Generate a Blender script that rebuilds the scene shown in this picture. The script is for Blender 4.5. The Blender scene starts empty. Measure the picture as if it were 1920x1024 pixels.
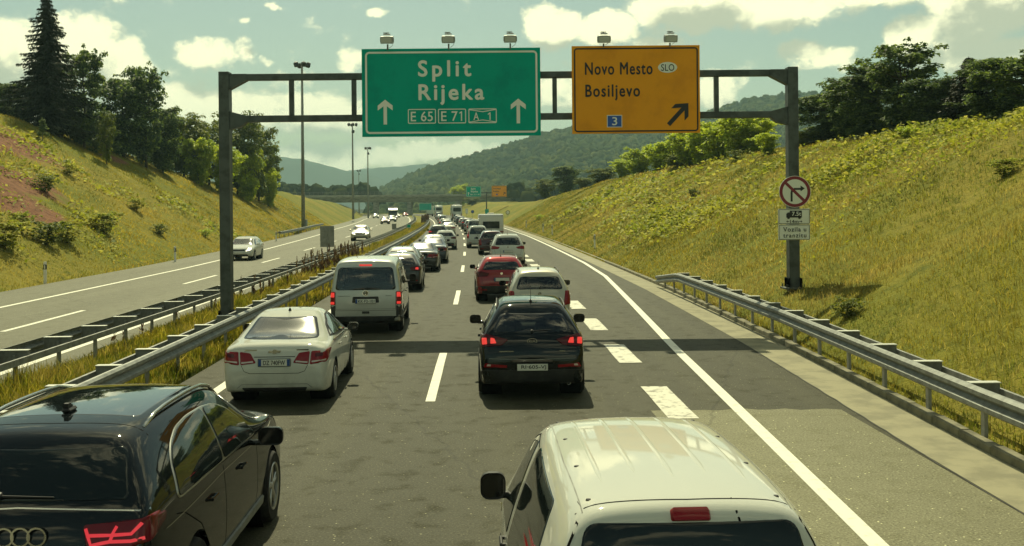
import bpy, bmesh, math, random
import numpy as np
from mathutils import Vector, Matrix
from mathutils.bvhtree import BVHTree

scene = bpy.context.scene
COL = scene.collection
PI = math.pi

# ---------------------------------------------------------------- camera, sky, sun, exposure
F, EYE, HOR, ROLL = 2000.0, 3.312, 387.0, 0.0087
cam_data = bpy.data.cameras.new('camera')
cam = bpy.data.objects.new('camera', cam_data)
COL.objects.link(cam)
cam_data.sensor_width = 36.0
cam_data.lens = F / 1920 * 36
cam_data.shift_y = -(512 - HOR) / 1920
cam_data.clip_start = 0.2
cam_data.clip_end = 30000
cam.matrix_world = Matrix.Translation((0, 0, EYE)) @ Matrix.Rotation(PI / 2, 4, 'X') @ Matrix.Rotation(-ROLL, 4, 'Z')
scene.camera = cam

SUN_EL, SUN_AZ = math.radians(50), math.radians(-8)     # azimuth from +Y towards +X
SKY_STRENGTH, SUN_STRENGTH = 0.12, 2.9
HAZE = 0.00027
scene.view_settings.view_transform = 'Standard'
scene.view_settings.look = 'None'
scene.view_settings.exposure = 0.82
scene.view_settings.gamma = 1.0
scene.render.engine = 'CYCLES'
scene.cycles.use_denoising = True
scene.cycles.max_bounces = 7
scene.cycles.diffuse_bounces = 3
scene.cycles.glossy_bounces = 3
scene.cycles.transparent_max_bounces = 10
scene.cycles.transmission_bounces = 4
scene.cycles.volume_bounces = 0
scene.cycles.caustics_reflective = False
scene.cycles.caustics_refractive = False
scene.cycles.sample_clamp_indirect = 6.0

sun_data = bpy.data.lights.new('sun', 'SUN')
sun_data.energy = SUN_STRENGTH
sun_data.angle = math.radians(0.5)
sun_data.color = (1.0, 0.95, 0.60)
sun = bpy.data.objects.new('sun', sun_data)
COL.objects.link(sun)
sdir = Vector((math.sin(SUN_AZ) * math.cos(SUN_EL), math.cos(SUN_AZ) * math.cos(SUN_EL), math.sin(SUN_EL)))
sun.rotation_euler = sdir.to_track_quat('Z', 'Y').to_euler()


class N:
    """small helper that adds and links shader nodes"""
    def __init__(self, tree):
        self.t = tree

    def new(self, typ, ins=None, **attrs):
        n = self.t.nodes.new(typ)
        for k, v in attrs.items():
            setattr(n, k, v)
        for k, v in (ins or {}).items():
            s = n.inputs[k]
            if isinstance(v, bpy.types.NodeSocket):
                self.t.links.new(v, s)
            else:
                s.default_value = v
        return n

    def math(self, op, a, b=None, c=None, clamp=False):
        ins = {0: a}
        if b is not None:
            ins[1] = b
        if c is not None:
            ins[2] = c
        return self.new('ShaderNodeMath', ins, operation=op, use_clamp=clamp).outputs[0]

    def vmath(self, op, a, b=None, c=None):
        ins = {0: a}
        if b is not None:
            ins[1] = b
        if c is not None:
            ins[2] = c
        n = self.new('ShaderNodeVectorMath', ins, operation=op)
        return n.outputs['Value'] if op in ('DOT_PRODUCT', 'LENGTH') else n.outputs[0]

    def mix(self, f, a, b, blend='MIX'):
        n = self.t.nodes.new('ShaderNodeMix')
        n.data_type = 'RGBA'
        n.blend_type = blend
        for i, v in ((0, f), (6, a), (7, b)):
            s = n.inputs[i]
            if isinstance(v, bpy.types.NodeSocket):
                self.t.links.new(v, s)
            elif i and len(v) == 3:
                s.default_value = (*v, 1)
            else:
                s.default_value = v
        return n.outputs[2]

    def smooth(self, v, a, b, lo=0.0, hi=1.0):
        n = self.new('ShaderNodeMapRange', {0: v, 1: a, 2: b, 3: lo, 4: hi}, interpolation_type='SMOOTHSTEP')
        return n.outputs[0]

    def noise(self, vec, scale, detail=2.0, rough=0.5, dim='3D', dist=0.0):
        ins = {'Scale': scale, 'Detail': detail, 'Roughness': rough, 'Distortion': dist}
        if vec is not None:
            ins['Vector'] = vec
        return self.new('ShaderNodeTexNoise', ins, noise_dimensions=dim)

    def link(self, a, b):
        self.t.links.new(a, b)


# cumulus: az = (px - 960) / F, el = (HOR - py) / F, radii likewise, weight
CLOUDS = [
    (15, 135, 100, 95, 1.0), (150, 115, 95, 80, 1.2), (225, 150, 80, 75, 1.2), (130, 230, 170, 70, .9),
    (395, 112, 60, 34, .75), (458, 105, 26, 30, .5), (510, 23, 26, 10, .6), (465, 55, 20, 9, .5), (715, 35, 22, 11, .6),
    (420, 215, 150, 70, .9), (600, 215, 120, 48, .8), (540, 150, 60, 25, .4), (660, 112, 40, 30, .5), (495, 116, 22, 10, .5),
    (1040, 52, 66, 48, 1.1), (1135, 62, 95, 42, .9), (1240, 95, 100, 26, .6),
    (1300, 15, 130, 70, 1.3), (1470, 40, 170, 52, .9), (1530, 118, 85, 30, .75), (1580, 135, 40, 18, .5), (1720, 92, 62, 48, 1.0), (1850, 40, 130, 95, 1.3),
    (1850, 130, 130, 45, .8), (1660, 15, 170, 40, .8), (1060, 170, 60, 60, .6), (1350, 175, 60, 50, .7),
    (620, 290, 260, 32, .8), (860, 285, 200, 26, .7),
]
world = bpy.data.worlds.new('World')
scene.world = world
world.use_nodes = True
wt = world.node_tree
wt.nodes.clear()


def cloud_group():
    g = bpy.data.node_groups.new('cloud_density', 'ShaderNodeTree')
    g.interface.new_socket('Vector', in_out='INPUT', socket_type='NodeSocketVector')
    g.interface.new_socket('Density', in_out='OUTPUT', socket_type='NodeSocketFloat')
    n = N(g)
    gi = g.nodes.new('NodeGroupInput')
    go = g.nodes.new('NodeGroupOutput')
    d = gi.outputs[0]
    sep = n.new('ShaderNodeSeparateXYZ', {0: d})
    az = n.math('ARCTAN2', sep.outputs[0], sep.outputs[1])
    comb = n.new('ShaderNodeCombineXYZ', {0: az, 1: sep.outputs[2], 2: 0.0}).outputs[0]
    warp = n.noise(d, 26.0, 4.0, 0.6).outputs['Color']
    comb = n.vmath('ADD', comb, n.vmath('MULTIPLY', n.vmath('SUBTRACT', warp, (.5, .5, .5)), (.034, .026, 0)))
    total = None
    for px, py, rx, ry, w in CLOUDS:
        a, e = math.atan((px - 960) / F), (HOR - py) / F
        q = n.vmath('MULTIPLY_ADD', comb, (F / rx, F / ry, 0), (-a * F / rx, -e * F / ry, 0))
        v = n.math('SUBTRACT', 1.0, n.vmath('DOT_PRODUCT', q, q))
        v = n.math('MULTIPLY', n.math('MAXIMUM', v, 0.0), w)
        total = v if total is None else n.math('MAXIMUM', total, v)
    # the rest of the sky carries the same kind of cumulus
    st = n.vmath('MULTIPLY', d, (1.0, 1.0, 1.9))
    big = n.smooth(n.noise(st, 3.2, 2.0, .5).outputs['Fac'], .5, .72)
    inframe = n.math('MULTIPLY', n.smooth(n.math('ABSOLUTE', az), .46, .60, 1.0, 0.0), n.smooth(sep.outputs[2], .19, .27, 1.0, 0.0))
    front = n.math('MULTIPLY', inframe, n.math('GREATER_THAN', sep.outputs[1], 0.0))
    total = n.math('MAXIMUM', total, n.math('MULTIPLY', big, n.math('SUBTRACT', 1.0, front)))
    fine = n.noise(n.vmath('MULTIPLY', d, (1, 1, 1.35)), 30.0, 8.0, .66).outputs['Fac']
    dens = n.math('ADD', total, n.math('MULTIPLY', n.math('SUBTRACT', fine, .5), 1.9))
    n.link(dens, go.inputs[0])
    return g


def build_world():
    n = N(wt)
    out = n.new('ShaderNodeOutputWorld')
    sky = n.new('ShaderNodeTexSky', sky_type='NISHITA', sun_disc=False, sun_elevation=SUN_EL, sun_rotation=SUN_AZ,
                air_density=1.0, dust_density=1.2, ozone_density=1.0, altitude=200)
    sky_c = n.mix(1.0, sky.outputs[0], (.39, .412, .28), 'MULTIPLY')
    d = n.new('ShaderNodeTexCoord').outputs['Generated']
    g = cloud_group()
    def dens(off):
        gn = n.new('ShaderNodeGroup', node_tree=g)
        n.link(n.vmath('ADD', d, off), gn.inputs[0])
        return gn.outputs[0]
    d0 = dens((0, 0, 0))
    d1 = dens((-.005, 0, .026))
    mask = n.smooth(d0, .12, .55)
    shade = n.smooth(n.math('SUBTRACT', n.math('MULTIPLY', d1, 1.0), n.math('MULTIPLY', d0, .62)), -.22, .50)
    cloud_c = n.mix(shade, (7.3, 7.0, 4.4), (2.9, 3.05, 2.15))
    col = n.mix(mask, sky_c, cloud_c)
    bg = n.new('ShaderNodeBackground', {'Color': col, 'Strength': SKY_STRENGTH})
    n.link(bg.outputs[0], out.inputs['Surface'])


build_world()
world.cycles.sampling_method = 'MANUAL'
world.cycles.sample_map_resolution = 512


# ---------------------------------------------------------------- helpers
def link(o):
    COL.objects.link(o)
    return o


def tag(o, label=None, cat=None, group=None, kind=None):
    if label: o['label'] = label
    if cat: o['category'] = cat
    if group: o['group'] = group
    if kind: o['kind'] = kind
    return o


def empty(name, loc=(0, 0, 0), rz=0.0, label=None, cat=None, group=None):
    o = bpy.data.objects.new(name, None)
    o.empty_display_size = .2
    o.location = loc
    o.rotation_euler = (0, 0, rz)
    link(o)
    return tag(o, label, cat, group)


KIDS = {}


def put(name, mesh, parent=None, loc=None, rot=None):
    o = bpy.data.objects.new(name, mesh)
    if parent is not None:
        o.parent = parent
        KIDS.setdefault(parent.as_pointer(), []).append(o)
    if loc is not None: o.location = loc
    if rot is not None: o.rotation_euler = rot
    return link(o)


def copy_tree(o, parent=None):
    c = o.copy()
    if parent is not None:
        c.parent = parent
        KIDS.setdefault(parent.as_pointer(), []).append(c)
    link(c)
    for ch in list(KIDS.get(o.as_pointer(), [])):
        copy_tree(ch, c)
    return c


class MB:
    """collects faces and builds one mesh"""
    def __init__(self):
        self.v, self.f, self.m = [], [], []
        self.M = None

    def add(self, vs, fs, mi=0):
        b = len(self.v)
        self.v += [tuple(self.M @ Vector(p)) for p in vs] if self.M else [tuple(p) for p in vs]
        self.f += [tuple(i + b for i in f) for f in fs]
        self.m += [mi] * len(fs)
        return self

    def box(self, c, s, bev=0.0, mi=0, R=None):
        hx, hy, hz = s[0] / 2, s[1] / 2, s[2] / 2
        bev = min(bev, hx * .9, hy * .9, hz * .9)
        if bev <= 0:
            vs = [(x, y, z) for x in (-hx, hx) for y in (-hy, hy) for z in (-hz, hz)]
            fs = [(0, 1, 3, 2), (4, 6, 7, 5), (0, 4, 5, 1), (2, 3, 7, 6), (0, 2, 6, 4), (1, 5, 7, 3)]
        else:
            vs, idx = [], {}
            for sx in (-1, 1):
                for sy in (-1, 1):
                    for sz in (-1, 1):
                        for ax in range(3):
                            p = [sx * (hx - bev), sy * (hy - bev), sz * (hz - bev)]
                            p[ax] += (sx, sy, sz)[ax] * bev
                            idx[sx, sy, sz, ax] = len(vs)
                            vs.append(tuple(p))
            fs = []
            for ax in range(3):
                o1, o2 = [a for a in range(3) if a != ax]
                for s_ in (-1, 1):
                    q = []
                    for a, b in ((-1, -1), (1, -1), (1, 1), (-1, 1)):
                        k = [0, 0, 0]
                        k[ax], k[o1], k[o2] = s_, a, b
                        q.append(idx[k[0], k[1], k[2], ax])
                    fs.append(tuple(q))
                    for t in (-1, 1):
                        # edge strip between this face (axis ax, sign s_) and face (axis o1, sign t)
                        if ax < o1:
                            q = []
                            for e in (-1, 1):
                                k = [0, 0, 0]
                                k[ax], k[o1], k[o2] = s_, t, e
                                q.append((idx[k[0], k[1], k[2], ax], idx[k[0], k[1], k[2], o1]))
                            fs.append((q[0][0], q[1][0], q[1][1], q[0][1]))
                        if ax < o2:
                            q = []
                            for e in (-1, 1):
                                k = [0, 0, 0]
                                k[ax], k[o2], k[o1] = s_, t, e
                                q.append((idx[k[0], k[1], k[2], ax], idx[k[0], k[1], k[2], o2]))
                            fs.append((q[0][0], q[1][0], q[1][1], q[0][1]))
            for sx in (-1, 1):
                for sy in (-1, 1):
                    for sz in (-1, 1):
                        fs.append(tuple(idx[sx, sy, sz, a] for a in range(3)))
        if R is not None:
            vs = [R @ Vector(p) for p in vs]
        return self.add([(p[0] + c[0], p[1] + c[1], p[2] + c[2]) for p in vs], fs, mi)

    def tube(self, path, r, n=8, mi=0, caps=True):
        path = [Vector(p) for p in path]
        rs = r if isinstance(r, (list, tuple)) else [r] * len(path)
        vs, fs = [], []
        for i, p in enumerate(path):
            t = (path[min(i + 1, len(path) - 1)] - path[max(i - 1, 0)]).normalized()
            a = Vector((0, 0, 1)) if abs(t.z) < .9 else Vector((1, 0, 0))
            u = t.cross(a).normalized()
            w = t.cross(u)
            for k in range(n):
                an = 2 * PI * k / n
                vs.append(p + (u * math.cos(an) + w * math.sin(an)) * rs[i])
        for i in range(len(path) - 1):
            for k in range(n):
                fs.append((i * n + k, i * n + (k + 1) % n, (i + 1) * n + (k + 1) % n, (i + 1) * n + k))
        if caps:
            fs.append(tuple(range(n - 1, -1, -1)))
            fs.append(tuple(range((len(path) - 1) * n, len(path) * n)))
        return self.add(vs, fs, mi)

    def lathe(self, prof, n=24, axis='Z', c=(0, 0, 0), mi=0):
        """prof: (radius, height) list revolved about an axis through c"""
        vs, fs = [], []
        for r, h in prof:
            for k in range(n):
                a = 2 * PI * k / n
                x, y = r * math.cos(a), r * math.sin(a)
                p = {'Z': (x, y, h), 'X': (h, x, y), 'Y': (y, h, x)}[axis]
                vs.append((p[0] + c[0], p[1] + c[1], p[2] + c[2]))
        for i in range(len(prof) - 1):
            for k in range(n):
                fs.append((i * n + k, i * n + (k + 1) % n, (i + 1) * n + (k + 1) % n, (i + 1) * n + k))
        return self.add(vs, fs, mi)

    def prism(self, poly, axis, a, b, mi=0):
        """2D polygon extruded from a to b along axis"""
        n = len(poly)
        def P(p, h):
            return {'X': (h, p[0], p[1]), 'Y': (p[0], h, p[1]), 'Z': (p[0], p[1], h)}[axis]
        vs = [P(p, a) for p in poly] + [P(p, b) for p in poly]
        fs = [tuple(range(n)), tuple(range(2 * n - 1, n - 1, -1))]
        fs += [(i, i + n, (i + 1) % n + n, (i + 1) % n) for i in range(n)]
        return self.add(vs, fs, mi)

    def mesh(self, name, mats, smooth=False, fix=True, angle=None):
        me = bpy.data.meshes.new(name)
        me.from_pydata(self.v, [], self.f)
        for m in (mats if isinstance(mats, (list, tuple)) else [mats]):
            me.materials.append(m)
        if any(self.m):
            me.polygons.foreach_set('material_index', self.m)
        if fix:
            bm = bmesh.new()
            bm.from_mesh(me)
            bmesh.ops.recalc_face_normals(bm, faces=bm.faces)
            bm.to_mesh(me)
            bm.free()
        if smooth:
            me.polygons.foreach_set('use_smooth', [True] * len(me.polygons))
            if angle:
                me.set_sharp_from_angle(angle=angle)
        me.update()
        return me

    def build(self, name, mats, parent=None, smooth=False, loc=None, rot=None, fix=True, angle=None):
        return put(name, self.mesh(name, mats, smooth, fix, angle), parent, loc, rot)


def np_mesh(name, verts, faces, mats, smooth=False):
    """verts (n,3), faces (m,k) arrays"""
    me = bpy.data.meshes.new(name)
    nv, nf, k = len(verts), len(faces), faces.shape[1]
    me.vertices.add(nv)
    me.vertices.foreach_set('co', np.asarray(verts, np.float32).ravel())
    me.loops.add(nf * k)
    me.loops.foreach_set('vertex_index', np.asarray(faces, np.int32).ravel())
    me.polygons.add(nf)
    me.polygons.foreach_set('loop_start', np.arange(0, nf * k, k, dtype=np.int32))
    if smooth:
        me.polygons.foreach_set('use_smooth', np.ones(nf, bool))
    for m in (mats if isinstance(mats, (list, tuple)) else [mats]):
        me.materials.append(m)
    me.update(calc_edges=True)
    me.validate()
    return me


# ---------------------------------------------------------------- materials
def mat(name, col, rough=.5, metal=0.0, spec=.5, coat=0.0, coat_rough=.03, emit=None, emit_s=0.0, alpha=1.0):
    m = bpy.data.materials.new(name)
    m.use_nodes = True
    b = m.node_tree.nodes['Principled BSDF']
    b.inputs['Base Color'].default_value = (*col, 1)
    b.inputs['Roughness'].default_value = rough
    b.inputs['Metallic'].default_value = metal
    b.inputs['Specular IOR Level'].default_value = spec
    b.inputs['Coat Weight'].default_value = coat
    b.inputs['Coat Roughness'].default_value = coat_rough
    if emit:
        b.inputs['Emission Color'].default_value = (*emit, 1)
        b.inputs['Emission Strength'].default_value = emit_s
    return m


def vary(m, c2, scale=8.0, detail=5.0, lo=.4, hi=.65, bump=0.0, bscale=None, rough2=None, coords='Object', amount=1.0, stretch=None):
    """mottles a material between its own colour and c2, with optional fine relief"""
    n = N(m.node_tree)
    b = m.node_tree.nodes['Principled BSDF']
    co = n.new('ShaderNodeTexCoord').outputs[coords]
    if stretch:
        co = n.vmath('MULTIPLY', co, stretch)
    f = n.math('MULTIPLY', n.smooth(n.noise(co, scale, detail, .6).outputs['Fac'], lo, hi), amount)
    n.link(n.mix(f, tuple(b.inputs['Base Color'].default_value)[:3], c2), b.inputs['Base Color'])
    if rough2 is not None:
        n.link(n.smooth(f, 0, 1, b.inputs['Roughness'].default_value, rough2), b.inputs['Roughness'])
    if bump:
        bn = n.new('ShaderNodeBump', {'Strength': bump, 'Distance': .02, 'Height': n.noise(co, bscale or scale * 4, 4.0, .6).outputs['Fac']})
        n.link(bn.outputs[0], b.inputs['Normal'])
    return m


def leaf_mat(name, c1, c2, c3, trans=.45, scale=.35, rough=.6, up=.0, spec=.15):
    """foliage: colour varies per leaf and in broad patches, light comes through"""
    m = bpy.data.materials.new(name)
    m.use_nodes = True
    m.node_tree.nodes.clear()
    n = N(m.node_tree)
    out = n.new('ShaderNodeOutputMaterial')
    geo = n.new('ShaderNodeNewGeometry')
    co = geo.outputs['Position']
    f = n.smooth(n.noise(co, scale, 5.0, .62).outputs['Fac'], .40, .60)
    c = n.mix(f, c1, c2)
    if up > .7:      # dull, straw and fresh patches of a meadow
        c = n.mix(n.math('MULTIPLY', n.smooth(n.noise(n.vmath('ADD', co, (31, 5, 0)), scale * 1.9, 4.0, .6).outputs['Fac'], .47, .60), .9), c, tuple(.55 * a + .45 * b for a, b in zip(c3, (.34, .26, .12))))
        c = n.mix(n.math('MULTIPLY', n.smooth(n.noise(n.vmath('ADD', co, (7, 51, 0)), scale * 3.1, 4.0, .6).outputs['Fac'], .49, .62), .85), c, tuple(x * y for x, y in zip(c2, (.40, .52, .55))))
    c = n.mix(n.smooth(geo.outputs['Random Per Island'], .55, 1.0), c, c3)
    dif = n.new('ShaderNodeBsdfPrincipled', {'Base Color': c, 'Roughness': rough, 'Specular IOR Level': spec})
    tr = n.new('ShaderNodeBsdfTranslucent', {'Color': n.mix(1.0, c, (1.25, 1.2, .55), 'MULTIPLY')})
    if up:      # soft foliage: shading normals lean towards the open side of the sward
        nm = n.vmath('NORMALIZE', n.vmath('ADD', n.vmath('MULTIPLY', geo.outputs['Normal'], (1 - up, 1 - up, 1 - up)), (0, 0, up)))
        n.link(nm, dif.inputs['Normal'])
    ms = n.new('ShaderNodeMixShader', {0: trans, 1: dif.outputs[0], 2: tr.outputs[0]})
    n.link(ms.outputs[0], out.inputs[0])
    return m


M = {}
M['galv'] = vary(mat('galvanised_steel', (.23, .24, .215), .5, .2), (.15, .155, .14), 6, bump=.05)
M['spacer'] = vary(mat('spacer_steel', (.23, .235, .21), .6, .1), (.14, .14, .125), 5)
M['galv_dark'] = vary(mat('weathered_steel', (.27, .275, .245), .6, .1), (.17, .17, .15), 5)
M['gantry'] = vary(mat('gantry_steel', (.085, .10, .095), .5, .35), (.05, .058, .055), 3, bump=.04)
M['sign_green'] = vary(mat('sign_green', (.0, .38, .28), .5, 0, .1), (.0, .31, .235), 1.1, lo=.45, hi=.7)
M['sign_orange'] = vary(mat('sign_orange', (.88, .36, .018), .5, 0, .12), (.78, .31, .018), 1.3, lo=.45, hi=.7)
M['sign_white'] = mat('sign_white', (.82, .83, .74), .45)
M['sign_black'] = mat('sign_black', (.012, .012, .012), .5)
M['sign_red'] = mat('sign_red', (.22, .014, .03), .45)
M['sign_blue'] = mat('sign_blue', (.015, .09, .42), .45)
M['sign_back'] = vary(mat('sign_back', (.28, .28, .25), .5, .5), (.2, .2, .18), 3)
M['white_plastic'] = mat('white_plastic', (.75, .75, .70), .5)
M['black_plastic'] = mat('black_plastic', (.012, .013, .014), .5)
M['lamp_grey'] = mat('lamp_grey', (.34, .36, .34), .45, .3)
M['glass_lens'] = mat('lamp_lens', (.5, .52, .5), .1)
M['concrete'] = vary(mat('concrete', (.29, .265, .165), .85), (.20, .185, .115), 1.6, bump=.25, bscale=18)
M['kerb'] = vary(mat('kerb_concrete', (.24, .22, .14), .88), (.12, .11, .07), 2.2, bump=.3, bscale=22)
M['bridge'] = vary(mat('bridge_concrete', (.36, .345, .27), .85), (.22, .21, .165), .5, stretch=(1, 1, 4))
M['marking'] = vary(mat('road_paint', (.74, .72, .60), .65), (.50, .48, .39), 7, lo=.52, hi=.75, bump=.1, bscale=60)
M['marking_worn'] = vary(mat('worn_road_paint', (.62, .60, .50), .7), (.22, .21, .17), 5, lo=.5, hi=.66, bump=.1, bscale=60)


def asphalt(name, base, dark, speck, tracks=()):
    """tracks: offsets of the lane centres whose wheel paths are worn; oil darkens the middle"""
    m = mat(name, base, .80, 0, .20)
    n = N(m.node_tree)
    b = m.node_tree.nodes['Principled BSDF']
    co = n.new('ShaderNodeNewGeometry').outputs['Position']
    xyz = n.new('ShaderNodeSeparateXYZ', {0: co})
    y = xyz.outputs[1]
    d = n.math('ADD', xyz.outputs[0], n.math('ADD', .97, n.math('MULTIPLY', y, n.math('MULTIPLY_ADD', y, .000127, .0224))))
    wob = n.math('MULTIPLY', n.math('SUBTRACT', n.noise(n.vmath('MULTIPLY', co, (.3, .05, 1)), 1.0, 2).outputs['Fac'], .5), .5)
    d = n.math('ADD', d, wob)
    big = n.smooth(n.noise(n.vmath('MULTIPLY', co, (1, .06, 1)), .7, 5, .62).outputs['Fac'], .34, .68)
    c = n.mix(big, base, dark)
    mid = n.smooth(n.noise(co, 2.6, 5, .65).outputs['Fac'], .45, .75)
    c = n.mix(n.math('MULTIPLY', mid, .28), c, tuple(x * .62 for x in dark))
    for t in tracks:
        q = n.math('ABSOLUTE', n.math('SUBTRACT', d, t))
        wheel_ = n.smooth(n.math('ABSOLUTE', n.math('SUBTRACT', q, .78)), .34, .08)
        c = n.mix(n.math('MULTIPLY', wheel_, .22), c, tuple(min(1, x * 1.55) for x in base))
        oil = n.math('MULTIPLY', n.smooth(q, .42, .05), n.smooth(n.noise(n.vmath('MULTIPLY', co, (1, .22, 1)), 1.6, 4, .6).outputs['Fac'], .35, .7))
        c = n.mix(n.math('MULTIPLY', oil, .22), c, tuple(x * .5 for x in dark))
    g = n.noise(co, 38.0, 3, .7).outputs['Fac']
    c = n.mix(n.smooth(g, .54, .68), c, tuple(x * 1.25 for x in speck))
    c = n.mix(n.smooth(g, .46, .32), c, tuple(x * .4 for x in dark))
    chips = n.new('ShaderNodeTexVoronoi', {'Vector': co, 'Scale': 7.5, 'Randomness': 1.0}, voronoi_dimensions='3D').outputs['Distance']
    c = n.mix(n.smooth(chips, .10, .045), c, tuple(min(1, x * 3.4) for x in speck))
    ck = n.new('ShaderNodeTexVoronoi', {'Vector': n.vmath('ADD', n.vmath('MULTIPLY', co, (1, .35, 1)), n.vmath('MULTIPLY', n.noise(co, 1.7, 4, .6).outputs['Color'], (.35, .35, 0))), 'Scale': .13, 'Randomness': 1.0}, voronoi_dimensions='2D', feature='DISTANCE_TO_EDGE').outputs['Distance']
    c = n.mix(n.math('MULTIPLY', n.smooth(ck, .0035, .0012), .4), c, tuple(x * .30 for x in dark))       # hairline cracks
    n.link(c, b.inputs['Base Color'])
    n.link(n.smooth(mid, 0, 1, .70, .84), b.inputs['Roughness'])
    bn = n.new('ShaderNodeBump', {'Strength': .5, 'Distance': .012, 'Height': g})
    n.link(bn.outputs[0], b.inputs['Normal'])
    return m


M['asphalt'] = asphalt('asphalt', (.050, .047, .026), (.041, .0385, .021), (.088, .083, .05), (-1.95, 2.0, 5.6))
M['asphalt_opp'] = asphalt('asphalt_grey', (.15, .145, .098), (.125, .12, .08), (.20, .19, .13))
M['asphalt_pale'] = asphalt('asphalt_pale', (.19, .18, .108), (.165, .156, .092), (.25, .24, .145))


def c_road(Y):
    return -.97 - .0224 * Y - .000127 * Y * Y


def head(Y):
    return math.atan(.0224 + .000254 * Y)          # rotation about z that follows the road


def at(px, py, Z=0.0):
    """place on a level plane Z that shows at a pixel of the 1920 x 1024 photograph"""
    u, v = px - 960, HOR - py
    u2, v2 = u + ROLL * v, v - ROLL * u
    Y = F * (Z - EYE) / v2
    return Vector((u2 * Y / F, Y, Z))


def at_y(px, py, Y):
    u, v = px - 960, HOR - py
    return Vector(((u + ROLL * v) * Y / F, Y, EYE + (v - ROLL * u) * Y / F))


def strip(d0, d1, Y0, Y1, z, step=2.0):
    """road-following quad strip between two offsets (numbers or functions of Y)"""
    f0 = d0 if callable(d0) else (lambda Y: d0)
    f1 = d1 if callable(d1) else (lambda Y: d1)
    n = max(1, int(round((Y1 - Y0) / step)))
    vs, fs = [], []
    for i in range(n + 1):
        Y = Y0 + (Y1 - Y0) * i / n
        vs += [(c_road(Y) + f0(Y), Y, z), (c_road(Y) + f1(Y), Y, z)]
    for i in range(n):
        fs.append((2 * i, 2 * i + 1, 2 * i + 3, 2 * i + 2))
    return vs, fs


I = np.interp
def opp_edge(Y):   return float(I(Y, [-40, 60, 88, 133, 161, 293, 420, 700], [-15.55, -15.6, -16.2, -17.8, -19.2, -22.3, -23, -23]))
def opp_in(Y):     return float(I(Y, [-40, 100, 200, 300, 700], [-8.9, -8.9, -9.2, -9.7, -9.9]))
def opp_mid(Y):    return .5 * (opp_edge(Y) + opp_in(Y))
def right_line(Y): return float(I(Y, [-40, 5, 25, 50, 62, 120, 150, 200, 700], [4.5, 4.5, 5.35, 6.75, 7.0, 7.1, 6.8, 6.6, 6.5]))
def toe_l(Y):      return opp_edge(Y) - 3.5
def kerb_d(Y):     return float(I(Y, [-40, 5, 14, 25, 42, 700], [7.4, 7.4, 7.55, 7.95, 8.2, 8.1]))
def h_left(Y):     return float(I(Y, [-40, 60, 90, 100, 110, 126, 147, 232, 305, 400, 460, 600], [13, 13, 12.3, 11.8, 10.8, 9.2, 7.0, 7.0, 5.8, 5.4, 4, 3]))
def h_right(Y):    return float(I(Y, [-40, 20, 38, 42, 47, 59, 68, 84, 105, 121, 154, 172, 194, 230, 300, 400, 600], [7.5, 7.2, 6.5, 6.7, 6.85, 7.15, 7.15, 7.55, 7.8, 7.75, 7.5, 6.7, 5.7, 4.2, 3.4, 5.0, 4]))


def fbm(x, y):
    return (math.sin(x * .31 + 1.7 * math.sin(y * .23)) + math.sin(y * .41 + 1.3 * math.sin(x * .19 + 2)) + .6 * math.sin(x * .93 + y * .71) + .5 * math.sin(y * 1.3 - x * .8)) / 3.1


def ground_z(X, Y):
    d = X - c_road(Y)
    tl, tr = toe_l(Y), kerb_d(Y) + .35
    if d < tl:
        w, k, h = tl - d, .60, h_left(Y)
        top = h + .05 * max(0, w - h / k)
    elif d > tr:
        w, k, h = d - tr, .55, h_right(Y)
        top = h + .01 * max(0, w - h / k)
    else:
        if -8.6 < d < -5.0:
            return .0 + .06 * fbm(X * 3, Y * 3)
        return -.06
    s = k * w
    a = 1.2
    z = .5 * (s + top - math.sqrt((s - top) ** 2 + a)) + .5 * (math.sqrt((top) ** 2 + a) - top)
    return z + fbm(X, Y) * .38 * min(1, w / 5) - .04 * max(0, 1 - w)
# ---------------------------------------------------------------- ground, roads, markings
def add_strip(name, args, m, parent=None, kind=None):
    mb = MB()
    for a in args:
        mb.add(*strip(*a))
    o = mb.build(name, m, parent, fix=False)
    me = o.data
    if len(me.polygons) and me.polygons[0].normal.z < 0:
        me.flip_normals()
    return tag(o, kind=kind)


YMAX = 520
road = add_strip('road', [(-4.85, lambda Y: kerb_d(Y) - .02, -30, YMAX, 0.0)], M['asphalt'], kind='structure')
opp = add_strip('opposite_road', [(lambda Y: opp_edge(Y) - 3.1, lambda Y: opp_in(Y) + .9, -30, YMAX, 0.0)], M['asphalt_opp'], kind='structure')
gutter = add_strip('gutter', [(lambda Y: kerb_d(Y) - (.85 if Y < 45 else .85), lambda Y: kerb_d(Y), -10, 300, .005)], M['concrete'], kind='structure')
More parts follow.
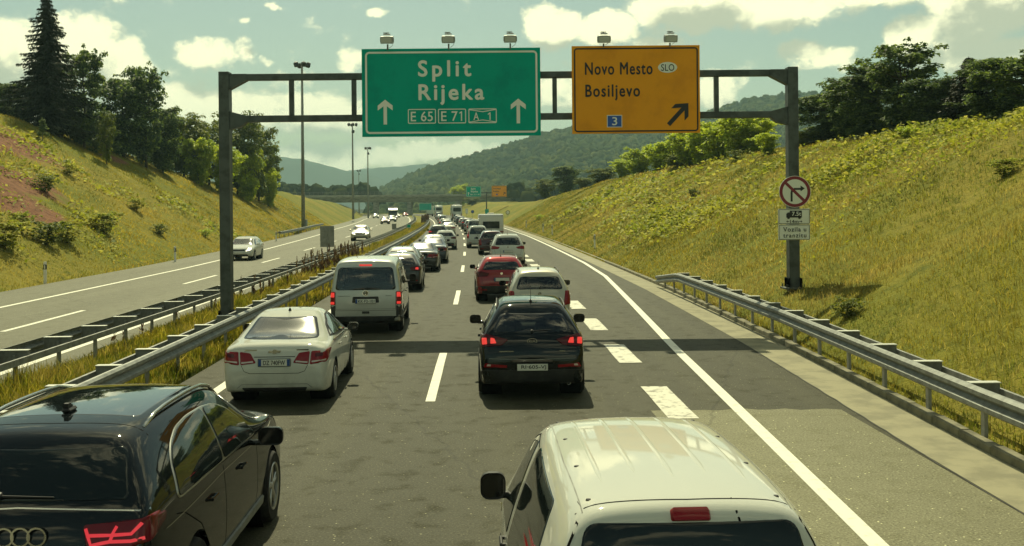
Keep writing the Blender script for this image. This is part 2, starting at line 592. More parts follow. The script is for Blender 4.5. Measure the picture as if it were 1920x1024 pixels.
# the paler resurfaced stretch of the exit lane in front of the joint
rp = MB()
rng = random.Random(4)
edge = [(-.02 + i * .05 * 1.05) for i in range(0)]
vs = []
xs = [i / 14 for i in range(15)]
for k, t in enumerate(xs):
    vs.append((c_road(17.3) + 3.6 + t * 3.05, 17.2 + .06 * math.sin(k * 2.1) + rng.uniform(-.05, .05), .004))
base = len(vs)
for k, t in enumerate(xs):
    vs.append((c_road(-5) + 4.1 + t * 2.5, -5, .004))
rp.add(vs, [(i, i + 1, base + i + 1, base + i) for i in range(14)])
patch = rp.build('road_patch', M['asphalt_pale'], fix=False)
patch.data.flip_normals() if patch.data.polygons[0].normal.z < 0 else None
tag(patch, kind='structure')
M['tar'] = mat('tar_joint', (.022, .02, .016), .7)
tj = MB()
for k in range(40):                                            # crooked joint between asphalt and gutter
    Y0, Y1 = 6 + k * .5, 6.5 + k * .5
    o0 = kerb_d(Y0) - .88 + .015 * math.sin(Y0 * 5) + .01 * math.sin(Y0 * 13)
    o1 = kerb_d(Y1) - .88 + .015 * math.sin(Y1 * 5) + .01 * math.sin(Y1 * 13)
    tj.add([(c_road(Y0) + o0, Y0, .009), (c_road(Y0) + o0 + .02, Y0, .009), (c_road(Y1) + o1 + .02, Y1, .009), (c_road(Y1) + o1, Y1, .009)], [(0, 1, 2, 3)])
tag(tj.build('road_joint', M['tar'], road), kind='structure')


def dash(name, d0, d1, Y0, Y1, z, m, parent, ragged=0.0):
    mb = MB()
    n = 4
    vs, fs = [], []
    r = random.Random(int(Y0 * 10) + int(d0 * 7))
    for i in range(n + 1):
        Y = Y0 + (Y1 - Y0) * i / n
        a = r.uniform(-ragged, ragged)
        vs += [(c_road(Y) + d0 + a, Y, z), (c_road(Y) + d1 + r.uniform(-ragged, ragged), Y + r.uniform(-ragged, ragged), z)]
    for i in range(n):
        fs.append((2 * i, 2 * i + 1, 2 * i + 3, 2 * i + 2))
    mb.add(vs, fs)
    o = mb.build(name, m, parent, fix=False)
    if o.data.polygons[0].normal.z < 0: o.data.flip_normals()
    return o


for k in range(-1, 24):
    Y = 18.15 + 18 * k
    dash('lane_dash', -.085, .085, Y, Y + 6.0, .006, M['marking'], road, .006)
    Yo = 11.2 + 18 * k
    m_ = .5 * (opp_mid(Yo) + opp_mid(Yo + 6))
    dash('lane_dash', m_ - .085, m_ + .085, Yo, Yo + 6, .006, M['marking'], opp, .006)
for k in range(0, 14):
    Y = 16.5 + 5.9 * k
    dash('exit_dash', 3.77, 4.24, Y, Y + 2.95, .0085, M['marking_worn'], road, .008)
add_strip('edge_line', [(lambda Y: right_line(Y) - .1, lambda Y: right_line(Y) + .1, -8, 400, .0085)], M['marking'], road)
add_strip('edge_line', [(-4.05, -3.85, -8, 400, .006)], M['marking'], road)
add_strip('edge_line', [(lambda Y: opp_edge(Y) - .1, lambda Y: opp_edge(Y) + .1, -20, 480, .006)], M['marking'], opp)
add_strip('edge_line', [(lambda Y: opp_in(Y) - .1, lambda Y: opp_in(Y) + .1, -20, 480, .006)], M['marking'], opp)

# kerb stones, one metre each, slightly uneven; beyond reach they merge into one strip
kerb = add_strip('kerb', [(lambda Y: kerb_d(Y) + .002, lambda Y: kerb_d(Y) + .15, 62, 320, .11), (lambda Y: kerb_d(Y) + .001, lambda Y: kerb_d(Y) + .0025, 62, 320, .05)], M['kerb'], kind='structure')
kme = []
for k in range(4):
    mb = MB()
    mb.box((0, 0, .0), (.17, .985, .30), .018)
    kme.append(mb.mesh('kerb_stone', M['kerb']))
rng = random.Random(8)
for k in range(57):
    Y = 5.5 + k
    put('kerb_stone', kme[k % 4], kerb, (c_road(Y) + kerb_d(Y) + .09 + rng.uniform(-.008, .008), Y, -.03 + rng.uniform(-.008, .008)),
        (rng.uniform(-.01, .01), rng.uniform(-.02, .02), head(Y) - math.atan((kerb_d(Y + .5) - kerb_d(Y - .5))) + rng.uniform(-.012, .012)))

def on_ground(px, py, Y0=20, step=.5):
    """where the sight line through a pixel meets the banks"""
    Y = Y0
    for q in range(500):
        p = at_y(px, py, Y)
        if p.z <= ground_z(p.x, Y): break
        Y += step
    return p


SOIL = [(on_ground(12, 262, 38), 4.2), (on_ground(38, 345, 38), 2.6), (on_ground(30, 385, 38), 2.0), (on_ground(85, 405, 38), 1.2), (on_ground(215, 300, 38), 1.3)]
M['verge'] = mat('verge_soil', (.10, .095, .03), .95, spec=.1)
def soil_nodes():
    m = M['verge']
    n = N(m.node_tree)
    b = m.node_tree.nodes['Principled BSDF']
    co = n.new('ShaderNodeNewGeometry').outputs['Position']
    f = n.smooth(n.noise(co, .075, 5, .6).outputs['Fac'], .40, .60)
    c = n.mix(f, (.16, .165, .022), (.24, .20, .032))
    c = n.mix(n.smooth(n.noise(co, 1.6, 5, .7).outputs['Fac'], .46, .75), c, (.095, .11, .018))
    rag = n.math('MULTIPLY', n.noise(co, .55, 4, .6).outputs['Fac'], 1.6)
    for p, rad in SOIL:
        q = n.vmath('LENGTH', n.vmath('MULTIPLY', n.vmath('SUBTRACT', co, tuple(p)), (1 / rad, .55 / rad, 1 / rad)))
        c = n.mix(n.smooth(n.math('ADD', q, rag), 1.95, 1.45), c, n.mix(n.smooth(n.noise(co, 2.2, 4, .6).outputs['Fac'], .4, .65), (.24, .115, .065), (.15, .07, .042)))
    n.link(c, b.inputs['Base Color'])
    bn = n.new('ShaderNodeBump', {'Strength': 1.0, 'Distance': .12, 'Height': n.noise(co, 3.0, 6, .7).outputs['Fac']})
    n.link(bn.outputs[0], b.inputs['Normal'])
soil_nodes()

# terrain: banks on both sides and the median, one sheet that follows the road
Ys = np.concatenate([np.arange(-30, 120, 1.5), np.arange(120, 260, 3.0), np.arange(260, 620.1, 8.0)])
def terrain():
    rows = []
    for Y in Ys:
        tl, tr = toe_l(Y), kerb_d(Y) + .18
        left = [tl - w for w in (260, 180, 120, 85, 65, 50, 42, 36, 31, 27, 24, 22, 20.5, 19, 17.5, 16, 14.5, 13, 11.5, 10, 8.5, 7, 5.5, 4, 3, 2, 1.2, .5, 0)]
        mid = [tl + .38, opp_in(Y) + .85, -8.2, -7.4, -6.6, -5.8, -5.1, -4.84]
        mid2 = [-4.6, tr]
        right = [tr + .2 + w for w in (0, .5, 1.2, 2, 3, 4, 5.2, 6.4, 7.6, 8.8, 10, 11.2, 12.4, 13.6, 15, 16.5, 18, 20, 23, 27, 32, 40, 52, 70, 100, 150, 220)]
        row = []
        for d in left + mid + mid2 + right:
            X = c_road(Y) + d
            row.append((X, Y, ground_z(X, Y)))
        row[len(left)] = (row[len(left)][0], Y, -.03)
        row[len(left) + 1] = (row[len(left) + 1][0], Y, -.03)
        rows.append(row)
    V = np.array(rows)
    nr, nc = V.shape[:2]
    i = np.arange(nr * nc).reshape(nr, nc)
    Fc = np.stack([i[:-1, :-1], i[:-1, 1:], i[1:, 1:], i[1:, :-1]], -1).reshape(-1, 4)
    return V.reshape(-1, 3), Fc
tv, tf = terrain()
ter = tag(put('terrain', np_mesh('terrain', tv, tf, M['verge'], True)), kind='structure')

M['far_ground'] = vary(mat('far_meadow', (.22, .20, .04), .95, spec=.1), (.13, .14, .03), .004, coords='Object')
mb = MB()
R0 = 3900
mb.add([(R0 * math.cos(2 * PI * k / 48), R0 * math.sin(2 * PI * k / 48) + 500, -1.5) for k in range(48)], [tuple(range(48))])
tag(mb.build('ground', M['far_ground'], fix=False), kind='structure')

# hills: heights given by compass bearing and distance
M['hill_soil'] = vary(mat('hill_undergrowth', (.030, .040, .016), .95, spec=.1), (.018, .026, .010), .02)
M['mountain'] = vary(mat('mountain_forest', (.035, .050, .030), .95, spec=.05), (.022, .034, .02), .002)


def bear(px): return math.atan((px - 960) / F)
HILL_PX = [690, 705, 760, 830, 920, 1010, 1075, 1150, 1230, 1310, 1400, 1500, 1600, 1750, 1920, 2300, 2900]
HILL_PY = [392, 368, 338, 313, 290, 260, 246, 238, 236, 222, 194, 180, 181, 190, 200, 215, 250]
HILL_Y0, HILL_Y1 = 560.0, 1150.0


def hill_top(b):
    px = 960 + F * math.tan(b)
    py = I(px, HILL_PX, HILL_PY)
    hz = HOR - ROLL * (px - 960)
    return max(0.0, (hz - py)) / F


def hill_z(b, Y):
    t = max(0.0, min(1.0, (Y - HILL_Y0) / (HILL_Y1 - HILL_Y0)))
    prof = t ** 1.15
    z = EYE * t + hill_top(b) * HILL_Y1 * prof
    n = fbm(Y * .05 + b * 60, b * 130) * 5 + fbm(Y * .02, b * 45) * 6
    z += n * min(1, t * 2) * min(1, (1 - t) * 5)
    if Y > HILL_Y1: z -= (Y - HILL_Y1) * .28
    return z - 3 * (1 - t) - 2


bs = np.linspace(bear(660), bear(2900), 150)
hy = np.concatenate([np.linspace(HILL_Y0, HILL_Y1, 46), [1210, 1300, 1500]])
V = np.array([[(math.tan(b) * Y, Y, hill_z(b, Y)) for b in bs] for Y in hy])
i = np.arange(V.shape[0] * V.shape[1]).reshape(V.shape[:2])
Fc = np.stack([i[:-1, :-1], i[:-1, 1:], i[1:, 1:], i[1:, :-1]], -1).reshape(-1, 4)
tag(put('hill', np_mesh('hill', V.reshape(-1, 3), Fc, M['hill_soil'], True)), kind='structure')


def mountain(name, prof, Y, depth):
    pxs = np.linspace(prof[0][0], prof[-1][0], 160)
    rows = []
    for t in (0, .25, .5, .75, 1.0, 1.3):
        row = []
        for px in pxs:
            py = I(px, [p[0] for p in prof], [p[1] for p in prof])
            h = max(1.0, (HOR - ROLL * (px - 960) - py) / F * Y + EYE)
            YY = Y - depth * (1 - t)
            z = h * (t ** .8 if t <= 1 else .55) + (fbm(px * .08, t * 6) * .05 + fbm(px * .23, t * 9) * .022) * h * (1 if 0 < t else 0)
            row.append(((px - 960) / F * YY, YY, z - 3))
        rows.append(row)
    V = np.array(rows)
    i = np.arange(V.shape[0] * V.shape[1]).reshape(V.shape[:2])
    Fc = np.stack([i[:-1, :-1], i[:-1, 1:], i[1:, 1:], i[1:, :-1]], -1).reshape(-1, 4)
    return tag(put(name, np_mesh(name, V.reshape(-1, 3), Fc, M['mountain'], True)), kind='structure')


mountain('mountain', [(-400, 330), (100, 300), (300, 290), (470, 291), (530, 295), (575, 298), (605, 306), (642, 317), (690, 326), (760, 350), (900, 390)], 2900, 500)
mountain('mountain', [(560, 345), (640, 322), (690, 317), (720, 313), (750, 310), (802, 307), (860, 311), (960, 325), (1300, 350)], 3300, 400)
mountain('mountain', [(600, 330), (655, 318), (690, 314), (720, 318), (760, 330)], 3750, 300)

# the air
M['haze'] = bpy.data.materials.new('haze_air')
M['haze'].use_nodes = True
M['haze'].node_tree.nodes.clear()
hn = N(M['haze'].node_tree)
hv = hn.new('ShaderNodeVolumePrincipled', {'Color': (.62, .93, .98, 1), 'Density': HAZE, 'Anisotropy': .0})
ho = hn.new('ShaderNodeOutputMaterial')
hn.link(hv.outputs[0], ho.inputs['Volume'])
mb = MB()
mb.box((0, 500, 133.5), (8200, 8200, 273))
tag(mb.build('haze', M['haze']), kind='stuff')


# ---------------------------------------------------------------- lettering
def text_mesh(s, w, h, m, weight=0.0, track=1.0, name='lettering'):
    """flat text as a mesh whose bounds are w by h (h of the whole string; either may be None)"""
    cu = bpy.data.curves.new('t', 'FONT')
    cu.body = s
    cu.size = 1.0
    cu.space_character = track
    cu.resolution_u = 4
    o = bpy.data.objects.new('t', cu)
    COL.objects.link(o)
    dg = bpy.context.evaluated_depsgraph_get()
    me = bpy.data.meshes.new_from_object(o.evaluated_get(dg), depsgraph=dg)
    bpy.data.objects.remove(o)
    bpy.data.curves.remove(cu)
    co = np.empty(len(me.vertices) * 3, np.float32)
    me.vertices.foreach_get('co', co)
    co = co.reshape(-1, 3)
    lo, hi = co.min(0), co.max(0)
    sx = (w / (hi[0] - lo[0])) if w else None
    sy = (h / (hi[1] - lo[1])) if h else sx
    sx = sx or sy
    co[:, 0] = (co[:, 0] - (lo[0] + hi[0]) / 2) * sx
    co[:, 1] = (co[:, 1] - (lo[1] + hi[1]) / 2) * sy
    me.vertices.foreach_set('co', co.ravel())
    bm = bmesh.new()
    bm.from_mesh(me)
    if weight:      # bolder strokes: the same glyphs again, shifted, each a hair further out
        d = weight * sx
        src = list(bm.faces)
        for k, (dx, dy) in enumerate(((d, 0), (-d, 0), (0, d), (0, -d), (.7 * d, .7 * d), (-.7 * d, .7 * d), (.7 * d, -.7 * d), (-.7 * d, -.7 * d))):
            dup = bmesh.ops.duplicate(bm, geom=src + list({e for f in src for e in f.edges}) + list({v for f in src for v in f.verts}))
            for v in dup['geom']:
                if isinstance(v, bmesh.types.BMVert):
                    v.co.x += dx; v.co.y += dy; v.co.z += .0003 * (k + 1)
    bm.to_mesh(me)
    bm.free()
    me.materials.clear()
    me.materials.append(m)
    me.name = name
    me.update()
    return me


def flat(poly, z=0.0):
    return [(p[0], 0.0, p[1]) for p in poly]


def rrect(cx, cz, w, h, r, n=5):
    pts = []
    for sx, sz, a0 in ((1, 1, 0), (-1, 1, 90), (-1, -1, 180), (1, -1, 270)):
        for k in range(n + 1):
            a = math.radians(a0 + 90 * k / n)
            pts.append((cx + sx * (w / 2 - r) + r * math.cos(a), cz + sz * (h / 2 - r) + r * math.sin(a)))
    return pts


class Face:
    """sign face in its own plane: x right, z up, layers stand 2 mm proud of each other towards the viewer"""
    def __init__(self, root, px0, py0, s):
        self.root, self.px0, self.py0, self.s = root, px0, py0, s

    def p(self, px, py):
        return (px - self.px0) * self.s, (self.py0 - py) * self.s

    def ring(self, name, x0, y0, x1, y1, t, r, m, layer):
        a, b = self.p(x0, y0), self.p(x1, y1)
        cx, cz, w, h = (a[0] + b[0]) / 2, (a[1] + b[1]) / 2, abs(b[0] - a[0]), abs(b[1] - a[1])
        t *= self.s
        r *= self.s
        o, q = rrect(cx, cz, w, h, r), rrect(cx, cz, w - 2 * t, h - 2 * t, max(r - t, .004))
        n = len(o)
        mb = MB()
        y = -.002 * layer
        mb.add([(p[0], y, p[1]) for p in o] + [(p[0], y, p[1]) for p in q], [(k, (k + 1) % n, n + (k + 1) % n, n + k) for k in range(n)])
        return mb.build(name, m, self.root)

    def poly(self, name, pts, m, layer, parent=None):
        mb = MB()
        mb.add([(self.p(*p)[0], -.002 * layer, self.p(*p)[1]) for p in pts], [tuple(range(len(pts)))])
        return mb.build(name, m, parent or self.root)

    def text(self, s, x0, y0, x1, y1, m, layer, weight=0.0, track=1.0):
        a, b = self.p(x0, y0), self.p(x1, y1)
        me = text_mesh(s, abs(b[0] - a[0]), abs(b[1] - a[1]), m, weight, track)
        return put('lettering', me, self.root, ((a[0] + b[0]) / 2, -.002 * layer, (a[1] + b[1]) / 2), (PI / 2, 0, 0))


def arrow_pts(cx, y0, y1, w, hw, hl):
    """upright arrow like the lane arrows: open head with slanted barbs"""
    return [(cx - w, y1), (cx - w, y0 + hl * .95), (cx - hw, y0 + hl * 1.55), (cx - hw, y0 + hl * .85), (cx, y0), (cx + hw, y0 + hl * .85), (cx + hw, y0 + hl * 1.55), (cx + w, y0 + hl * .95), (cx + w, y1)]


# ---------------------------------------------------------------- the sign gantry
GY = 31.0
S = GY / F
gl, gr_ = at_y(422, 140, GY), at_y(1484, 140, GY)
gx0, gx1 = gl.x, gr_.x
ztop = .5 * (gl.z + gr_.z) - .02
zlow = .5 * (at_y(540, 224, GY).z + at_y(1400, 214, GY).z)
gantry = empty('sign_gantry', (0, GY, 0), 0, 'dark steel portal gantry with twin beams carrying the road signs over both lanes', 'gantry')
for x, zb in ((gx0, -.05), (gx1, ground_z(gx1, GY) - .05)):
    mb = MB()
    mb.box((x, 0, (ztop + zb) / 2 + .08), (.30, .36, ztop - zb + .16), .012)
    mb.build('post', M['gantry'], gantry)
    mb = MB()
    mb.box((x, 0, zb + .12), (.62, .62, .05), .006)
    for a in range(4):
        mb.box((x + (.17 if a % 2 else -.17), .0, zb + .27), (.05, .5, .30), .004)
        mb.tube([(x + (.25 if a % 2 else -.25), (.25 if a > 1 else -.25), zb + .14), (x + (.25 if a % 2 else -.25), (.25 if a > 1 else -.25), zb + .24)], .018, 6)
    mb.build('base_plate', M['gantry'], gantry)
for z in (ztop, zlow):
    mb = MB()
    mb.box(((gx0 + gx1) / 2, 0, z), (gx1 - gx0 - .31, .22, .185), .008)
    mb.build('beam', M['gantry'], gantry)
for x, sgn in ((gx0, 1), (gx1, -1)):
    for z, up in ((ztop, 0), (zlow, 1)):
        mb = MB()
        a = x + sgn * .148
        if up:
            pl = [(a, z - .30), (a, z + .22), (a + sgn * .36, z + .12), (a + sgn * .48, z + .095), (a + sgn * .48, z - .10), (a + sgn * .30, z - .24)]
        else:
            pl = [(a, z - .36), (a, z + .094), (a + sgn * .5, z + .094), (a + sgn * .5, z - .095)]
        mb.prism(pl, 'Y', -.13, .13)
        mb.build('bracket', M['gantry'], gantry)
for px in (547, 664, 1040, 1343):
    x = at_y(px, 190, GY).x
    mb = MB()
    mb.box((x, 0, (ztop + zlow) / 2), (.13, .16, ztop - zlow - .187), .006)
    mb.build('strut', M['gantry'], gantry)


def floodlight(root, x, z0, z1):
    mb = MB()
    mb.box((x, .02, (z0 + z1) / 2 - .02), (.045, .045, z1 - z0 + .04), .004)
    mb.tube([(x + .05, .0, z0 + .02), (x + .14, .0, z0 + .09), (x + .17, .02, z1 + .1)], .007, 5)
    st = mb.build('floodlight_arm', M['galv'], root)
    mb = MB()
    mb.prism([(-.26, z1 - .02), (-.30, z1 + .17), (-.02, z1 + .23), (.04, z1 + .20), (.04, z1 + .02)], 'X', x - .175, x + .175)
    mb.box((x, -.15, z1 + .255), (.20, .10, .03), .006)
    mb.box((x - .185, -.13, z1 + .1), (.02, .12, .12), .004)
    mb.box((x + .185, -.13, z1 + .1), (.02, .12, .12), .004)
    fl = mb.build('floodlight', M['lamp_grey'], root)
    mb = MB()
    mb.add([(x - .15, -.268, z1 + .0), (x + .15, -.268, z1 + .0), (x + .15, -.300, z1 + .148), (x - .15, -.300, z1 + .148)], [(0, 1, 2, 3)])
    mb.build('lens', M['glass_lens'], fl)
    mb = MB()
    mb.box((x - .02, -.15, z1 + .30), (.16, .06, .02), .004)
    mb.box((x - .02, -.15, z1 + .28), (.03, .03, .05), .004)
    mb.build('clamp', M['galv_dark'], fl)


def sign_board(name, label, corners, Y, rim_m, face_m):
    (x0, y0), (x1, y1) = corners
    cx, cy = (x0 + x1) / 2, (y0 + y1) / 2
    s = Y / F
    c = at_y(cx, cy, Y)
    root = empty(name, c, 0, label, 'road sign')
    w, h = (x1 - x0) * s, (y1 - y0) * s
    mb = MB()
    mb.box((0, .03, 0), (w, .05, h), .004)
    mb.build('panel', face_m, root)
    mb = MB()
    for k in range(4):
        mb.box((0, .085, -h / 2 + h * (k + .5) / 4), (w - .1, .05, .06), .004)
    mb.build('back_rail', M['galv_dark'], root)
    return root, Face(root, cx, cy, s), w, h


YS = GY - .24
root, fc, w, h = sign_board('direction_sign', 'large green motorway sign reading Split Rijeka on the gantry', ((678.5, 90.5), (1013.5, 255.5)), YS, None, M['sign_green'])
fc.ring('border', 685, 96, 1008, 250, 3.6, 8, M['sign_white'], 1)
WH = M['sign_white']
fc.text('Split', 785, 113.5, 883, 152, WH, 1, .024, 1.34)
fc.text('Rijeka', 785.5, 158.5, 907, 196, WH, 1, .024, 1.24)
for cx in (722, 971.5):
    fc.poly('arrow', arrow_pts(cx, 186, 232.5, 3.2, 14, 13), WH, 1)
for x0, x1, s, tx0, tx1 in ((764.5, 817, 'E 65', 770, 811), (821, 873.5, 'E 7', 827, 857.5), (878, 931, None, 0, 0)):
    fc.ring('route_box', x0, 204, x1, 231.5, 1.7, 2.5, WH, 1)
    if s: fc.text(s, tx0, 209, tx1, 227, WH, 1, .008, 1.05)
fc.text('A', 887.5, 211.5, 897.5, 225.5, WH, 1, .012)
def one(x, y0, y1): fc.poly('lettering', [(x, y0 + 2.6), (x + 3.2, y0), (x + 5.0, y0), (x + 5.0, y1), (x + 2.9, y1), (x + 2.9, y0 + 2.9), (x, y0 + 4.8)], WH, 1)
one(914.5, 211.5, 225.5)
one(861, 209, 227)
for dy, yy in ((1, 205.7), (-1, 229.8)):
    for q in ([(880, yy), (883, yy), (883, yy + dy * 1.6), (880, yy + dy * 1.6)], [(883, yy), (903, yy + dy * 3.4), (903, yy + dy * 4.9), (883, yy + dy * 1.6)],
              [(903, yy + dy * 3.4), (906, yy + dy * 3.4), (906, yy + dy * 4.9), (903, yy + dy * 4.9)], [(906, yy + dy * 3.4), (926, yy), (926, yy + dy * 1.6), (906, yy + dy * 4.9)], [(926, yy), (929, yy), (929, yy + dy * 1.6), (926, yy + dy * 1.6)]):
        fc.poly('route_box', q, WH, 2)
for px in (727.5, 842, 957.5):
    x = (px - 846) * YS / F
    floodlight(root, x, h / 2, h / 2 + .13)

root, fc, w, h = sign_board('exit_sign', 'orange exit sign reading Novo Mesto and Bosiljevo on the gantry', ((1072.5, 85.5), (1312.5, 250)), YS, None, M['sign_orange'])
BK = M['sign_black']
fc.ring('border', 1076.5, 89.5, 1309, 247, 2.6, 6, BK, 1)
fc.text('Novo Mesto', 1097.5, 117, 1223.5, 139.5, BK, 1, .022, 1.15)
fc.text('Bosiljevo', 1098, 158.5, 1199.5, 188, BK, 1, .022, 1.18)
ov = [(1252 + 18 * math.cos(2 * PI * k / 28), 127 + 10.2 * math.sin(2 * PI * k / 28)) for k in range(28)]
fc.poly('country_oval', ov, M['sign_white'], 1)
fc.text('SLO', 1240, 121, 1264.5, 133.5, BK, 2, .01, 1.05)
fc.poly('route_shield', [(1137.5, 215.5), (1166, 215.5), (1166, 238.5), (1137.5, 238.5)], M['sign_white'], 1)
fc.poly('route_shield', [(1138.8, 216.8), (1164.8, 216.8), (1164.8, 237.3), (1138.8, 237.3)], M['sign_blue'], 2)
fc.text('3', 1147.5, 219.5, 1156.5, 234.5, M['sign_white'], 3, .008)
def rot(pts, cx, cy, a):
    ca, sa = math.cos(a), math.sin(a)
    return [(cx + (x - cx) * ca - (y - cy) * sa, cy + (x - cx) * sa + (y - cy) * ca) for x, y in pts]
ar = [(-4, 28), (-4, -12), (-17, 2), (-17, -9), (0, -27), (17, -9), (17, 2), (4, -12), (4, 28)]
fc.poly('arrow', rot([(1272 + x, 214 + y) for x, y in ar], 1272, 214, math.radians(43)), BK, 1)
for px in (1132.5, 1257):
    floodlight(root, (px - 1192.5) * YS / F, h / 2, h / 2 + .07)

# ban sign and plate on the right post
YB = GY - .22
c = at_y(1490.5, 359.5, YB)
s = YB / F
ban = empty('no_right_turn_sign', c, 0, 'round red ringed no right turn sign on the gantry post', 'traffic sign')
mb = MB(); mb.lathe([(0, .02), (29.8 * s, .02), (29.8 * s, -.0), (0, -.0)], 40, 'Y'); mb.build('disc', M['sign_white'], ban)
fc = Face(ban, 0, 0, s)
def ann(r0, r1, n=40):
    return ([(r1 * math.cos(2 * PI * k / n), r1 * math.sin(2 * PI * k / n)) for k in range(n)], [(r0 * math.cos(2 * PI * k / n), r0 * math.sin(2 * PI * k / n)) for k in range(n)])
o_, i_ = ann(23.3 * s, 29 * s)
mb = MB(); mb.add([(p[0], -.002, p[1]) for p in o_ + i_], [(k, (k + 1) % 40, 40 + (k + 1) % 40, 40 + k) for k in range(40)]); mb.build('red_ring', M['sign_red'], ban)
ap = [(-8.3, 18.5), (-8.3, 2), (-7.5, -2.5), (-5, -5.5), (-1, -7), (10.5, -7), (10.5, -11.5), (18.5, -6), (10.5, -.3), (10.5, -3.2), (-.5, -3.2), (-3, -2), (-4.4, 1.5), (-4.4, 18.5)]
fc.poly('turn_arrow', ap, BK, 1)
fc.poly('red_bar', [(-19, -14.5), (-15.2, -18.2), (18.5, 14.8), (14.7, 18.5)], M['sign_red'], 2)
for z in (.1, -.12):
    mb = MB(); mb.box((0, .05, z), (.5, .06, .05), .004); mb.build('clamp', M['galv_dark'], ban)

c = at_y(1489, 420.5, YB)
pl = empty('supplementary_sign', c, 0, 'white plate with a truck, 7.5t, 14m and Vozila u tranzitu under the ban sign', 'traffic sign')
fc = Face(pl, 1489, 420.5, s)
for (y0, y1) in ((391.5, 420.2), (421.0, 450)):
    a, b = fc.p(1459.5, y0), fc.p(1518.8, y1)
    mb = MB(); mb.box(((a[0] + b[0]) / 2, .02, (a[1] + b[1]) / 2), (b[0] - a[0], .03, a[1] - b[1]), .003); mb.build('plate', M['sign_white'], pl)
    mb = MB()
    fc.ring('border', 1460.3, y0 + .7, 1518, y1 - .7, .8, 1.5, BK, 3)
tr = [(1474.5, 408), (1474.5, 401), (1477, 398.5), (1481, 398.2), (1481, 395), (1503.5, 395), (1503.5, 408)]
fc.poly('truck_symbol', tr, BK, 3)
for x in (1478.5, 1499):
    fc.poly('truck_symbol', [(x + 2.6 * math.cos(2 * PI * k / 12), 408.3 + 2.4 * math.sin(2 * PI * k / 12)) for k in range(12)], BK, 5)
fc.text('7.5t', 1485, 397.2, 1502, 404.6, M['sign_white'], 5, .012)
fc.text('14m', 1481.5, 412.3, 1497, 418.2, BK, 3, .008)
for x0, x1 in ((1480, 1474.5), (1498.5, 1504)):
    sg = 1 if x1 > x0 else -1
    fc.poly('dimension_arrow', [(x0, 414.9), (x0, 415.9), (x1 - sg * 2, 415.9), (x1 - sg * 2, 417.6), (x1, 415.4), (x1 - sg * 2, 413.2), (x1 - sg * 2, 414.9)], BK, 3)
fc.text('Vozila u', 1468.5, 426, 1511.5, 434.2, BK, 3, .012, 1.15)
fc.text('tranzitu', 1468.5, 438, 1511.5, 445.3, BK, 3, .012, 1.2)
for z in (.22, -.22):
    mb = MB(); mb.box((0, .05, z), (.5, .06, .05), .004); mb.build('clamp', M['galv_dark'], pl)


# ---------------------------------------------------------------- guardrails
M['sunlit_steel'] = mat('sunlit_steel', (.55, .55, .48), .5, .1)  # spacer tops: the sun on them is put into a paler colour
def wprof(flip):
    """W-beam section: (out towards traffic, up)"""
    p = [(0, -.155), (.035, -.150), (.08, -.115), (.08, -.062), (.03, -.022), (.012, 0), (.03, .022), (.08, .062), (.08, .115), (.035, .150), (0, .155)]
    return [(flip * a, b) for a, b in p]


def rail_piece(dfun, Y0, Y1, z, prof, step=1.0, thick=.006, ends=(0, 0)):
    mb = MB()
    n = max(1, int(round((Y1 - Y0) / step)))
    k = len(prof)
    vs, fs = [], []
    for i in range(n + 1):
        Y = Y0 + (Y1 - Y0) * i / n
        for a, b in prof:
            vs.append((c_road(Y) + dfun(Y) + a, Y, z(Y) + b))
    for i in range(n):
        for j in range(k - 1):
            fs.append((i * k + j, i * k + j + 1, (i + 1) * k + j + 1, (i + 1) * k + j))
    mb.add(vs, fs)
    return mb


POST = MB().box((0, 0, .31), (.055, .11, .75), .006).mesh('post', M['galv_dark'])
def bar_prof(h, t): return [(0, -h / 2), (t, -h / 2), (t, h / 2), (0, h / 2), (0, -h / 2)]


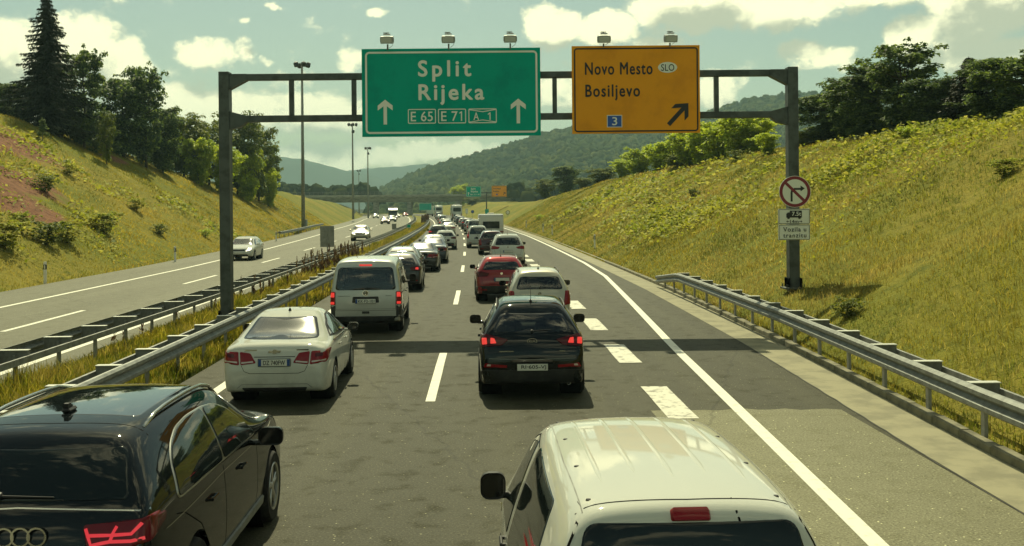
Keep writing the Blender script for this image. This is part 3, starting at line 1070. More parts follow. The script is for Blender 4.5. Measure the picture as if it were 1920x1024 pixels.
def guardrail(label, dfun, traffic, Y0, Y1, zf, back, sp, near_end, group=None, spacer_len=.42, start_drop=False):
    """traffic: +1 when the beam faces +x. back: offset of the rear rail. Parts one by one up to near_end, the rest merged."""
    g = empty('guardrail', (0, 0, 0), 0, label, 'guardrail', group)
    zc = lambda Y: zf(Y) + .60
    bk = -traffic * back
    Yb = Y0
    while Yb < min(near_end, Y1) - .1:
        Ye = min(Yb + 4.0, Y1)
        rail_piece(dfun, Yb + .004, Ye + .05, zc, wprof(traffic)).build('beam', M['galv'], g, fix=False, smooth=False)
        rail_piece(lambda Y: dfun(Y) + bk, Yb, Ye, lambda Y: zc(Y) - .0, bar_prof(.12, -traffic * .05)).build('back_rail', M['galv_dark'], g, fix=False)
        Yb = Ye
    if Yb < Y1:
        tag(rail_piece(dfun, Yb, Y1, zc, wprof(traffic), 4.0).build('beam', M['galv'], g, fix=False), kind='stuff')
        tag(rail_piece(lambda Y: dfun(Y) + bk, Yb, Y1, lambda Y: zc(Y), bar_prof(.12, -traffic * .05), 4.0).build('back_rail', M['galv_dark'], g, fix=False), kind='stuff')
    spm = MB()
    L = back - .01
    s_ = -traffic
    spm.prism([(s_ * .0, .14), (s_ * L, .14), (s_ * L, -.02), (s_ * L * .62, -.10), (s_ * .0, -.12)], 'Y', -.035, .035)
    spm.box((s_ * L / 2, 0, .149), (L, .15, .012), mi=1)  # top face coloured paler than the sides, as if sunlit
    spm = spm.mesh('spacer', [M['spacer'], M['sunlit_steel']])
    far = MB()
    Yp = Y0 + .6
    k = 0
    r = random.Random(int(Y0 * 3) + int(traffic))
    while Yp < Y1 - .2:
        x, z = c_road(Yp) + dfun(Yp), zf(Yp)
        px = x + s_ * (L * .55)
        if Yp < near_end:
            put('post', POST, g, (px, Yp, z - .02), (0, 0, head(Yp)))
            put('spacer', spm, g, (x + s_ * .012, Yp, z + .60), (0, 0, head(Yp) + r.uniform(-.01, .01)))
        else:
            far.box((px, Yp, z + .3), (.06, .11, .7))
            far.box((x + s_ * L / 2, Yp, z + .66), (L, .1, .18))
        Yp += sp
    if far.v:
        tag(far.build('post', M['galv_dark'], g), kind='stuff')
    return g


flat0 = lambda Y: 0.0
guardrail('grey steel guardrail along the left edge of the jammed carriageway', lambda Y: -5.05 - .0002 * max(0, Y - 60), 1, 3.0, 330, flat0, .42, 2.0, 120)
guardrail('older grey guardrail with rusty spacers facing the opposite carriageway', lambda Y: opp_in(Y) + .95 - .05 * math.sin(Y * .11), -1, 3.0, 330, flat0, .55, 2.0, 120)
def right_d(Y): return kerb_d(Y) - .28 + .24 * math.exp(-((Y - 12) / 30) ** 2)
guardrail('grey steel guardrail on posts behind the right kerb below the gantry post', right_d, -1, 4.0, 43.0, lambda Y: .10 - .085 * max(0, Y - 38.5), .44, 2.0, 60)
guardrail('short guardrail in front of the tall light mast on the left verge', lambda Y: opp_edge(Y) - 3.0 - max(0, (Y - 120)) * .0, 1, 118, 178, flat0, .3, 4.0, 200)


# ---------------------------------------------------------------- masts, delineators, small signs, bridge
def mast(x, Y, zb, H, r, label):
    g = empty('light_mast', (x, Y, zb), random.Random(int(Y)).uniform(0, 1), label, 'light mast', None)
    mb = MB(); mb.tube([(0, 0, -.5), (0, 0, H * .5), (0, 0, H)], [r, r * .75, r * .5], 12); mb.build('pole', M['galv_dark'], g, smooth=True)
    mb = MB(); mb.box((0, 0, H - .2), (2.1, .10, .10), .02); mb.box((0, 0, H - .2), (.10, 2.1, .10), .02); mb.build('crossarm', M['galv_dark'], g)
    lm = MB(); lm.box((0, 0, -.40), (.58, .60, .70), .09); lm.box((0, 0, -.02), (.10, .10, .2), .02)
    lm = lm.mesh('floodlight', M['black_plastic'])
    for dx, dy, dz in ((1.0, 0, .0), (-1.0, 0, .0), (0, 1.0, .0), (0, -1.0, .0)):
        put('floodlight', lm, g, (dx, dy, H + dz), (.25 * (1 if dy <= 0 else -1), .25 * dx, math.atan2(dx, -dy)))
    put('floodlight', lm, g, (.25, 0, H - 1.7), (0, .3, .6))
    mb = MB(); mb.box((r + .12, 0, 1.4), (.3, .4, 1.0), .02); mb.build('switch_box', M['lamp_grey'], g)
    return g

for px, pyt, pyb, Y, lab in ((567.5, 117, 432, 156, 'tall steel light mast nearest, its lamps above the gantry beam'), (661.5, 231, 405, 262, 'tall light mast rising just left of the green sign, second from the gantry'),
                             (690, 276, 404, 345, 'tall light mast standing under the lower left corner of the green sign'), (673, 319, 398, 560, 'thin faraway light mast between two nearer masts')):
    b, t = at_y(px, pyb, Y), at_y(px, pyt, Y)
    mast(.5 * (b.x + t.x), Y, b.z - .3, t.z - b.z + .3, .30, lab)

DEL = MB(); DEL.prism([(-.06, -.05), (.06, -.05), (.05, .04), (-.05, .04)], 'Z', -.2, .98)
DEL.prism([(-.06, -.05), (.06, -.05), (.05, .04), (-.05, .04)], 'Z', .98, 1.03)
DEL = DEL.mesh('stake', M['white_plastic'])
DB = MB(); DB.box((0, -.005, .80), (.125, .105, .22), .004); DB = DB.mesh('black_band', M['sign_black'])
DRf = MB(); DRf.box((0, -.062, .80), (.05, .012, .16), .003); DRf = DRf.mesh('reflector', M['sign_white'])
def delineator(p, label, group):
    z = ground_z(p.x, p.y)
    o = empty('delineator_post', (p.x, p.y, z), head(p.y), label, 'marker post', group)
    put('stake', DEL, o); b = put('black_band', DB, o); put('reflector', DRf, b)
delineator(at(85, 527, .1), 'white delineator post on the left verge nearest the camera', 'delineator posts')
delineator(at(328.5, 488, .1), 'white delineator post left of the gantry post on the far verge', 'delineator posts')
delineator(at(518, 450.5, .1), 'white delineator post behind the oncoming white car', 'delineator posts')
for (px, py), lab in (((1089, 468), 'white delineator post nearest on the right bank'), ((1036.5, 442), 'second delineator post along the right bank'), ((1002, 437), 'third delineator post along the right bank'), ((976.5, 428), 'fourth and small delineator post up the right bank')):
    p = at(px, py, .25)
    p.x = c_road(p.y) + kerb_d(p.y) + .9
    delineator(p, lab, 'delineator posts')


def small_sign(p_top, Y, w, h, zb, name, label, face, mface, shape='rect', post_m='galv_dark', text=None):
    c = at_y(*p_top, Y)
    g = empty(name, (c.x, Y, zb), head(Y) * 0, label, 'road sign')
    H = c.z - zb
    mb = MB(); mb.tube([(0, .05, -.3), (0, .05, H + h / 2 - .03)], .035, 8); mb.build('post', M[post_m], g)
    if shape == 'rect':
        mb = MB(); mb.box((0, 0, H), (w, .03, h), .005); f = mb.build('panel', M[mface], g)
        if mface != 'sign_back':
            f2 = MB(); o, q = rrect(0, H, w - .06, h - .06, .05), rrect(0, H, w - .14, h - .14, .03)
            n = len(o)
            f2.add([(a, -.018, b) for a, b in o + q], [(k, (k + 1) % n, n + (k + 1) % n, n + k) for k in range(n)]); f2.build('border', M['sign_white'], g)
        else:
            f2 = MB()
            for zz in (-.3, .3): f2.box((0, -.03, H + zz * h), (w - .04, .03, .05), .004)
            f2.box((0, -.045, H), (.07, .05, h), .006)
            f2.build('bracket', M['galv_dark'], g)
    else:
        mb = MB(); mb.lathe([(0, .015), (w / 2, .015), (w / 2, -.015), (0, -.015)], 24, 'Y', (0, 0, H)); mb.build('disc', M[mface], g)
        o, q = ann(w * .38, w * .49, 24)
        mb = MB(); mb.add([(a, -.018, H + b) for a, b in o + q], [(k, (k + 1) % 24, 24 + (k + 1) % 24, 24 + k) for k in range(24)]); mb.build('ring', M['sign_black'], g)
    if text:
        put('lettering', text_mesh(text, w * .6, None, M['sign_white'], .01), g, (0, -.019, H), (PI / 2, 0, 0))
    return g

small_sign((613.5, 443.5), 64, .84, 1.26, 0, 'reversed_sign', 'grey back of a tall sign in the median beside the brown stalks', None, 'sign_back')
small_sign((739, 425), 130, .55, .7, 0, 'reversed_sign', 'small grey sign back in the median ahead of the shiny oncoming car', None, 'sign_back')
small_sign((766.5, 424), 135, .55, .5, 0, 'kilometre_sign', 'small teal board low in the median grass', None, 'sign_green')
small_sign((952, 398.5), 215, .85, .85, .4, 'round_sign', 'round white sign with dark ring on the right bank', None, 'sign_white', 'round')
small_sign((875, 396), 250, .6, 1.1, .2, 'warning_sign', 'small white sign at the exit fork, left of the dark round sign', None, 'sign_white')
small_sign((886, 397), 250, .75, .75, .2, 'round_sign', 'dark blue round arrow sign at the exit fork', None, 'sign_blue', 'round')
small_sign((797.5, 388), 380, 4.4, 2.4, .2, 'direction_sign', 'green direction board standing under the bridge', None, 'sign_green')

# far butterfly sign
Y = 276.0
c = at_y(912, 360, Y)
g = empty('sign_gantry', (c.x, Y, .2), 0, 'slim T shaped sign post far ahead behind the caravan roof', 'gantry')
zz = at_y(912, 361, Y).z - .2
mb = MB(); mb.box((0, 0, zz / 2), (.3, .3, zz + .5), .02); mb.build('post', M['gantry'], g)
mb = MB(); mb.box((0, 0, zz), (9.0, .25, .25), .02); mb.build('beam', M['gantry'], g)
mb = MB(); mb.box((.1, -.2, 1.7), (.95, .04, 1.45), .01); p_ = mb.build('exit_panel', M['sign_green'], g)
for (x0, y0, x1, y1), m_, tx, nm, lab in (((874, 349.5, 902, 369), M['sign_green'], ('Split', 'Rijeka'), 'direction_sign', 'small faraway green sign reading Split Rijeka before the bridge'),
                                     ((922, 348.5, 950, 369), M['sign_orange'], ('Novo Mesto', 'Bosiljevo'), 'exit_sign', 'small faraway orange exit sign before the wooded hill')):
    root, fc, w, h = sign_board(nm, lab, ((x0, y0), (x1, y1)), Y - .4, None, m_)
    tm = WH if m_ == M['sign_green'] else BK
    fc.ring('border', x0 + .7, y0 + .7, x1 - .7, y1 - .7, .35, .8, tm, 3)
    if tm == WH:
        fc.text(tx[0], x0 + 9, y0 + 3, x0 + 18, y0 + 7, tm, 3, .02); fc.text(tx[1], x0 + 9, y0 + 8, x0 + 22, y0 + 12.4, tm, 3, .02)
        fc.text('E65 E71 A1', x0 + 8, y0 + 14, x0 + 25, y0 + 16.4, tm, 3, .01)
        fc.poly('arrow', arrow_pts(x0 + 4.5, y0 + 11, y0 + 17, .5, 1.7, 1.6), tm, 3)
    else:
        fc.text(tx[0], x0 + 3, y0 + 4, x0 + 17, y0 + 6.5, tm, 3, .02); fc.text(tx[1], x0 + 3, y0 + 9, x0 + 14, y0 + 12, tm, 3, .02)
        fc.poly('route_shield', [(x0 + 8, y0 + 15), (x0 + 11, y0 + 15), (x0 + 11, y0 + 17.5), (x0 + 8, y0 + 17.5)], M['sign_blue'], 3)
        fc.poly('arrow', rot([(x0 + 23.5 + a * .12, y0 + 14.5 + b * .12) for a, b in ar], x0 + 23.5, y0 + 14.5, math.radians(43)), tm, 3)
    for k in (-.25, .25):
        mb = MB(); mb.box((w * k, -.3, h / 2 + .25), (.5, .4, .3), .04); mb.build('floodlight', M['lamp_grey'], root)

# overpass
BY = 425.0
br = empty('overpass_bridge', (0, BY, 0), math.radians(-2), 'long low concrete bridge crossing the motorway in the distance', 'bridge')
bl, brr = at_y(612, 372, BY), at_y(1010, 371, BY)
zt, zb = 8.0, 5.4
mb = MB()
mb.prism([(-4.2, zt - .55), (-4.2, zt - .2), (4.2, zt - .2), (4.2, zt - .55), (2.6, zb), (-2.6, zb)], 'X', bl.x - 20, 14)
mb.build('deck', M['bridge'], br)
for y in (-4.25, 4.25):
    mb = MB(); mb.box(((bl.x - 6) / 2, y, zt - .1), (14 - bl.x + 20, .28, .85), .03); mb.build('parapet', M['bridge'], br)
mb = MB()
for k in range(60):
    x = bl.x - 15 + k * (30 - bl.x) / 60
    mb.tube([(x, -4.25, zt + .3), (x, -4.25, zt + 1.5)], .035, 4)
for z in (.9, 1.5):
    mb.tube([(bl.x - 15, -4.25, zt + z), (14, -4.25, zt + z)], .03, 4)
mb.build('railing', M['galv_dark'], br)
for x in (at_y(768, 390, BY).x, at_y(704, 390, BY).x):
    for y in (-2, 2):
        mb = MB(); mb.box((x, y, zb / 2 - .3), (1.6, .9, zb + .5), .08); mb.build('pier', M['bridge'], br)
for x, w_ in ((c_road(BY) + 12, 2), (bl.x - 22, 3)):
    mb = MB(); mb.box((x, 0, zb / 2), (w_, 9, zb), .1); mb.build('abutment', M['bridge'], br)
# road embankment that carries the bridge's road to the right
mb = MB()
mb.prism([(-12, -1), (-4.3, zt - .45), (4.3, zt - .45), (14, -1)], 'X', 8, 190)
o = mb.build('embankment', M['verge'], None, loc=(0, BY, 0), rot=(0, 0, math.radians(-2))); tag(o, kind='structure')
mb = MB()
mb.prism([(-.04, .3), (.04, .3), (.04, .75), (-.04, .75)], 'X', 15, 150)
for k in range(34): mb.box((15 + k * 4, .1, .3), (.1, .1, .8))
tag(mb.build('guardrail', M['galv'], None, loc=(0, BY - 3.9, zt - .5), rot=(0, 0, math.radians(-2))), 'distant guardrail along the road on the embankment right of the bridge', 'guardrail')
# ---------------------------------------------------------------- vehicles
def paint(name, col, metal=0.0, rough=.32, coat=1.0):
    m = mat(name, col, rough, metal, .0 if metal < .2 else .4, coat, .04)
    n = N(m.node_tree)
    b = m.node_tree.nodes['Principled BSDF']
    co = n.new('ShaderNodeTexCoord').outputs['Object']
    z = n.new('ShaderNodeSeparateXYZ', {0: co}).outputs[2]
    dust = n.math('MULTIPLY', n.smooth(z, .75, .25), n.smooth(n.noise(co, 3.5, 5, .65).outputs['Fac'], .3, .75))   # road dust thrown up along the sills
    fl = n.smooth(n.noise(co, 1.3, 3, .5).outputs['Fac'], .3, .8)
    c = n.mix(n.math('MULTIPLY', fl, .12), col, tuple(x * .8 for x in col))
    c = n.mix(n.math('MULTIPLY', dust, .16 if max(col) < .06 else .5), c, (.16, .145, .11))
    n.link(c, b.inputs['Base Color'])
    n.link(n.smooth(dust, 0, 1, .04, .4), b.inputs['Coat Roughness'])
    return m


P = {
    'black': paint('black_paint', (.006, .008, .009), 0, .25, .8),
    'white': paint('white_paint', (.58, .58, .51), 0, .35),
    'silver': paint('silver_paint', (.46, .47, .43), .3, .38),
    'beige': paint('beige_paint', (.46, .43, .33), .3, .38),
    'red': paint('red_paint', (.28, .022, .028), .15, .35),
    'maroon': paint('maroon_paint', (.045, .010, .016), .3, .35),
    'graphite': paint('graphite_paint', (.022, .024, .026), .3, .35, .7),
    'blue': paint('dark_blue_paint', (.012, .02, .04), .3, .35),
    'grey': paint('grey_paint', (.16, .165, .155), .5, .38),
    'green': paint('dark_green_paint', (.015, .03, .02), .3, .35),
}
M['tyre'] = vary(mat('tyre_rubber', (.012, .012, .012), .85, 0, .3), (.03, .028, .024), 9)
M['rim'] = mat('alloy_rim', (.42, .42, .40), .3, .85)
M['trim'] = mat('black_trim', (.010, .010, .011), .55, 0, .4)
M['plastic'] = vary(mat('bumper_plastic', (.018, .018, .018), .6, 0, .4), (.04, .038, .033), 4)
M['chrome'] = mat('chrome', (.5, .5, .46), .18, 1.0)
M['window_chrome'] = mat('satin_trim', (.42, .42, .39), .3, .9)
M['frit'] = mat('black_glass', (.006, .007, .008), .05, 0, .7)
M['roof_glass'] = mat('roof_glass', (.006, .008, .009), .03, 0, 1.0, .6)
M['cabin'] = mat('cabin_fabric', (.022, .022, .022), .9, 0, .2)
M['dark'] = mat('underbody', (.004, .004, .004), .9, 0, .1)
M['lamp_red'] = mat('tail_lamp_red', (.24, .006, .010), .12, 0, .35)
M['lamp_dark'] = mat('tail_lamp_smoked', (.08, .004, .008), .12, 0, .35)
M['lamp_deep'] = mat('tail_lamp_deep_red', (.15, .006, .012), .12, 0, .4)
M['lamp_clear'] = mat('lamp_clear', (.55, .45, .40), .12, 0, .5, 1.0)
M['brake'] = mat('brake_lamp_lit', (.3, .01, .012), .3, 0, .4, .5, emit=(1, .055, .04), emit_s=.42)
M['led'] = mat('tail_led_strip', (.3, .01, .02), .3, 0, .4, .5, emit=(1, .045, .06), emit_s=.34)
M['headlamp'] = mat('headlamp_lit', (.7, .7, .6), .1, 0, .5, emit=(1, .9, .6), emit_s=2.2)
M['plate'] = mat('plate_white', (.66, .66, .58), .45)
M['plate_blue'] = mat('plate_blue', (.01, .06, .24), .45)
M['ink'] = mat('plate_ink', (.012, .012, .014), .5)


def window_glass(name, tint, gl=.07, k=1.5):
    m = bpy.data.materials.new(name)
    m.use_nodes = True
    m.node_tree.nodes.clear()
    n = N(m.node_tree)
    out = n.new('ShaderNodeOutputMaterial')
    fr = n.new('ShaderNodeFresnel', {'IOR': 1.55})
    t = n.new('ShaderNodeBsdfTransparent', {'Color': (*tint, 1)})
    g = n.new('ShaderNodeBsdfGlossy', {'Color': (1, 1, 1, 1), 'Roughness': gl})
    f = n.math('MINIMUM', n.math('MULTIPLY', fr.outputs[0], k), 1.0)
    ms = n.new('ShaderNodeMixShader', {0: f, 1: t.outputs[0], 2: g.outputs[0]})
    n.link(ms.outputs[0], out.inputs[0])
    return m


M['glass'] = window_glass('window_glass', (.74, .80, .74), .10)
M['glass_dark'] = window_glass('tinted_glass', (.44, .50, .47), .04)
M['glass_rear'] = window_glass('dusty_rear_glass', (.10, .115, .105), .10, 2.0)
M['privacy'] = mat('privacy_glass', (.008, .012, .012), .03, 0, .38)


def body_cage(st, bulge=.035):
    """st: stations rear to front (yl, yb, yt, wm, wb, wt, zlo, zm, zb, ze, zc)"""
    vs, fs, rings = [], [], []
    for (yl, yb, yt, wm, wb, wt, zlo, zm, zb, ze, zc) in st:
        ws = wm * .95
        half = [(0, yl, zlo), (.80 * ws, yl, zlo), (ws, yl, zlo), (wm, yl, zm), (wb, yb, zb), (wt, yt, ze), (.74 * wt, yt, ze + (zc - ze) * .75), (0, yt, zc)]
        R, Lf = [], []
        for k, p in enumerate(half):
            R.append(len(vs)); vs.append(p)
        for k, p in enumerate(half):
            if k in (0, 7):
                Lf.append(R[k])
            else:
                Lf.append(len(vs)); vs.append((-p[0], p[1], p[2]))
        rings.append((R, Lf))
    for a, b in zip(rings, rings[1:]):
        for k in range(7):
            fs.append((a[0][k], b[0][k], b[0][k + 1], a[0][k + 1]))
            fs.append((a[1][k + 1], b[1][k + 1], b[1][k], a[1][k]))
    for end, sg in ((0, -1), (-1, 1)):
        R, Lf = rings[end]
        rows = {}
        for k in range(2, 6):
            x, y, z = vs[R[k]]
            if k == 2:
                rows[k] = (Lf[2], Lf[1], R[0], R[1], R[2])
            elif k == 5:
                rows[k] = (Lf[5], Lf[6], R[7], R[6], R[5])
            else:
                q = []
                for f in (-.8, 0, .8):
                    q.append(len(vs)); vs.append((f * x, y + sg * bulge * (1 - abs(f) * .55), z))
                rows[k] = (Lf[k], q[0], q[1], q[2], R[k])
        for k in range(2, 5):
            for j in range(4):
                f = (rows[k][j], rows[k][j + 1], rows[k + 1][j + 1], rows[k + 1][j])
                fs.append(f if sg < 0 else f[::-1])
    return vs, fs, rings


def subdiv(vs, fs, level, creases=()):
    me = bpy.data.meshes.new('cage')
    me.from_pydata(vs, [], fs)
    if creases:
        at_ = me.attributes.new('crease_edge', 'FLOAT', 'EDGE')
        lut = {tuple(sorted(e.vertices)): e.index for e in me.edges}
        for a, b, c in creases:
            k = lut.get(tuple(sorted((a, b))))
            if k is not None: at_.data[k].value = c
    o = bpy.data.objects.new('cage', me)
    COL.objects.link(o)
    md = o.modifiers.new('s', 'SUBSURF')
    md.levels = md.render_levels = level
    dg = bpy.context.evaluated_depsgraph_get()
    out = bpy.data.meshes.new_from_object(o.evaluated_get(dg), depsgraph=dg)
    bpy.data.objects.remove(o)
    bpy.data.meshes.remove(me)
    return out


def round_poly(pts, r, n=5):
    if r <= 0: return [Vector(p) for p in pts]
    out = []
    m = len(pts)
    for i in range(m):
        p, a, b = Vector(pts[i]), Vector(pts[i - 1]), Vector(pts[(i + 1) % m])
        da, db = (a - p), (b - p)
        rr = min(r, da.length * .45, db.length * .45)
        q0, q1 = p + da.normalized() * rr, p + db.normalized() * rr
        for k in range(n + 1):
            t = k / n
            out.append((1 - t) ** 2 * q0 + 2 * t * (1 - t) * p + t * t * q1)
    return out


def resample(pts, step):
    out = []
    for i, p in enumerate(pts):
        q = pts[(i + 1) % len(pts)]
        k = max(1, int((q - p).length / step))
        out += [p + (q - p) * j / k for j in range(k)]
    return out


class Car:
    def __init__(self, st, L, W, H, wheels, wr, level=3, crease=.28, arch=.055, roof_cr=.0, cap_cr=.25):
        vs, fs, rings = body_cage(st)
        cr = []
        for a, b in zip(rings, rings[1:]):
            for s in (0, 1):
                cr.append((a[s][4], b[s][4], crease))
                cr.append((a[s][2], b[s][2], .4))
                cr.append((a[s][5], b[s][5], roof_cr))
        for e in (0, -1):
            for s in (0, 1):
                for k in range(2, 5): cr.append((rings[e][s][k], rings[e][s][k + 1], cap_cr))
        me = subdiv(vs, fs, level, cr)
        co = np.empty(len(me.vertices) * 3, np.float32)
        me.vertices.foreach_get('co', co)
        co = co.reshape(-1, 3)
        lo, hi = co.min(0), co.max(0)
        zl = min(s[6] for s in st)
        co[:, 0] *= W / (hi[0] - lo[0])
        co[:, 1] = (co[:, 1] - lo[1]) * L / (hi[1] - lo[1])
        co[:, 2] = zl + (co[:, 2] - lo[2]) * (H - zl) / (hi[2] - lo[2])
        me.vertices.foreach_set('co', co.ravel())
        me.update()
        self.me, self.L, self.W, self.H, self.wheels, self.wr, self.arch = me, L, W, H, wheels, wr, wr + arch
        self.bvh = BVHTree.FromPolygons([v.co[:] for v in me.vertices], [p.vertices[:] for p in me.polygons])
        self.holes = []
        self.root = None

    def ray(self, view, a, b):
        o, d = {'rear': ((a, -3, b), (0, 1, 0)), 'front': ((a, 12, b), (0, -1, 0)), 'right': ((4, a, b), (-1, 0, 0)), 'left': ((-4, a, b), (1, 0, 0)), 'top': ((a, b, 6), (0, 0, -1))}[view]
        h = self.bvh.ray_cast(Vector(o), Vector(d))
        if h[0] is None:
            g = {'rear': (a, .2, b), 'front': (a, self.L - .2, b), 'right': (self.W / 2, a, b), 'left': (-self.W / 2, a, b), 'top': (a, b, self.H)}[view]
            h = self.bvh.find_nearest(Vector(g))
        return h[0], h[1]

    def pt(self, view, a, b, off=0.0):
        p, n = self.ray(view, a, b)
        return p + n * off

    def decal(self, view, poly, name, m, parent, r=.04, off=.006, frit=0.0, frit_m=None, step=.09, hole=False, rings=5, rim=.012):
        pts = resample(round_poly(poly, r), step)
        c = sum(pts, Vector((0, 0))) / len(pts)
        n = len(pts)
        ts = []
        for p in pts:
            dl = max((p - c).length, .02)
            t = [(1.0, -.004), (1 - min(.3, rim / dl), off)]
            tf = 1 - min(.6, (frit if frit else rim * 2) / dl)
            t.append((tf, off))
            for k in range(1, rings):
                t.append((tf * (1 - k / rings), off))
            ts.append(t)
        nr = len(ts[0])
        vs, fs, mi = [], [], []
        for j in range(nr):
            for p, t in zip(pts, ts):
                q = c + (p - c) * t[j][0]
                vs.append(self.pt(view, q.x, q.y, t[j][1]))
        vs.append(self.pt(view, c.x, c.y, off))
        for j in range(nr - 1):
            for k in range(n):
                fs.append((j * n + k, j * n + (k + 1) % n, (j + 1) * n + (k + 1) % n, (j + 1) * n + k))
                mi.append(1 if frit and j < 2 else 0)
        for k in range(n):
            fs.append(((nr - 1) * n + k, (nr - 1) * n + (k + 1) % n, nr * n))
            mi.append(0)
        if hole:
            self.holes.append((view, [c + (p - c) * (t[2][0] * .55 + .45 * 1.0) for p, t in zip(pts, ts)]))
        mb = MB()
        mb.v, mb.f, mb.m = [tuple(v) for v in vs], fs, mi
        return mb.build(name, [m, frit_m or m] if frit else m, parent, smooth=True, angle=.9)

    def both(self, view_r, poly, name, m, parent, **k):
        """same decal on both sides: a rear/front/top view polygon is mirrored in x, a side polygon is put on the left too"""
        if view_r == 'right':
            return [self.decal('right', poly, name, m, parent, **k), self.decal('left', poly, name, m, parent, **k)]
        return [self.decal(view_r, poly, name, m, parent, **k), self.decal(view_r, [(-a, b) for a, b in poly][::-1], name, m, parent, **k)]

    def seam(self, view, line, name, m, parent, w=.008, off=.0015, closed=False, step=.05):
        pts = [Vector(p) for p in line]
        if closed: pts = pts + [pts[0]]
        dense = [pts[0]]
        for p, q in zip(pts, pts[1:]):
            k = max(1, int((q - p).length / step))
            dense += [p + (q - p) * j / k for j in range(1, k + 1)]
        vs, fs = [], []
        for i, p in enumerate(dense):
            t = (dense[min(i + 1, len(dense) - 1)] - dense[max(0, i - 1)])
            t = Vector((-t.y, t.x)).normalized() * w / 2 if t.length else Vector((w / 2, 0))
            for s in (-1, 1):
                q = p + t * s
                vs.append(self.pt(view, q.x, q.y, off))
        for i in range(len(dense) - 1):
            fs.append((2 * i, 2 * i + 1, 2 * i + 3, 2 * i + 2))
        mb = MB()
        mb.v, mb.f, mb.m = [tuple(v) for v in vs], fs, [0] * len(fs)
        return mb.build(name, m, parent, smooth=True)

    def finish(self, body_m, parent, lip=None):
        bm = bmesh.new()
        bm.from_mesh(self.me)
        bmesh.ops.recalc_face_normals(bm, faces=bm.faces)
        dele = set()
        for f in bm.faces:
            c = f.calc_center_median()
            for yw in self.wheels:
                if abs(c.x) > self.W * .5 - .42 and (c.y - yw) ** 2 + (c.z - self.wr) ** 2 < self.arch ** 2:
                    dele.add(f)
        bmesh.ops.delete(bm, geom=list(dele), context='FACES')
        for v in bm.verts:
            if v.is_boundary:
                for yw in self.wheels:
                    r = math.hypot(v.co.y - yw, v.co.z - self.wr)
                    if abs(r - self.arch) < .14 and r > 1e-4 and abs(v.co.x) > self.W * .5 - .3:
                        k = self.arch / r
                        v.co.y, v.co.z = yw + (v.co.y - yw) * k, self.wr + (v.co.z - self.wr) * k
        dele = set()
        for view, poly in self.holes:
            ax = {'rear': (0, 2), 'front': (0, 2), 'right': (1, 2), 'left': (1, 2), 'top': (0, 1)}[view]
            want = {'rear': (0, -1, 0), 'front': (0, 1, 0), 'right': (1, 0, 0), 'left': (-1, 0, 0), 'top': (0, 0, 1)}[view]
            wv = Vector(want)
            xs_ = [p.x for p in poly]; ys_ = [p.y for p in poly]
            x0, x1, y0, y1 = min(xs_), max(xs_), min(ys_), max(ys_)
            n = len(poly)
            for f in bm.faces:
                c = f.calc_center_median()
                a, b = c[ax[0]], c[ax[1]]
                if a < x0 or a > x1 or b < y0 or b > y1 or f.normal.dot(wv) < .12: continue
                ins = False
                j = n - 1
                for i in range(n):
                    p, q = poly[i], poly[j]
                    if (p.y > b) != (q.y > b) and a < (q.x - p.x) * (b - p.y) / (q.y - p.y) + p.x: ins = not ins
                    j = i
                if ins: dele.add(f)
        bmesh.ops.delete(bm, geom=list(dele), context='FACES')
        me = bpy.data.meshes.new('body')
        bm.to_mesh(me)
        bm.free()
        me.polygons.foreach_set('use_smooth', [True] * len(me.polygons))
        me.materials.append(body_m)
        bpy.data.meshes.remove(self.me)
        o = put('body', me, parent)
        o.material_slots[0].link = 'OBJECT'
        o.material_slots[0].material = body_m
        # dark wheel housings and the lip round each opening
        mb = MB()
        lm = MB()
        for yw in self.wheels:
            for s in (-1, 1):
                xo = s * (self.W / 2 - .02)
                xi = s * (self.W / 2 - .40)
                prof = [(self.arch + .012, xo - s * .04), (self.arch + .012, xi), (0, xi)]
                mb.lathe(prof, 20, 'X', (0, yw, self.wr))
                if lip:
                    vs, fs = [], []
                    for k in range(25):
                        an = math.radians(-12 + 204 * k / 24)
                        for rr, of in ((self.arch - .012, -.01), (self.arch - .010, .012), (self.arch + .038, .012), (self.arch + .048, -.004)):
                            y, z = yw + rr * math.cos(an), self.wr + rr * math.sin(an)
                            p, nn = self.ray('right' if s > 0 else 'left', y, max(z, .3))
                            vs.append((p.x + s * of, y, z))
                    for k in range(24):
                        for j in range(3): fs.append((4 * k + j, 4 * k + j + 1, 4 * k + 5 + j, 4 * k + 4 + j))
                    lm.add(vs, fs)
        tag(mb.build('wheel_housing', M['dark'], parent, smooth=True), kind='stuff')
        if lip: tag(lm.build('wheel_arch_trim', lip, parent, smooth=True), kind='stuff')
        return o


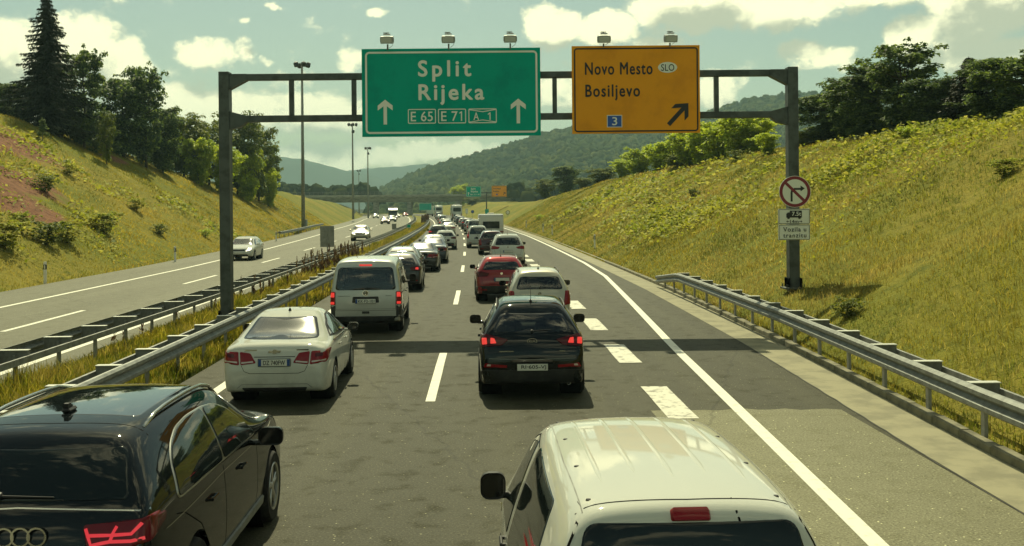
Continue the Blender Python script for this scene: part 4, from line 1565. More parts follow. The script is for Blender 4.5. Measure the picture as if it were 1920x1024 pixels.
WHEELS = {}
def wheel(parent, x, y, r, w=.22, style=5):
    key = (round(r, 3), style)
    s = 1 if x > 0 else -1
    if key not in WHEELS:
        mb = MB()
        mb.lathe([(r * .66, -w * .5), (r * .93, -w * .52), (r * .985, -w * .42), (r, -w * .25), (r, w * .25), (r * .985, w * .42), (r * .93, w * .52), (r * .66, w * .5), (r * .64, w * .3), (r * .64, -w * .3), (r * .66, -w * .5)], 32, 'X')
        ty = mb.mesh('tyre', M['tyre'], True, angle=.7)
        mb = MB()
        mb.lathe([(r * .67, w * .5), (r * .66, w * .53), (r * .60, w * .50), (r * .58, w * .1), (r * .58, -w * .3)], 28, 'X')
        for k in range(style):
            a = 2 * PI * k / style
            for da in ((-.16, .16) if style == 5 else (0,)):
                R = Matrix.Rotation(a + da * .9, 3, 'X')
                mb.box(R @ Vector((w * .40, 0, r * .36)), (.03, r * (.10 if style == 5 else .085), r * .50), .008, R=R)
        mb.lathe([(0, w * .47), (r * .13, w * .47), (r * .17, w * .36), (r * .17, 0)], 14, 'X')
        ri = mb.mesh('rim', M['rim'], True, angle=.6)
        mb = MB(); mb.lathe([(0, w * .1), (r * .58, w * .1)], 24, 'X')
        hb = mb.mesh('brake_disc', M['dark'])
        WHEELS[key] = (ty, ri, hb)
    ty, ri, hb = WHEELS[key]
    g = empty_child('wheel', parent, (x, y, r), (0, 0, 0 if s > 0 else PI))
    put('tyre', ty, g); put('rim', ri, g); put('brake_disc', hb, g)


def empty_child(name, parent, loc, rot=(0, 0, 0)):
    o = bpy.data.objects.new(name, None)
    o.empty_display_size = .1
    o.parent = parent
    o.location = loc
    o.rotation_euler = rot
    KIDS.setdefault(parent.as_pointer(), []).append(o)
    return link(o)


def mirror_part(car, parent, y, z, m, w=.26, h=.17, out=.10, out_r=None):
    for s in (-1, 1):
        out = out_r if (s > 0 and out_r is not None) else out
        p = car.pt('right' if s > 0 else 'left', y, z - .02)
        x0 = p.x
        cx = x0 + s * (out + w * .5)
        vs, fs, rings = [], [], []
        secs = [(-.005, 1.0), (.05, .99), (.11, .80), (.15, .42)]
        for yy, sc in secs:
            rr = rrect(cx, z + .02, w * sc, h * sc, min(w, h) * sc * .34, 4)
            vs += [(a, y - .06 + yy, b) for a, b in rr]
        n = len(rr)
        for i in range(len(secs) - 1):
            fs += [(i * n + k, i * n + (k + 1) % n, (i + 1) * n + (k + 1) % n, (i + 1) * n + k) for k in range(n)]
        fs.append(tuple(range((len(secs) - 1) * n, len(secs) * n)))
        mb = MB().add(vs, fs)
        mb.box((x0 + s * (out * .5 + .015), y + .0, z - h * .30), (out + .11, .06, .05), .015)
        mo = mb.build('door_mirror', m, parent, smooth=True, angle=.8)
        mo.material_slots[0].link = 'OBJECT'; mo.material_slots[0].material = m
        mb = MB(); rr = rrect(cx, z + .02, w * .99, h * .99, min(w, h) * .33, 4); r2 = rrect(cx, z + .02, w * .9, h * .86, min(w, h) * .29, 4)
        mb.add([(a, y - .066, b) for a, b in rr] + [(a, y - .062, b) for a, b in r2], [(k, (k + 1) % n, n + (k + 1) % n, n + k) for k in range(n)])
        mb.build('mirror_rim', M['trim'], mo)
        mb = MB(); mb.add([(a, y - .061, b) for a, b in r2], [tuple(range(n))]); mb.build('mirror_glass', M['frit'], mo)


def interior(car, parent, y0, y1, zb, w, seats=((0.42,), ), floor=.32, rows=None):
    """dark tub with seats, seen through the panes. rows: list of (y, xs, top z)"""
    mb = MB()
    mb.box((0, (y0 + y1) / 2, floor), (w, y1 - y0, .04))
    for s in (-1, 1): mb.box((s * w / 2, (y0 + y1) / 2, (floor + zb) / 2), (.03, y1 - y0, zb - floor - .1))
    mb.box((0, y1, (floor + zb) / 2 - .02), (w, .05, zb - floor - .06))
    mb.box((0, y1 - .28, zb - .08), (w, .6, .06), .02)
    mb.build('cabin_tub', M['cabin'], parent)
    for y, xs, zt in rows:
        for x, ww in xs:
            mb = MB()
            R = Matrix.Rotation(math.radians(12), 3, 'X')
            mb.box((x, y, zt - .48), (ww, .13, .58), .05, R=R)
            mb.box((x, y + .25, zt - .74), (ww, .5, .14), .05)
            nh = 1 if ww < .7 else 2
            for k in range(nh):
                hx = x + (0 if nh == 1 else (-.36 + .72 * k))
                mb.box((hx, y - .085, zt - .06), (.25, .09, .18), .04)
                mb.box((hx, y - .07, zt - .17), (.10, .02, .1))
            mb.build('seat', M['cabin'], parent, smooth=False)
    mb = MB()
    mb.lathe([(.165, -.015), (.185, -.015), (.185, .015), (.165, .015), (.165, -.015)], 20, 'Y', (-.38, y1 - .62, zb - .03))
    mb.build('steering_wheel', M['trim'], parent)


def number_plate(car, parent, x, z, text, w=.52, h=.112, eu=True, off=.02, both_ends=False, y=None):
    p = car.pt('rear', x, z)
    yy = (p.y if y is None else y) - off
    mb = MB(); mb.box((x, yy, z), (w + .02, .022, h + .02), .004); f = mb.build('number_plate', M['trim'], parent)
    mb = MB(); mb.box((x, yy - .011, z), (w, .008, h), .003); mb.build('plate_face', M['plate'], f)
    if eu:
        for s in ((-1, 1) if both_ends else (-1,)):
            mb = MB(); mb.box((x + s * (w / 2 - .025), yy - .0145, z), (.046, .004, h - .004)); mb.build('plate_band', M['plate_blue'], f)
    if text:
        tw = w - (.16 if both_ends else .10)
        put('lettering', text_mesh(text, tw, h * .66, M['ink'], .012), f, (x + (0 if both_ends else .02), yy - .0165, z), (PI / 2, 0, 0))
    return f


def handles(car, parent, ys, z, m):
    for s in ('right', 'left'):
        sg = 1 if s == 'right' else -1
        for y in ys:
            p = car.pt(s, y, z)
            mb = MB(); mb.box((p.x + sg * .025, y, z), (.025, .19, .028), .008); mb.box((p.x + sg * .01, y + .08, z), (.03, .03, .02)); mb.box((p.x + sg * .01, y - .08, z), (.03, .03, .02))
            h = mb.build('door_handle', m, parent)
            h.material_slots[0].link = 'OBJECT'; h.material_slots[0].material = m


def roof_rails(car, parent, x, y0, y1, m, h=.045):
    for s in (-1, 1):
        pts = []
        for k in range(9):
            y = y0 + (y1 - y0) * k / 8
            p = car.pt('top', s * x, y)
            e = min(1, min(k, 8 - k) / 1.2)
            pts.append((p.x, y, p.z - .01 + h * e))
        mb = MB(); mb.tube(pts, .017, 7); mb.build('roof_rail', m, parent, smooth=True)


def antenna(car, parent, y, x=0, l=.35, lean=-.5):
    p = car.pt('top', x, y)
    mb = MB(); mb.lathe([(.03, -.01), (.022, .03), (.008, .05)], 10, 'Z', p); mb.tube([p, p + Vector((0, lean * l * .6, l))], [.006, .003], 5); mb.build('antenna', M['trim'], parent)


def wiper(car, parent, x0, z0, x1, z1):
    a, b = car.pt('rear', x0, z0, .02), car.pt('rear', x1, z1, .016)
    mb = MB(); mb.tube([a + Vector((0, .012, 0)), a, b], [.016, .010, .006], 6); mb.lathe([(.03, 0), (.022, -.03), (0, -.034)], 10, 'Y', a + Vector((0, .012, 0)))
    mb.build('rear_wiper', M['trim'], parent)


def exhaust(parent, x, y, z):
    mb = MB(); mb.lathe([(.03, .2), (.034, 0), (.028, 0), (.028, .15)], 12, 'Y', (x, y, z)); mb.build('exhaust_pipe', M['chrome'], parent, smooth=True)


def side_windows(car, root, polys, m, **k):
    for p in polys:
        car.both('right', p, 'side_window', m, root, **k)


def new_vehicle(name, label, cat, group=None):
    return empty(name, (0, 0, 0), 0, label, cat, group)


GRP_L, GRP_R, GRP_O = 'traffic queueing in the left lane', 'traffic queueing in the right lane', 'oncoming traffic'


def place(root, x, Y, rz=None):
    root.location = (x, Y, 0)
    root.rotation_euler = (0, 0, head(Y) if rz is None else rz)


def add_wheels(car, root, style=5, w=.22, inset=.02):
    for y in car.wheels:
        for s in (-1, 1):
            wheel(root, s * (car.W / 2 - w * .5 - inset), y, car.wr, w, style)


# --- station sets -----------------------------------------------------------------------------
def st_suv(L, W, H, rear=.42, belt=1.06, tum=1.0):
    w = W / 2
    return [(a, b, c_, d, e, f * (tum if i < 5 else 1), *g) for i, (a, b, c_, d, e, f, *g) in enumerate([(0, .09, rear, .90 * w, .86 * w, .66 * w, .30, .68, belt + .03, H - .14, H - .07),
            (.10, .20, rear + .12, .975 * w, .93 * w, .70 * w, .27, .72, belt + .02, H - .10, H - .03),
            (.22 * L, .22 * L, .23 * L, w, .96 * w, .72 * w, .25, .72, belt, H - .06, H),
            (.43 * L, .43 * L, .43 * L, w, .955 * w, .73 * w, .25, .70, belt - .03, H - .06, H),
            (.57 * L, .57 * L, .565 * L, .995 * w, .95 * w, .71 * w, .25, .68, belt - .06, H - .09, H - .03),
            (.745 * L, .745 * L, .74 * L, .99 * w, .94 * w, .78 * w, .25, .66, belt - .09, belt - .06, belt + .0),
            (.88 * L, .88 * L, .88 * L, .98 * w, .91 * w, .74 * w, .26, .62, belt - .14, belt - .10, belt - .07),
            (.975 * L, .97 * L, .965 * L, .93 * w, .84 * w, .66 * w, .27, .58, belt - .26, belt - .20, belt - .18),
            (L, .99 * L, .98 * L, .80 * w, .74 * w, .58 * w, .30, .54, belt - .36, belt - .30, belt - .28)])]


def st_sedan(L, W, H):
    w = W / 2
    return [(0, .07, .12, .88 * w, .84 * w, .74 * w, .28, .60, .93, 1.0, 1.03),
            (.09, .15, .24, .965 * w, .93 * w, .80 * w, .24, .64, .95, 1.02, 1.06),
            (.115 * L, .115 * L, .115 * L, w, .955 * w, .80 * w, .22, .66, .97, 1.03, 1.085),
            (.175 * L, .175 * L, .19 * L, w, .955 * w, .76 * w, .22, .66, .975, 1.10, 1.15),
            (.30 * L, .30 * L, .315 * L, w, .955 * w, .64 * w, .22, .66, .97, H - .075, H - .02),
            (.43 * L, .43 * L, .43 * L, w, .955 * w, .645 * w, .22, .65, .96, H - .055, H),
            (.55 * L, .55 * L, .55 * L, .995 * w, .95 * w, .63 * w, .22, .64, .945, H - .085, H - .03),
            (.735 * L, .735 * L, .735 * L, .99 * w, .94 * w, .80 * w, .22, .62, .91, .95, 1.0),
            (.88 * L, .88 * L, .88 * L, .97 * w, .90 * w, .74 * w, .24, .58, .82, .86, .90),
            (.975 * L, .97 * L, .965 * L, .90 * w, .82 * w, .66 * w, .25, .52, .68, .74, .76),
            (L, .99 * L, .985 * L, .78 * w, .70 * w, .56 * w, .28, .48, .60, .65, .67)]


def st_van(L, W, H, wt=.82, belt=1.14, hood=.30, nose=.0):
    w = W / 2
    cw = L * (1 - .145 - nose)
    return [(0, .02, .13, .93 * w, .91 * w, (wt - .05) * w, .34, .74, belt, H - .15, H - .07),
            (.06, .08, .22, .985 * w, .965 * w, wt * w, .31, .76, belt, H - .10, H - .03),
            (.20 * L, .20 * L, .20 * L, w, .985 * w, (wt + .02) * w, .28, .78, belt, H - .075, H),
            (.45 * L, .45 * L, .45 * L, w, .985 * w, (wt + .02) * w, .28, .78, belt, H - .075, H),
            (.66 * L, .66 * L, .64 * L, w, .98 * w, (wt - .01) * w, .28, .76, belt - .02, H - .12, H - .04),
            (cw, cw, cw - .04, .99 * w, .95 * w, .80 * w, .28, .72, belt - .05, belt + .02, belt + .08),
            (.955 * L, .95 * L, .945 * L, .95 * w, .88 * w, .72 * w, .28, .62, belt - .22, belt - .16, belt - .12),
            (L, .99 * L, .985 * L, .84 * w, .78 * w, .62 * w, .30, .56, belt - .40, belt - .32, belt - .30)]


def roof_z(car, y): return car.pt('top', 0, y).z
# ================= nearest vehicles, each with its own build =================
def add_lamp(car, root, polys, views, m=None, name='tail_light'):
    for view, poly in zip(views, polys):
        car.both(view, poly, name, m or M['lamp_red'], root, r=.03, off=.012)


# --- black SUV, lower left --------------------------------------------------------------------
def build_black_suv():
    t = new_vehicle('suv', 'glossy black SUV with glass roof and four ring emblem, nearest in the left lane', 'car', GRP_L)
    c = Car(st_suv(5.05, 1.97, 1.74, .46, 1.20), 5.05, 1.97, 1.74, (1.06, 4.05), .37, 4, .35)
    bk = P['black']
    # glass roof and spoiler line
    c.decal('top', [(-.56, 1.0), (.56, 1.0), (.54, 2.55), (-.54, 2.55)], 'glass_roof', M['roof_glass'], t, r=.08, off=.002)
    c.seam('top', [(-.70, .78), (0, .74), (.70, .78)], 'spoiler_seam', M['dark'], t, .010)
    c.decal('rear', [(-.76, 1.285), (.76, 1.285), (.66, 1.60), (-.66, 1.60)], 'rear_window', M['privacy'], t, r=.06, off=.005)
    wp = [(.66, 1.145), (1.6, 1.13), (2.6, 1.10), (3.34, 1.08), (3.02, 1.29), (2.72, 1.46), (2.42, 1.555), (2.05, 1.595), (1.6, 1.60), (1.25, 1.575), (.98, 1.50), (.80, 1.39)]
    for s in ('right', 'left'):
        fr = c.decal(s, wp, 'window_frame', M['window_chrome'], t, r=.10, off=.008, rim=.01)
    side_windows(c, t, [[(.69, 1.158), (1.98, 1.135), (2.0, 1.583), (1.6, 1.588), (1.26, 1.563), (.99, 1.488), (.815, 1.387)], [(2.02, 1.134), (3.29, 1.093), (3.0, 1.283), (2.71, 1.447), (2.415, 1.543), (2.04, 1.582)]], M['privacy'], r=.06, off=.016)
    for s in ('right', 'left'):
        c.seam(s, [(1.98, 1.10), (2.02, .5), (2.0, .34)], 'door_seam', M['dark'], t, .009)
        c.seam(s, [(.62, 1.06), (.80, 1.02), (1.2, .82), (1.5, .52), (1.55, .34)], 'door_seam', M['dark'], t, .009)
        c.seam(s, [(3.32, 1.02), (3.30, .5), (3.25, .34)], 'door_seam', M['dark'], t, .009)
        c.decal(s, [(1.42, .32), (3.6, .32), (3.6, .40), (1.5, .40)], 'sill_trim', M['galv'], t, r=.02, off=.02)
        c.seam(s, [(.4, 1.02), (2, 1.04), (4.2, .98)], 'shoulder_highlight', M['chrome'], t, .006, .002)  # bright line painted on as the highlight along the shoulder
    handles(c, t, (1.55, 2.62), .93, bk)
    mirror_part(c, t, 3.05, 1.10, bk, .24, .17)
    # lamps: dark red lens with lit red strips
    D = .185
    lens = [(.46, .955 + D), (.84, .985 + D), (.925, 1.0 + D), (.935, .83 + D), (.80, .80 + D), (.50, .80 + D)]
    for s in (1, -1):
        pl = [(s * a, b) for a, b in (lens if s > 0 else lens[::-1])]
        o = c.decal('rear', pl, 'tail_light', M['lamp_deep'], t, r=.03, off=.014)
        for ln in ([(.49, .93), (.535, .825), (.66, .845), (.80, .845), (.88, .86)], [(.50, .885), (.67, .885), (.70, .94)], [(.67, .885), (.80, .89), (.86, .955)], [(.66, .845), (.675, .885)]):
            g = c.seam('rear', [(s * a, b + D) for a, b in ln], 'led_strip', M['led'], o, .022, .019)
        sd = c.decal('right' if s > 0 else 'left', [(.16, 1.02), (.40, 1.10), (.42, 1.15), (.16, 1.17)], 'tail_light', M['lamp_dark'], t, r=.02, off=.012)
    c.seam('rear', [(-.94, 1.215), (0, 1.25), (.94, 1.215)], 'tailgate_seam', M['chrome'], t, .009, .004)
    for k in range(4):
        x = -.165 + k * .11
        p = c.pt('rear', x, 1.075, .018)
        mb = MB(); mb.lathe([(.055, .006), (.055, -.006), (.068, -.006), (.068, .006), (.055, .006)], 28, 'Y', (p.x, p.y - (.002 if k % 2 else 0), 1.075)); mb.build('emblem_ring', M['chrome'], t, smooth=True, angle=.6)
    wiper(c, t, -.14, 1.315, .24, 1.305)
    c.decal('rear', [(-.9, .26), (.9, .26), (.86, .55), (-.86, .55)], 'bumper', M['plastic'], t, r=.06, off=.012)
    number_plate(c, t, 0, .70, None)
    p = c.pt('top', -.02, 1.05)
    mb = MB(); mb.prism([(0, 0), (.17, .0), (.05, .075), (.0, .075)], 'X', -.018, .018); mb.box((0, .07, .02), (.07, .17, .035), .015); mb.build('shark_fin', M['trim'], t, loc=p)
    roof_rails(c, t, .64, .85, 3.0, M['chrome'], .05)
    c.finish(bk, t, None)
    add_wheels(c, t, 5, .26, .0)
    place(t, -3.44, 7.25)
    return t


# --- white delivery van, lower right ----------------------------------------------------------
def build_white_van():
    t = new_vehicle('delivery_van', 'white van with ribbed roof filling the lower right foreground', 'van', GRP_R)
    c = Car(st_van(4.4, 1.79, 1.82, .70, 1.06, .3, .04), 4.4, 1.79, 1.82, (.88, 3.56), .315, 4, .3, roof_cr=.15)
    wh = P['white']
    # raised ribs pressed into the roof
    for k in range(5):
        x = -.40 + .20 * k
        vs, fs = [], []
        y0, y1 = .55 + .12 * (k % 2), 2.62 - .05 * abs(k - 2)
        prof = [(-.020, -.003), (-.009, .0045), (.009, .0045), (.020, -.003)]
        for i in range(25):
            y = y0 + (y1 - y0) * i / 24
            e = min(1.0, min(i, 24 - i) / 3)
            for dx, dz in prof:
                p = c.pt('top', x + dx * e, y)
                vs.append((p.x, y, p.z + dz * e - (.004 if e == 0 else 0)))
        for i in range(24):
            for j in range(3): fs.append((4 * i + j, 4 * i + j + 1, 4 * i + 5 + j, 4 * i + 4 + j))
        MB().add(vs, fs).build('roof_rib', wh, t, smooth=True)
    for s in (-1, 1):
        for y in (.38, 1.0, 1.72, 2.45):
            p = c.pt('top', s * (.50 - .01 * (y > 2)), y)
            mb = MB(); mb.lathe([(0, .004), (.013, .004), (.016, -.004)], 10, 'Z', p); mb.build('roof_plug', M['trim'], t)
        c.seam('top', [(s * .545, .26), (s * .56, 1.2), (s * .54, 2.65)], 'roof_seam', M['galv_dark'], t, .007, .001)
    c.seam('top', [(-.58, .30), (0, .27), (.58, .30)], 'roof_seam', M['dark'], t, .010, .0015)
    c.seam('rear', [(.235, 1.78), (.24, 1.74), (.25, 1.70), (.25, .4)], 'door_seam', M['dark'], t, .012, .0015)
    for s in (-1, 1):
        c.seam('rear', [(s * .55, 1.74), (s * .63, 1.58), (s * .80, 1.1), (s * .84, .6)], 'door_seam', M['dark'], t, .010, .0015)
    c.decal('rear', [(-.70, 1.09), (.70, 1.09), (.545, 1.70), (-.545, 1.70)], 'rear_window', M['privacy'], t, r=.07, off=.006)
    b = c.decal('rear', [(-.105, 1.70), (.105, 1.70), (.105, 1.755), (-.105, 1.755)], 'brake_light', M['lamp_red'], t, r=.015, off=.020)
    for s in ('right', 'left'):
        c.decal(s, [(.42, 1.06), (1.96, 1.06), (2.02, 1.68), (.72, 1.66)], 'side_window', M['privacy'], t, r=.05, off=.006)
        c.decal(s, [(2.12, 1.05), (3.05, 1.02), (2.62, 1.60), (2.20, 1.68)], 'side_window', M['privacy'], t, r=.05, off=.006)
        c.seam(s, [(2.06, 1.66), (2.05, 1.1), (2.1, .4)], 'door_seam', M['dark'], t, .01)
        c.seam(s, [(3.1, 1.05), (3.1, .45)], 'door_seam', M['dark'], t, .01)
        c.seam(s, [(2.06, 1.66), (2.4, 1.68), (2.75, 1.58)], 'door_seam', M['dark'], t, .01)
        c.decal(s, [(3.35, .86), (3.62, .78), (3.62, .86), (3.42, .92)], 'badge', M['chrome'], t, r=.01, off=.004)
    c.both('front', [(.45, .62), (.76, .66), (.80, .88), (.62, .95)], 'headlight', M['lamp_clear'], t, off=.01)
    c.decal('front', [(-.66, 1.12), (.66, 1.12), (.54, 1.62), (-.54, 1.62)], 'windscreen', M['privacy'], t, r=.08, off=.005)
    handles(c, t, (2.2,), .98, M['trim'])
    mirror_part(c, t, 2.85, 1.19, M['trim'], .19, .20, .035)
    add_lamp(c, t, ([(.78, .78), (.87, .78), (.80, 1.42), (.74, 1.42)],), ('rear',))
    c.finish(wh, t, None)
    add_wheels(c, t, 7)
    place(t, .905, 5.27, .04)
    return t


# --- white sedan ------------------------------------------------------------------------------
def build_white_sedan():
    t = new_vehicle('sedan', 'white sedan with blue edged plate DZ 740FW behind the silver minibus', 'car', GRP_L)
    c = Car(st_sedan(4.60, 1.79, 1.48), 4.60, 1.79, 1.48, (.98, 3.66), .325, 4, .32)
    wh = P['white']
    for s in ('right', 'left'):
        c.decal(s, [(.98, 1.06), (1.72, 1.01), (2.9, .965), (3.22, .955), (2.72, 1.29), (2.2, 1.40), (1.75, 1.38), (1.30, 1.24)], 'window_frame', M['trim'], t, r=.03, off=.006)
        c.decal(s, [(1.02, .985), (3.2, .935), (3.22, .952), (1.02, 1.002)], 'window_trim', M['chrome'], t, r=.005, off=.012, rings=2)
    side_windows(c, t, [[(1.30, 1.06), (1.95, 1.02), (1.98, 1.365), (1.78, 1.355), (1.38, 1.22)], [(2.04, 1.02), (3.02, .985), (2.66, 1.27), (2.2, 1.37), (2.07, 1.372)], [(1.06, 1.075), (1.25, 1.065), (1.27, 1.17)]], M['glass_dark'], r=.03, off=.012, hole=True)
    c.decal('rear', [(-.66, 1.075), (.66, 1.075), (.52, 1.375), (-.52, 1.375)], 'rear_window', M['glass_rear'], t, r=.05, off=.006, frit=.05, frit_m=M['frit'], hole=True)
    c.decal('front', [(-.68, 1.0), (.68, 1.0), (.54, 1.36), (-.54, 1.36)], 'windscreen', M['glass'], t, r=.06, off=.006, frit=.05, frit_m=M['frit'], hole=True)
    interior(c, t, .9, 3.3, .95, 1.45, rows=((2.15, ((-.36, .5), (.36, .5)), 1.22), (1.35, ((0, 1.25),), 1.16)))
    # lamps in two pieces: body and boot lid
    for s in (1, -1):
        def mir(p): return [(s * a, b) for a, b in (p if s > 0 else p[::-1])]
        o = c.decal('rear', mir([(.58, .70), (.86, .735), (.885, .935), (.60, .925)]), 'tail_light', M['lamp_red'], t, r=.03, off=.012)
        c.decal('rear', mir([(.605, .735), (.84, .76), (.845, .79), (.605, .765)]), 'clear_lens', M['lamp_clear'], o, r=.01, off=.018, rings=2)
        c.decal('rear', mir([(.66, .82), (.80, .83), (.80, .90), (.66, .89)]), 'round_lens', M['brake'] if False else M['lamp_dark'], o, r=.035, off=.018, rings=2)
        o = c.decal('rear', mir([(.30, .735), (.565, .70), (.585, .925), (.40, .90)]), 'tail_light', M['lamp_red'], t, r=.03, off=.012)
        c.decal('rear', mir([(.34, .745), (.555, .725), (.56, .755), (.345, .775)]), 'clear_lens', M['lamp_clear'], o, r=.01, off=.018, rings=2)
        c.decal('right' if s > 0 else 'left', [(.16, .75), (.28, .79), (.38, .92), (.18, .93)], 'tail_light', M['lamp_red'], t, r=.03, off=.012)
    c.seam('rear', [(-.575, 1.03), (-.575, .93)], 'boot_seam', M['dark'], t, .007)
    c.seam('rear', [(.575, 1.03), (.575, .93)], 'boot_seam', M['dark'], t, .007)
    c.seam('rear', [(-.55, .70), (-.50, .60), (-.40, .565), (.40, .565), (.50, .60), (.55, .70)], 'boot_seam', M['dark'], t, .008)
    c.seam('rear', [(-.34, .835), (.34, .835)], 'boot_seam', M['dark'], t, .012)
    c.seam('rear', [(-.62, .32), (-.54, .385), (.54, .385), (.62, .32)], 'bumper_crease_shade', M['galv_dark'], t, .010)  # grey line painted on as the shade in the bumper fold
    bow = [(-.095, .935), (-.03, .935), (-.025, .955), (.032, .955), (.038, .935), (.105, .935), (.09, .905), (.03, .905), (.025, .885), (-.032, .885), (-.038, .905), (-.112, .905)]
    p = c.pt('rear', 0, .92, .012)
    mb = MB(); mb.prism(bow, 'Y', p.y - .01, p.y + .006); mb.build('bow_tie_emblem', M['chrome'], t)
    for x0, w in ((-.50, .2), (.36, .2)):
        p = c.pt('rear', x0 + w / 2, .945, .006)
        mb = MB(); mb.box((p.x, p.y, .945), (w, .006, .02)); mb.build('badge', M['chrome'], t)
    number_plate(c, t, 0, .745, 'DZ 740FW', eu=True, both_ends=True)
    for s in ('right', 'left'):
        c.seam(s, [(2.01, 1.02), (2.02, .55), (1.98, .30)], 'door_seam', M['dark'], t, .007)
        c.seam(s, [(1.15, 1.0), (1.25, .8), (1.45, .6), (1.5, .30)], 'door_seam', M['dark'], t, .007)
        c.seam(s, [(3.10, .95), (3.12, .55), (3.05, .30)], 'door_seam', M['dark'], t, .007)
    handles(c, t, (1.62, 2.52), .86, wh)
    mirror_part(c, t, 2.92, 1.0, wh, .21, .15, .07)
    antenna(c, t, 1.60, 0, .3, -.25)
    c.decal('rear', [(-.5, .235), (.5, .235), (.55, .33), (-.55, .33)], 'bumper_skirt', M['plastic'], t, r=.03, off=.006)
    c.both('front', [(.45, .58), (.76, .64), (.80, .78), (.60, .76)], 'headlight', M['lamp_clear'], t, off=.01)
    c.finish(wh, t, None)
    add_wheels(c, t, 5, .215, .01)
    place(t, -3.98, 17.75, head(20) + .012)
    return t, c


# --- silver minibus ---------------------------------------------------------------------------
def build_silver_minibus():
    t = new_vehicle('minibus', 'silver minibus with lit brake lights and plate KK F2-101 ahead of the white sedan', 'van', GRP_L)
    c = Car(st_van(4.9, 1.90, 1.97, .84, 1.14), 4.9, 1.90, 1.97, (.92, 3.92), .335, 4, .3, roof_cr=.2)
    sv = P['silver']
    c.decal('rear', [(-.80, 1.15), (.80, 1.15), (.715, 1.745), (-.715, 1.745)], 'rear_window', M['glass_dark'], t, r=.10, off=.006, frit=.07, frit_m=M['frit'], hole=True)
    for s in ('right', 'left'):
        c.decal(s, [(.32, 1.14), (1.50, 1.14), (1.50, 1.70), (.42, 1.70)], 'side_window', M['glass_dark'], t, r=.06, off=.006, frit=.05, frit_m=M['frit'], hole=True)
        c.decal(s, [(1.60, 1.14), (2.75, 1.14), (2.75, 1.71), (1.60, 1.71)], 'side_window', M['glass_dark'], t, r=.06, off=.006, frit=.05, frit_m=M['frit'], hole=True)
        c.decal(s, [(2.86, 1.12), (3.72, 1.08), (3.30, 1.66), (2.86, 1.71)], 'side_window', M['glass_dark'], t, r=.05, off=.006, frit=.05, frit_m=M['frit'], hole=True)
        c.seam(s, [(2.80, 1.75), (2.80, .4)], 'door_seam', M['dark'], t, .012)
        c.seam(s, [(1.55, 1.75), (1.55, .4)], 'door_seam', M['dark'], t, .012)
        c.seam(s, [(.25, 1.06), (1.55, 1.06)], 'slide_rail', M['dark'], t, .022)
        c.decal(s, [(1.4, .42), (3.4, .42), (3.4, .52), (1.4, .52)], 'side_strip', M['plastic'], t, r=.01, off=.012)
    c.decal('front', [(-.72, 1.14), (.72, 1.14), (.64, 1.74), (-.64, 1.74)], 'windscreen', M['glass'], t, r=.08, off=.006, frit=.05, frit_m=M['frit'], hole=True)
    interior(c, t, .3, 4.0, 1.12, 1.62, rows=((2.9, ((-.45, .5), (.45, .5)), 1.48), (1.7, ((-.2, 1.1),), 1.45), (.8, ((0, 1.4),), 1.42)))
    b = c.decal('rear', [(-.17, 1.775), (.17, 1.775), (.17, 1.82), (-.17, 1.82)], 'brake_light', M['brake'], t, r=.01, off=.014)
    for s in (1, -1):
        def mir(p): return [(s * a, b) for a, b in (p if s > 0 else p[::-1])]
        o = c.decal('rear', mir([(.79, .76), (.93, .76), (.91, 1.12), (.79, 1.12)]), 'tail_light', M['lamp_red'], t, r=.03, off=.014)
        c.decal('rear', mir([(.805, .96), (.91, .96), (.895, 1.10), (.805, 1.10)]), 'brake_lamp', M['brake'], o, r=.02, off=.020, rings=2)
        c.decal('rear', mir([(.805, .78), (.915, .78), (.91, .86), (.805, .86)]), 'brake_lamp', M['brake'], o, r=.02, off=.020, rings=2)
        c.decal('rear', mir([(.79, .42), (.93, .42), (.93, .755), (.79, .755)]), 'corner_trim', M['plastic'], t, r=.02, off=.012)
        c.decal('right' if s > 0 else 'left', [(.14, .76), (.20, .76), (.20, 1.12), (.14, 1.12)], 'tail_light', M['lamp_red'], t, r=.02, off=.010)
    c.decal('rear', [(-.92, .30), (.92, .30), (.92, .47), (-.92, .47)], 'bumper', M['plastic'], t, r=.05, off=.04)
    c.decal('rear', [(-.36, .82), (.36, .82), (.34, .985), (-.34, .985)], 'plate_recess', M['plastic'], t, r=.03, off=.006)
    c.seam('rear', [(-.78, 1.10), (-.78, .62), (.78, .62), (.78, 1.10)], 'tailgate_seam', M['dark'], t, .008)
    c.seam('rear', [(-.775, .66), (.775, .66)], 'tailgate_seam', M['galv_dark'], t, .012)
    number_plate(c, t, 0, .865, 'KK·F2-101', off=.02)
    c.decal('rear', [(-.10, .535), (.10, .535), (.10, .60), (-.10, .60)], 'tailgate_handle', M['plastic'], t, r=.01, off=.012)
    p = c.pt('rear', 0, 1.075, .01)
    mb = MB(); mb.lathe([(.062, .006), (.062, -.008), (.075, -.008), (.075, .006)], 24, 'Y', (0, p.y, 1.075))
    for a, b_ in (((-.045, .05), (-.012, -.05)), ((.045, .05), (.012, -.05)), ((-.012, -.05), (0, -.01)), ((.012, -.05), (0, -.01)), ((-.02, .055), (0, .02)), ((.02, .055), (0, .02))):
        mb.tube([(a[0], p.y - .004, 1.075 + a[1]), (b_[0], p.y - .004, 1.075 + b_[1])], .008, 5)
    e = mb.build('round_emblem', M['chrome'], t)
    mb = MB(); mb.lathe([(0, .002), (.064, .002)], 20, 'Y', (0, p.y, 1.075)); mb.build('emblem_back', M['trim'], e)
    for x0, w in ((-.72, .32), (.52, .16)):
        p = c.pt('rear', x0 + w / 2, 1.0, .006)
        mb = MB(); mb.box((p.x, p.y, 1.0), (w, .006, .016)); mb.build('badge', M['galv_dark'], t)
    mirror_part(c, t, 3.45, 1.22, M['trim'], .2, .24, .08)
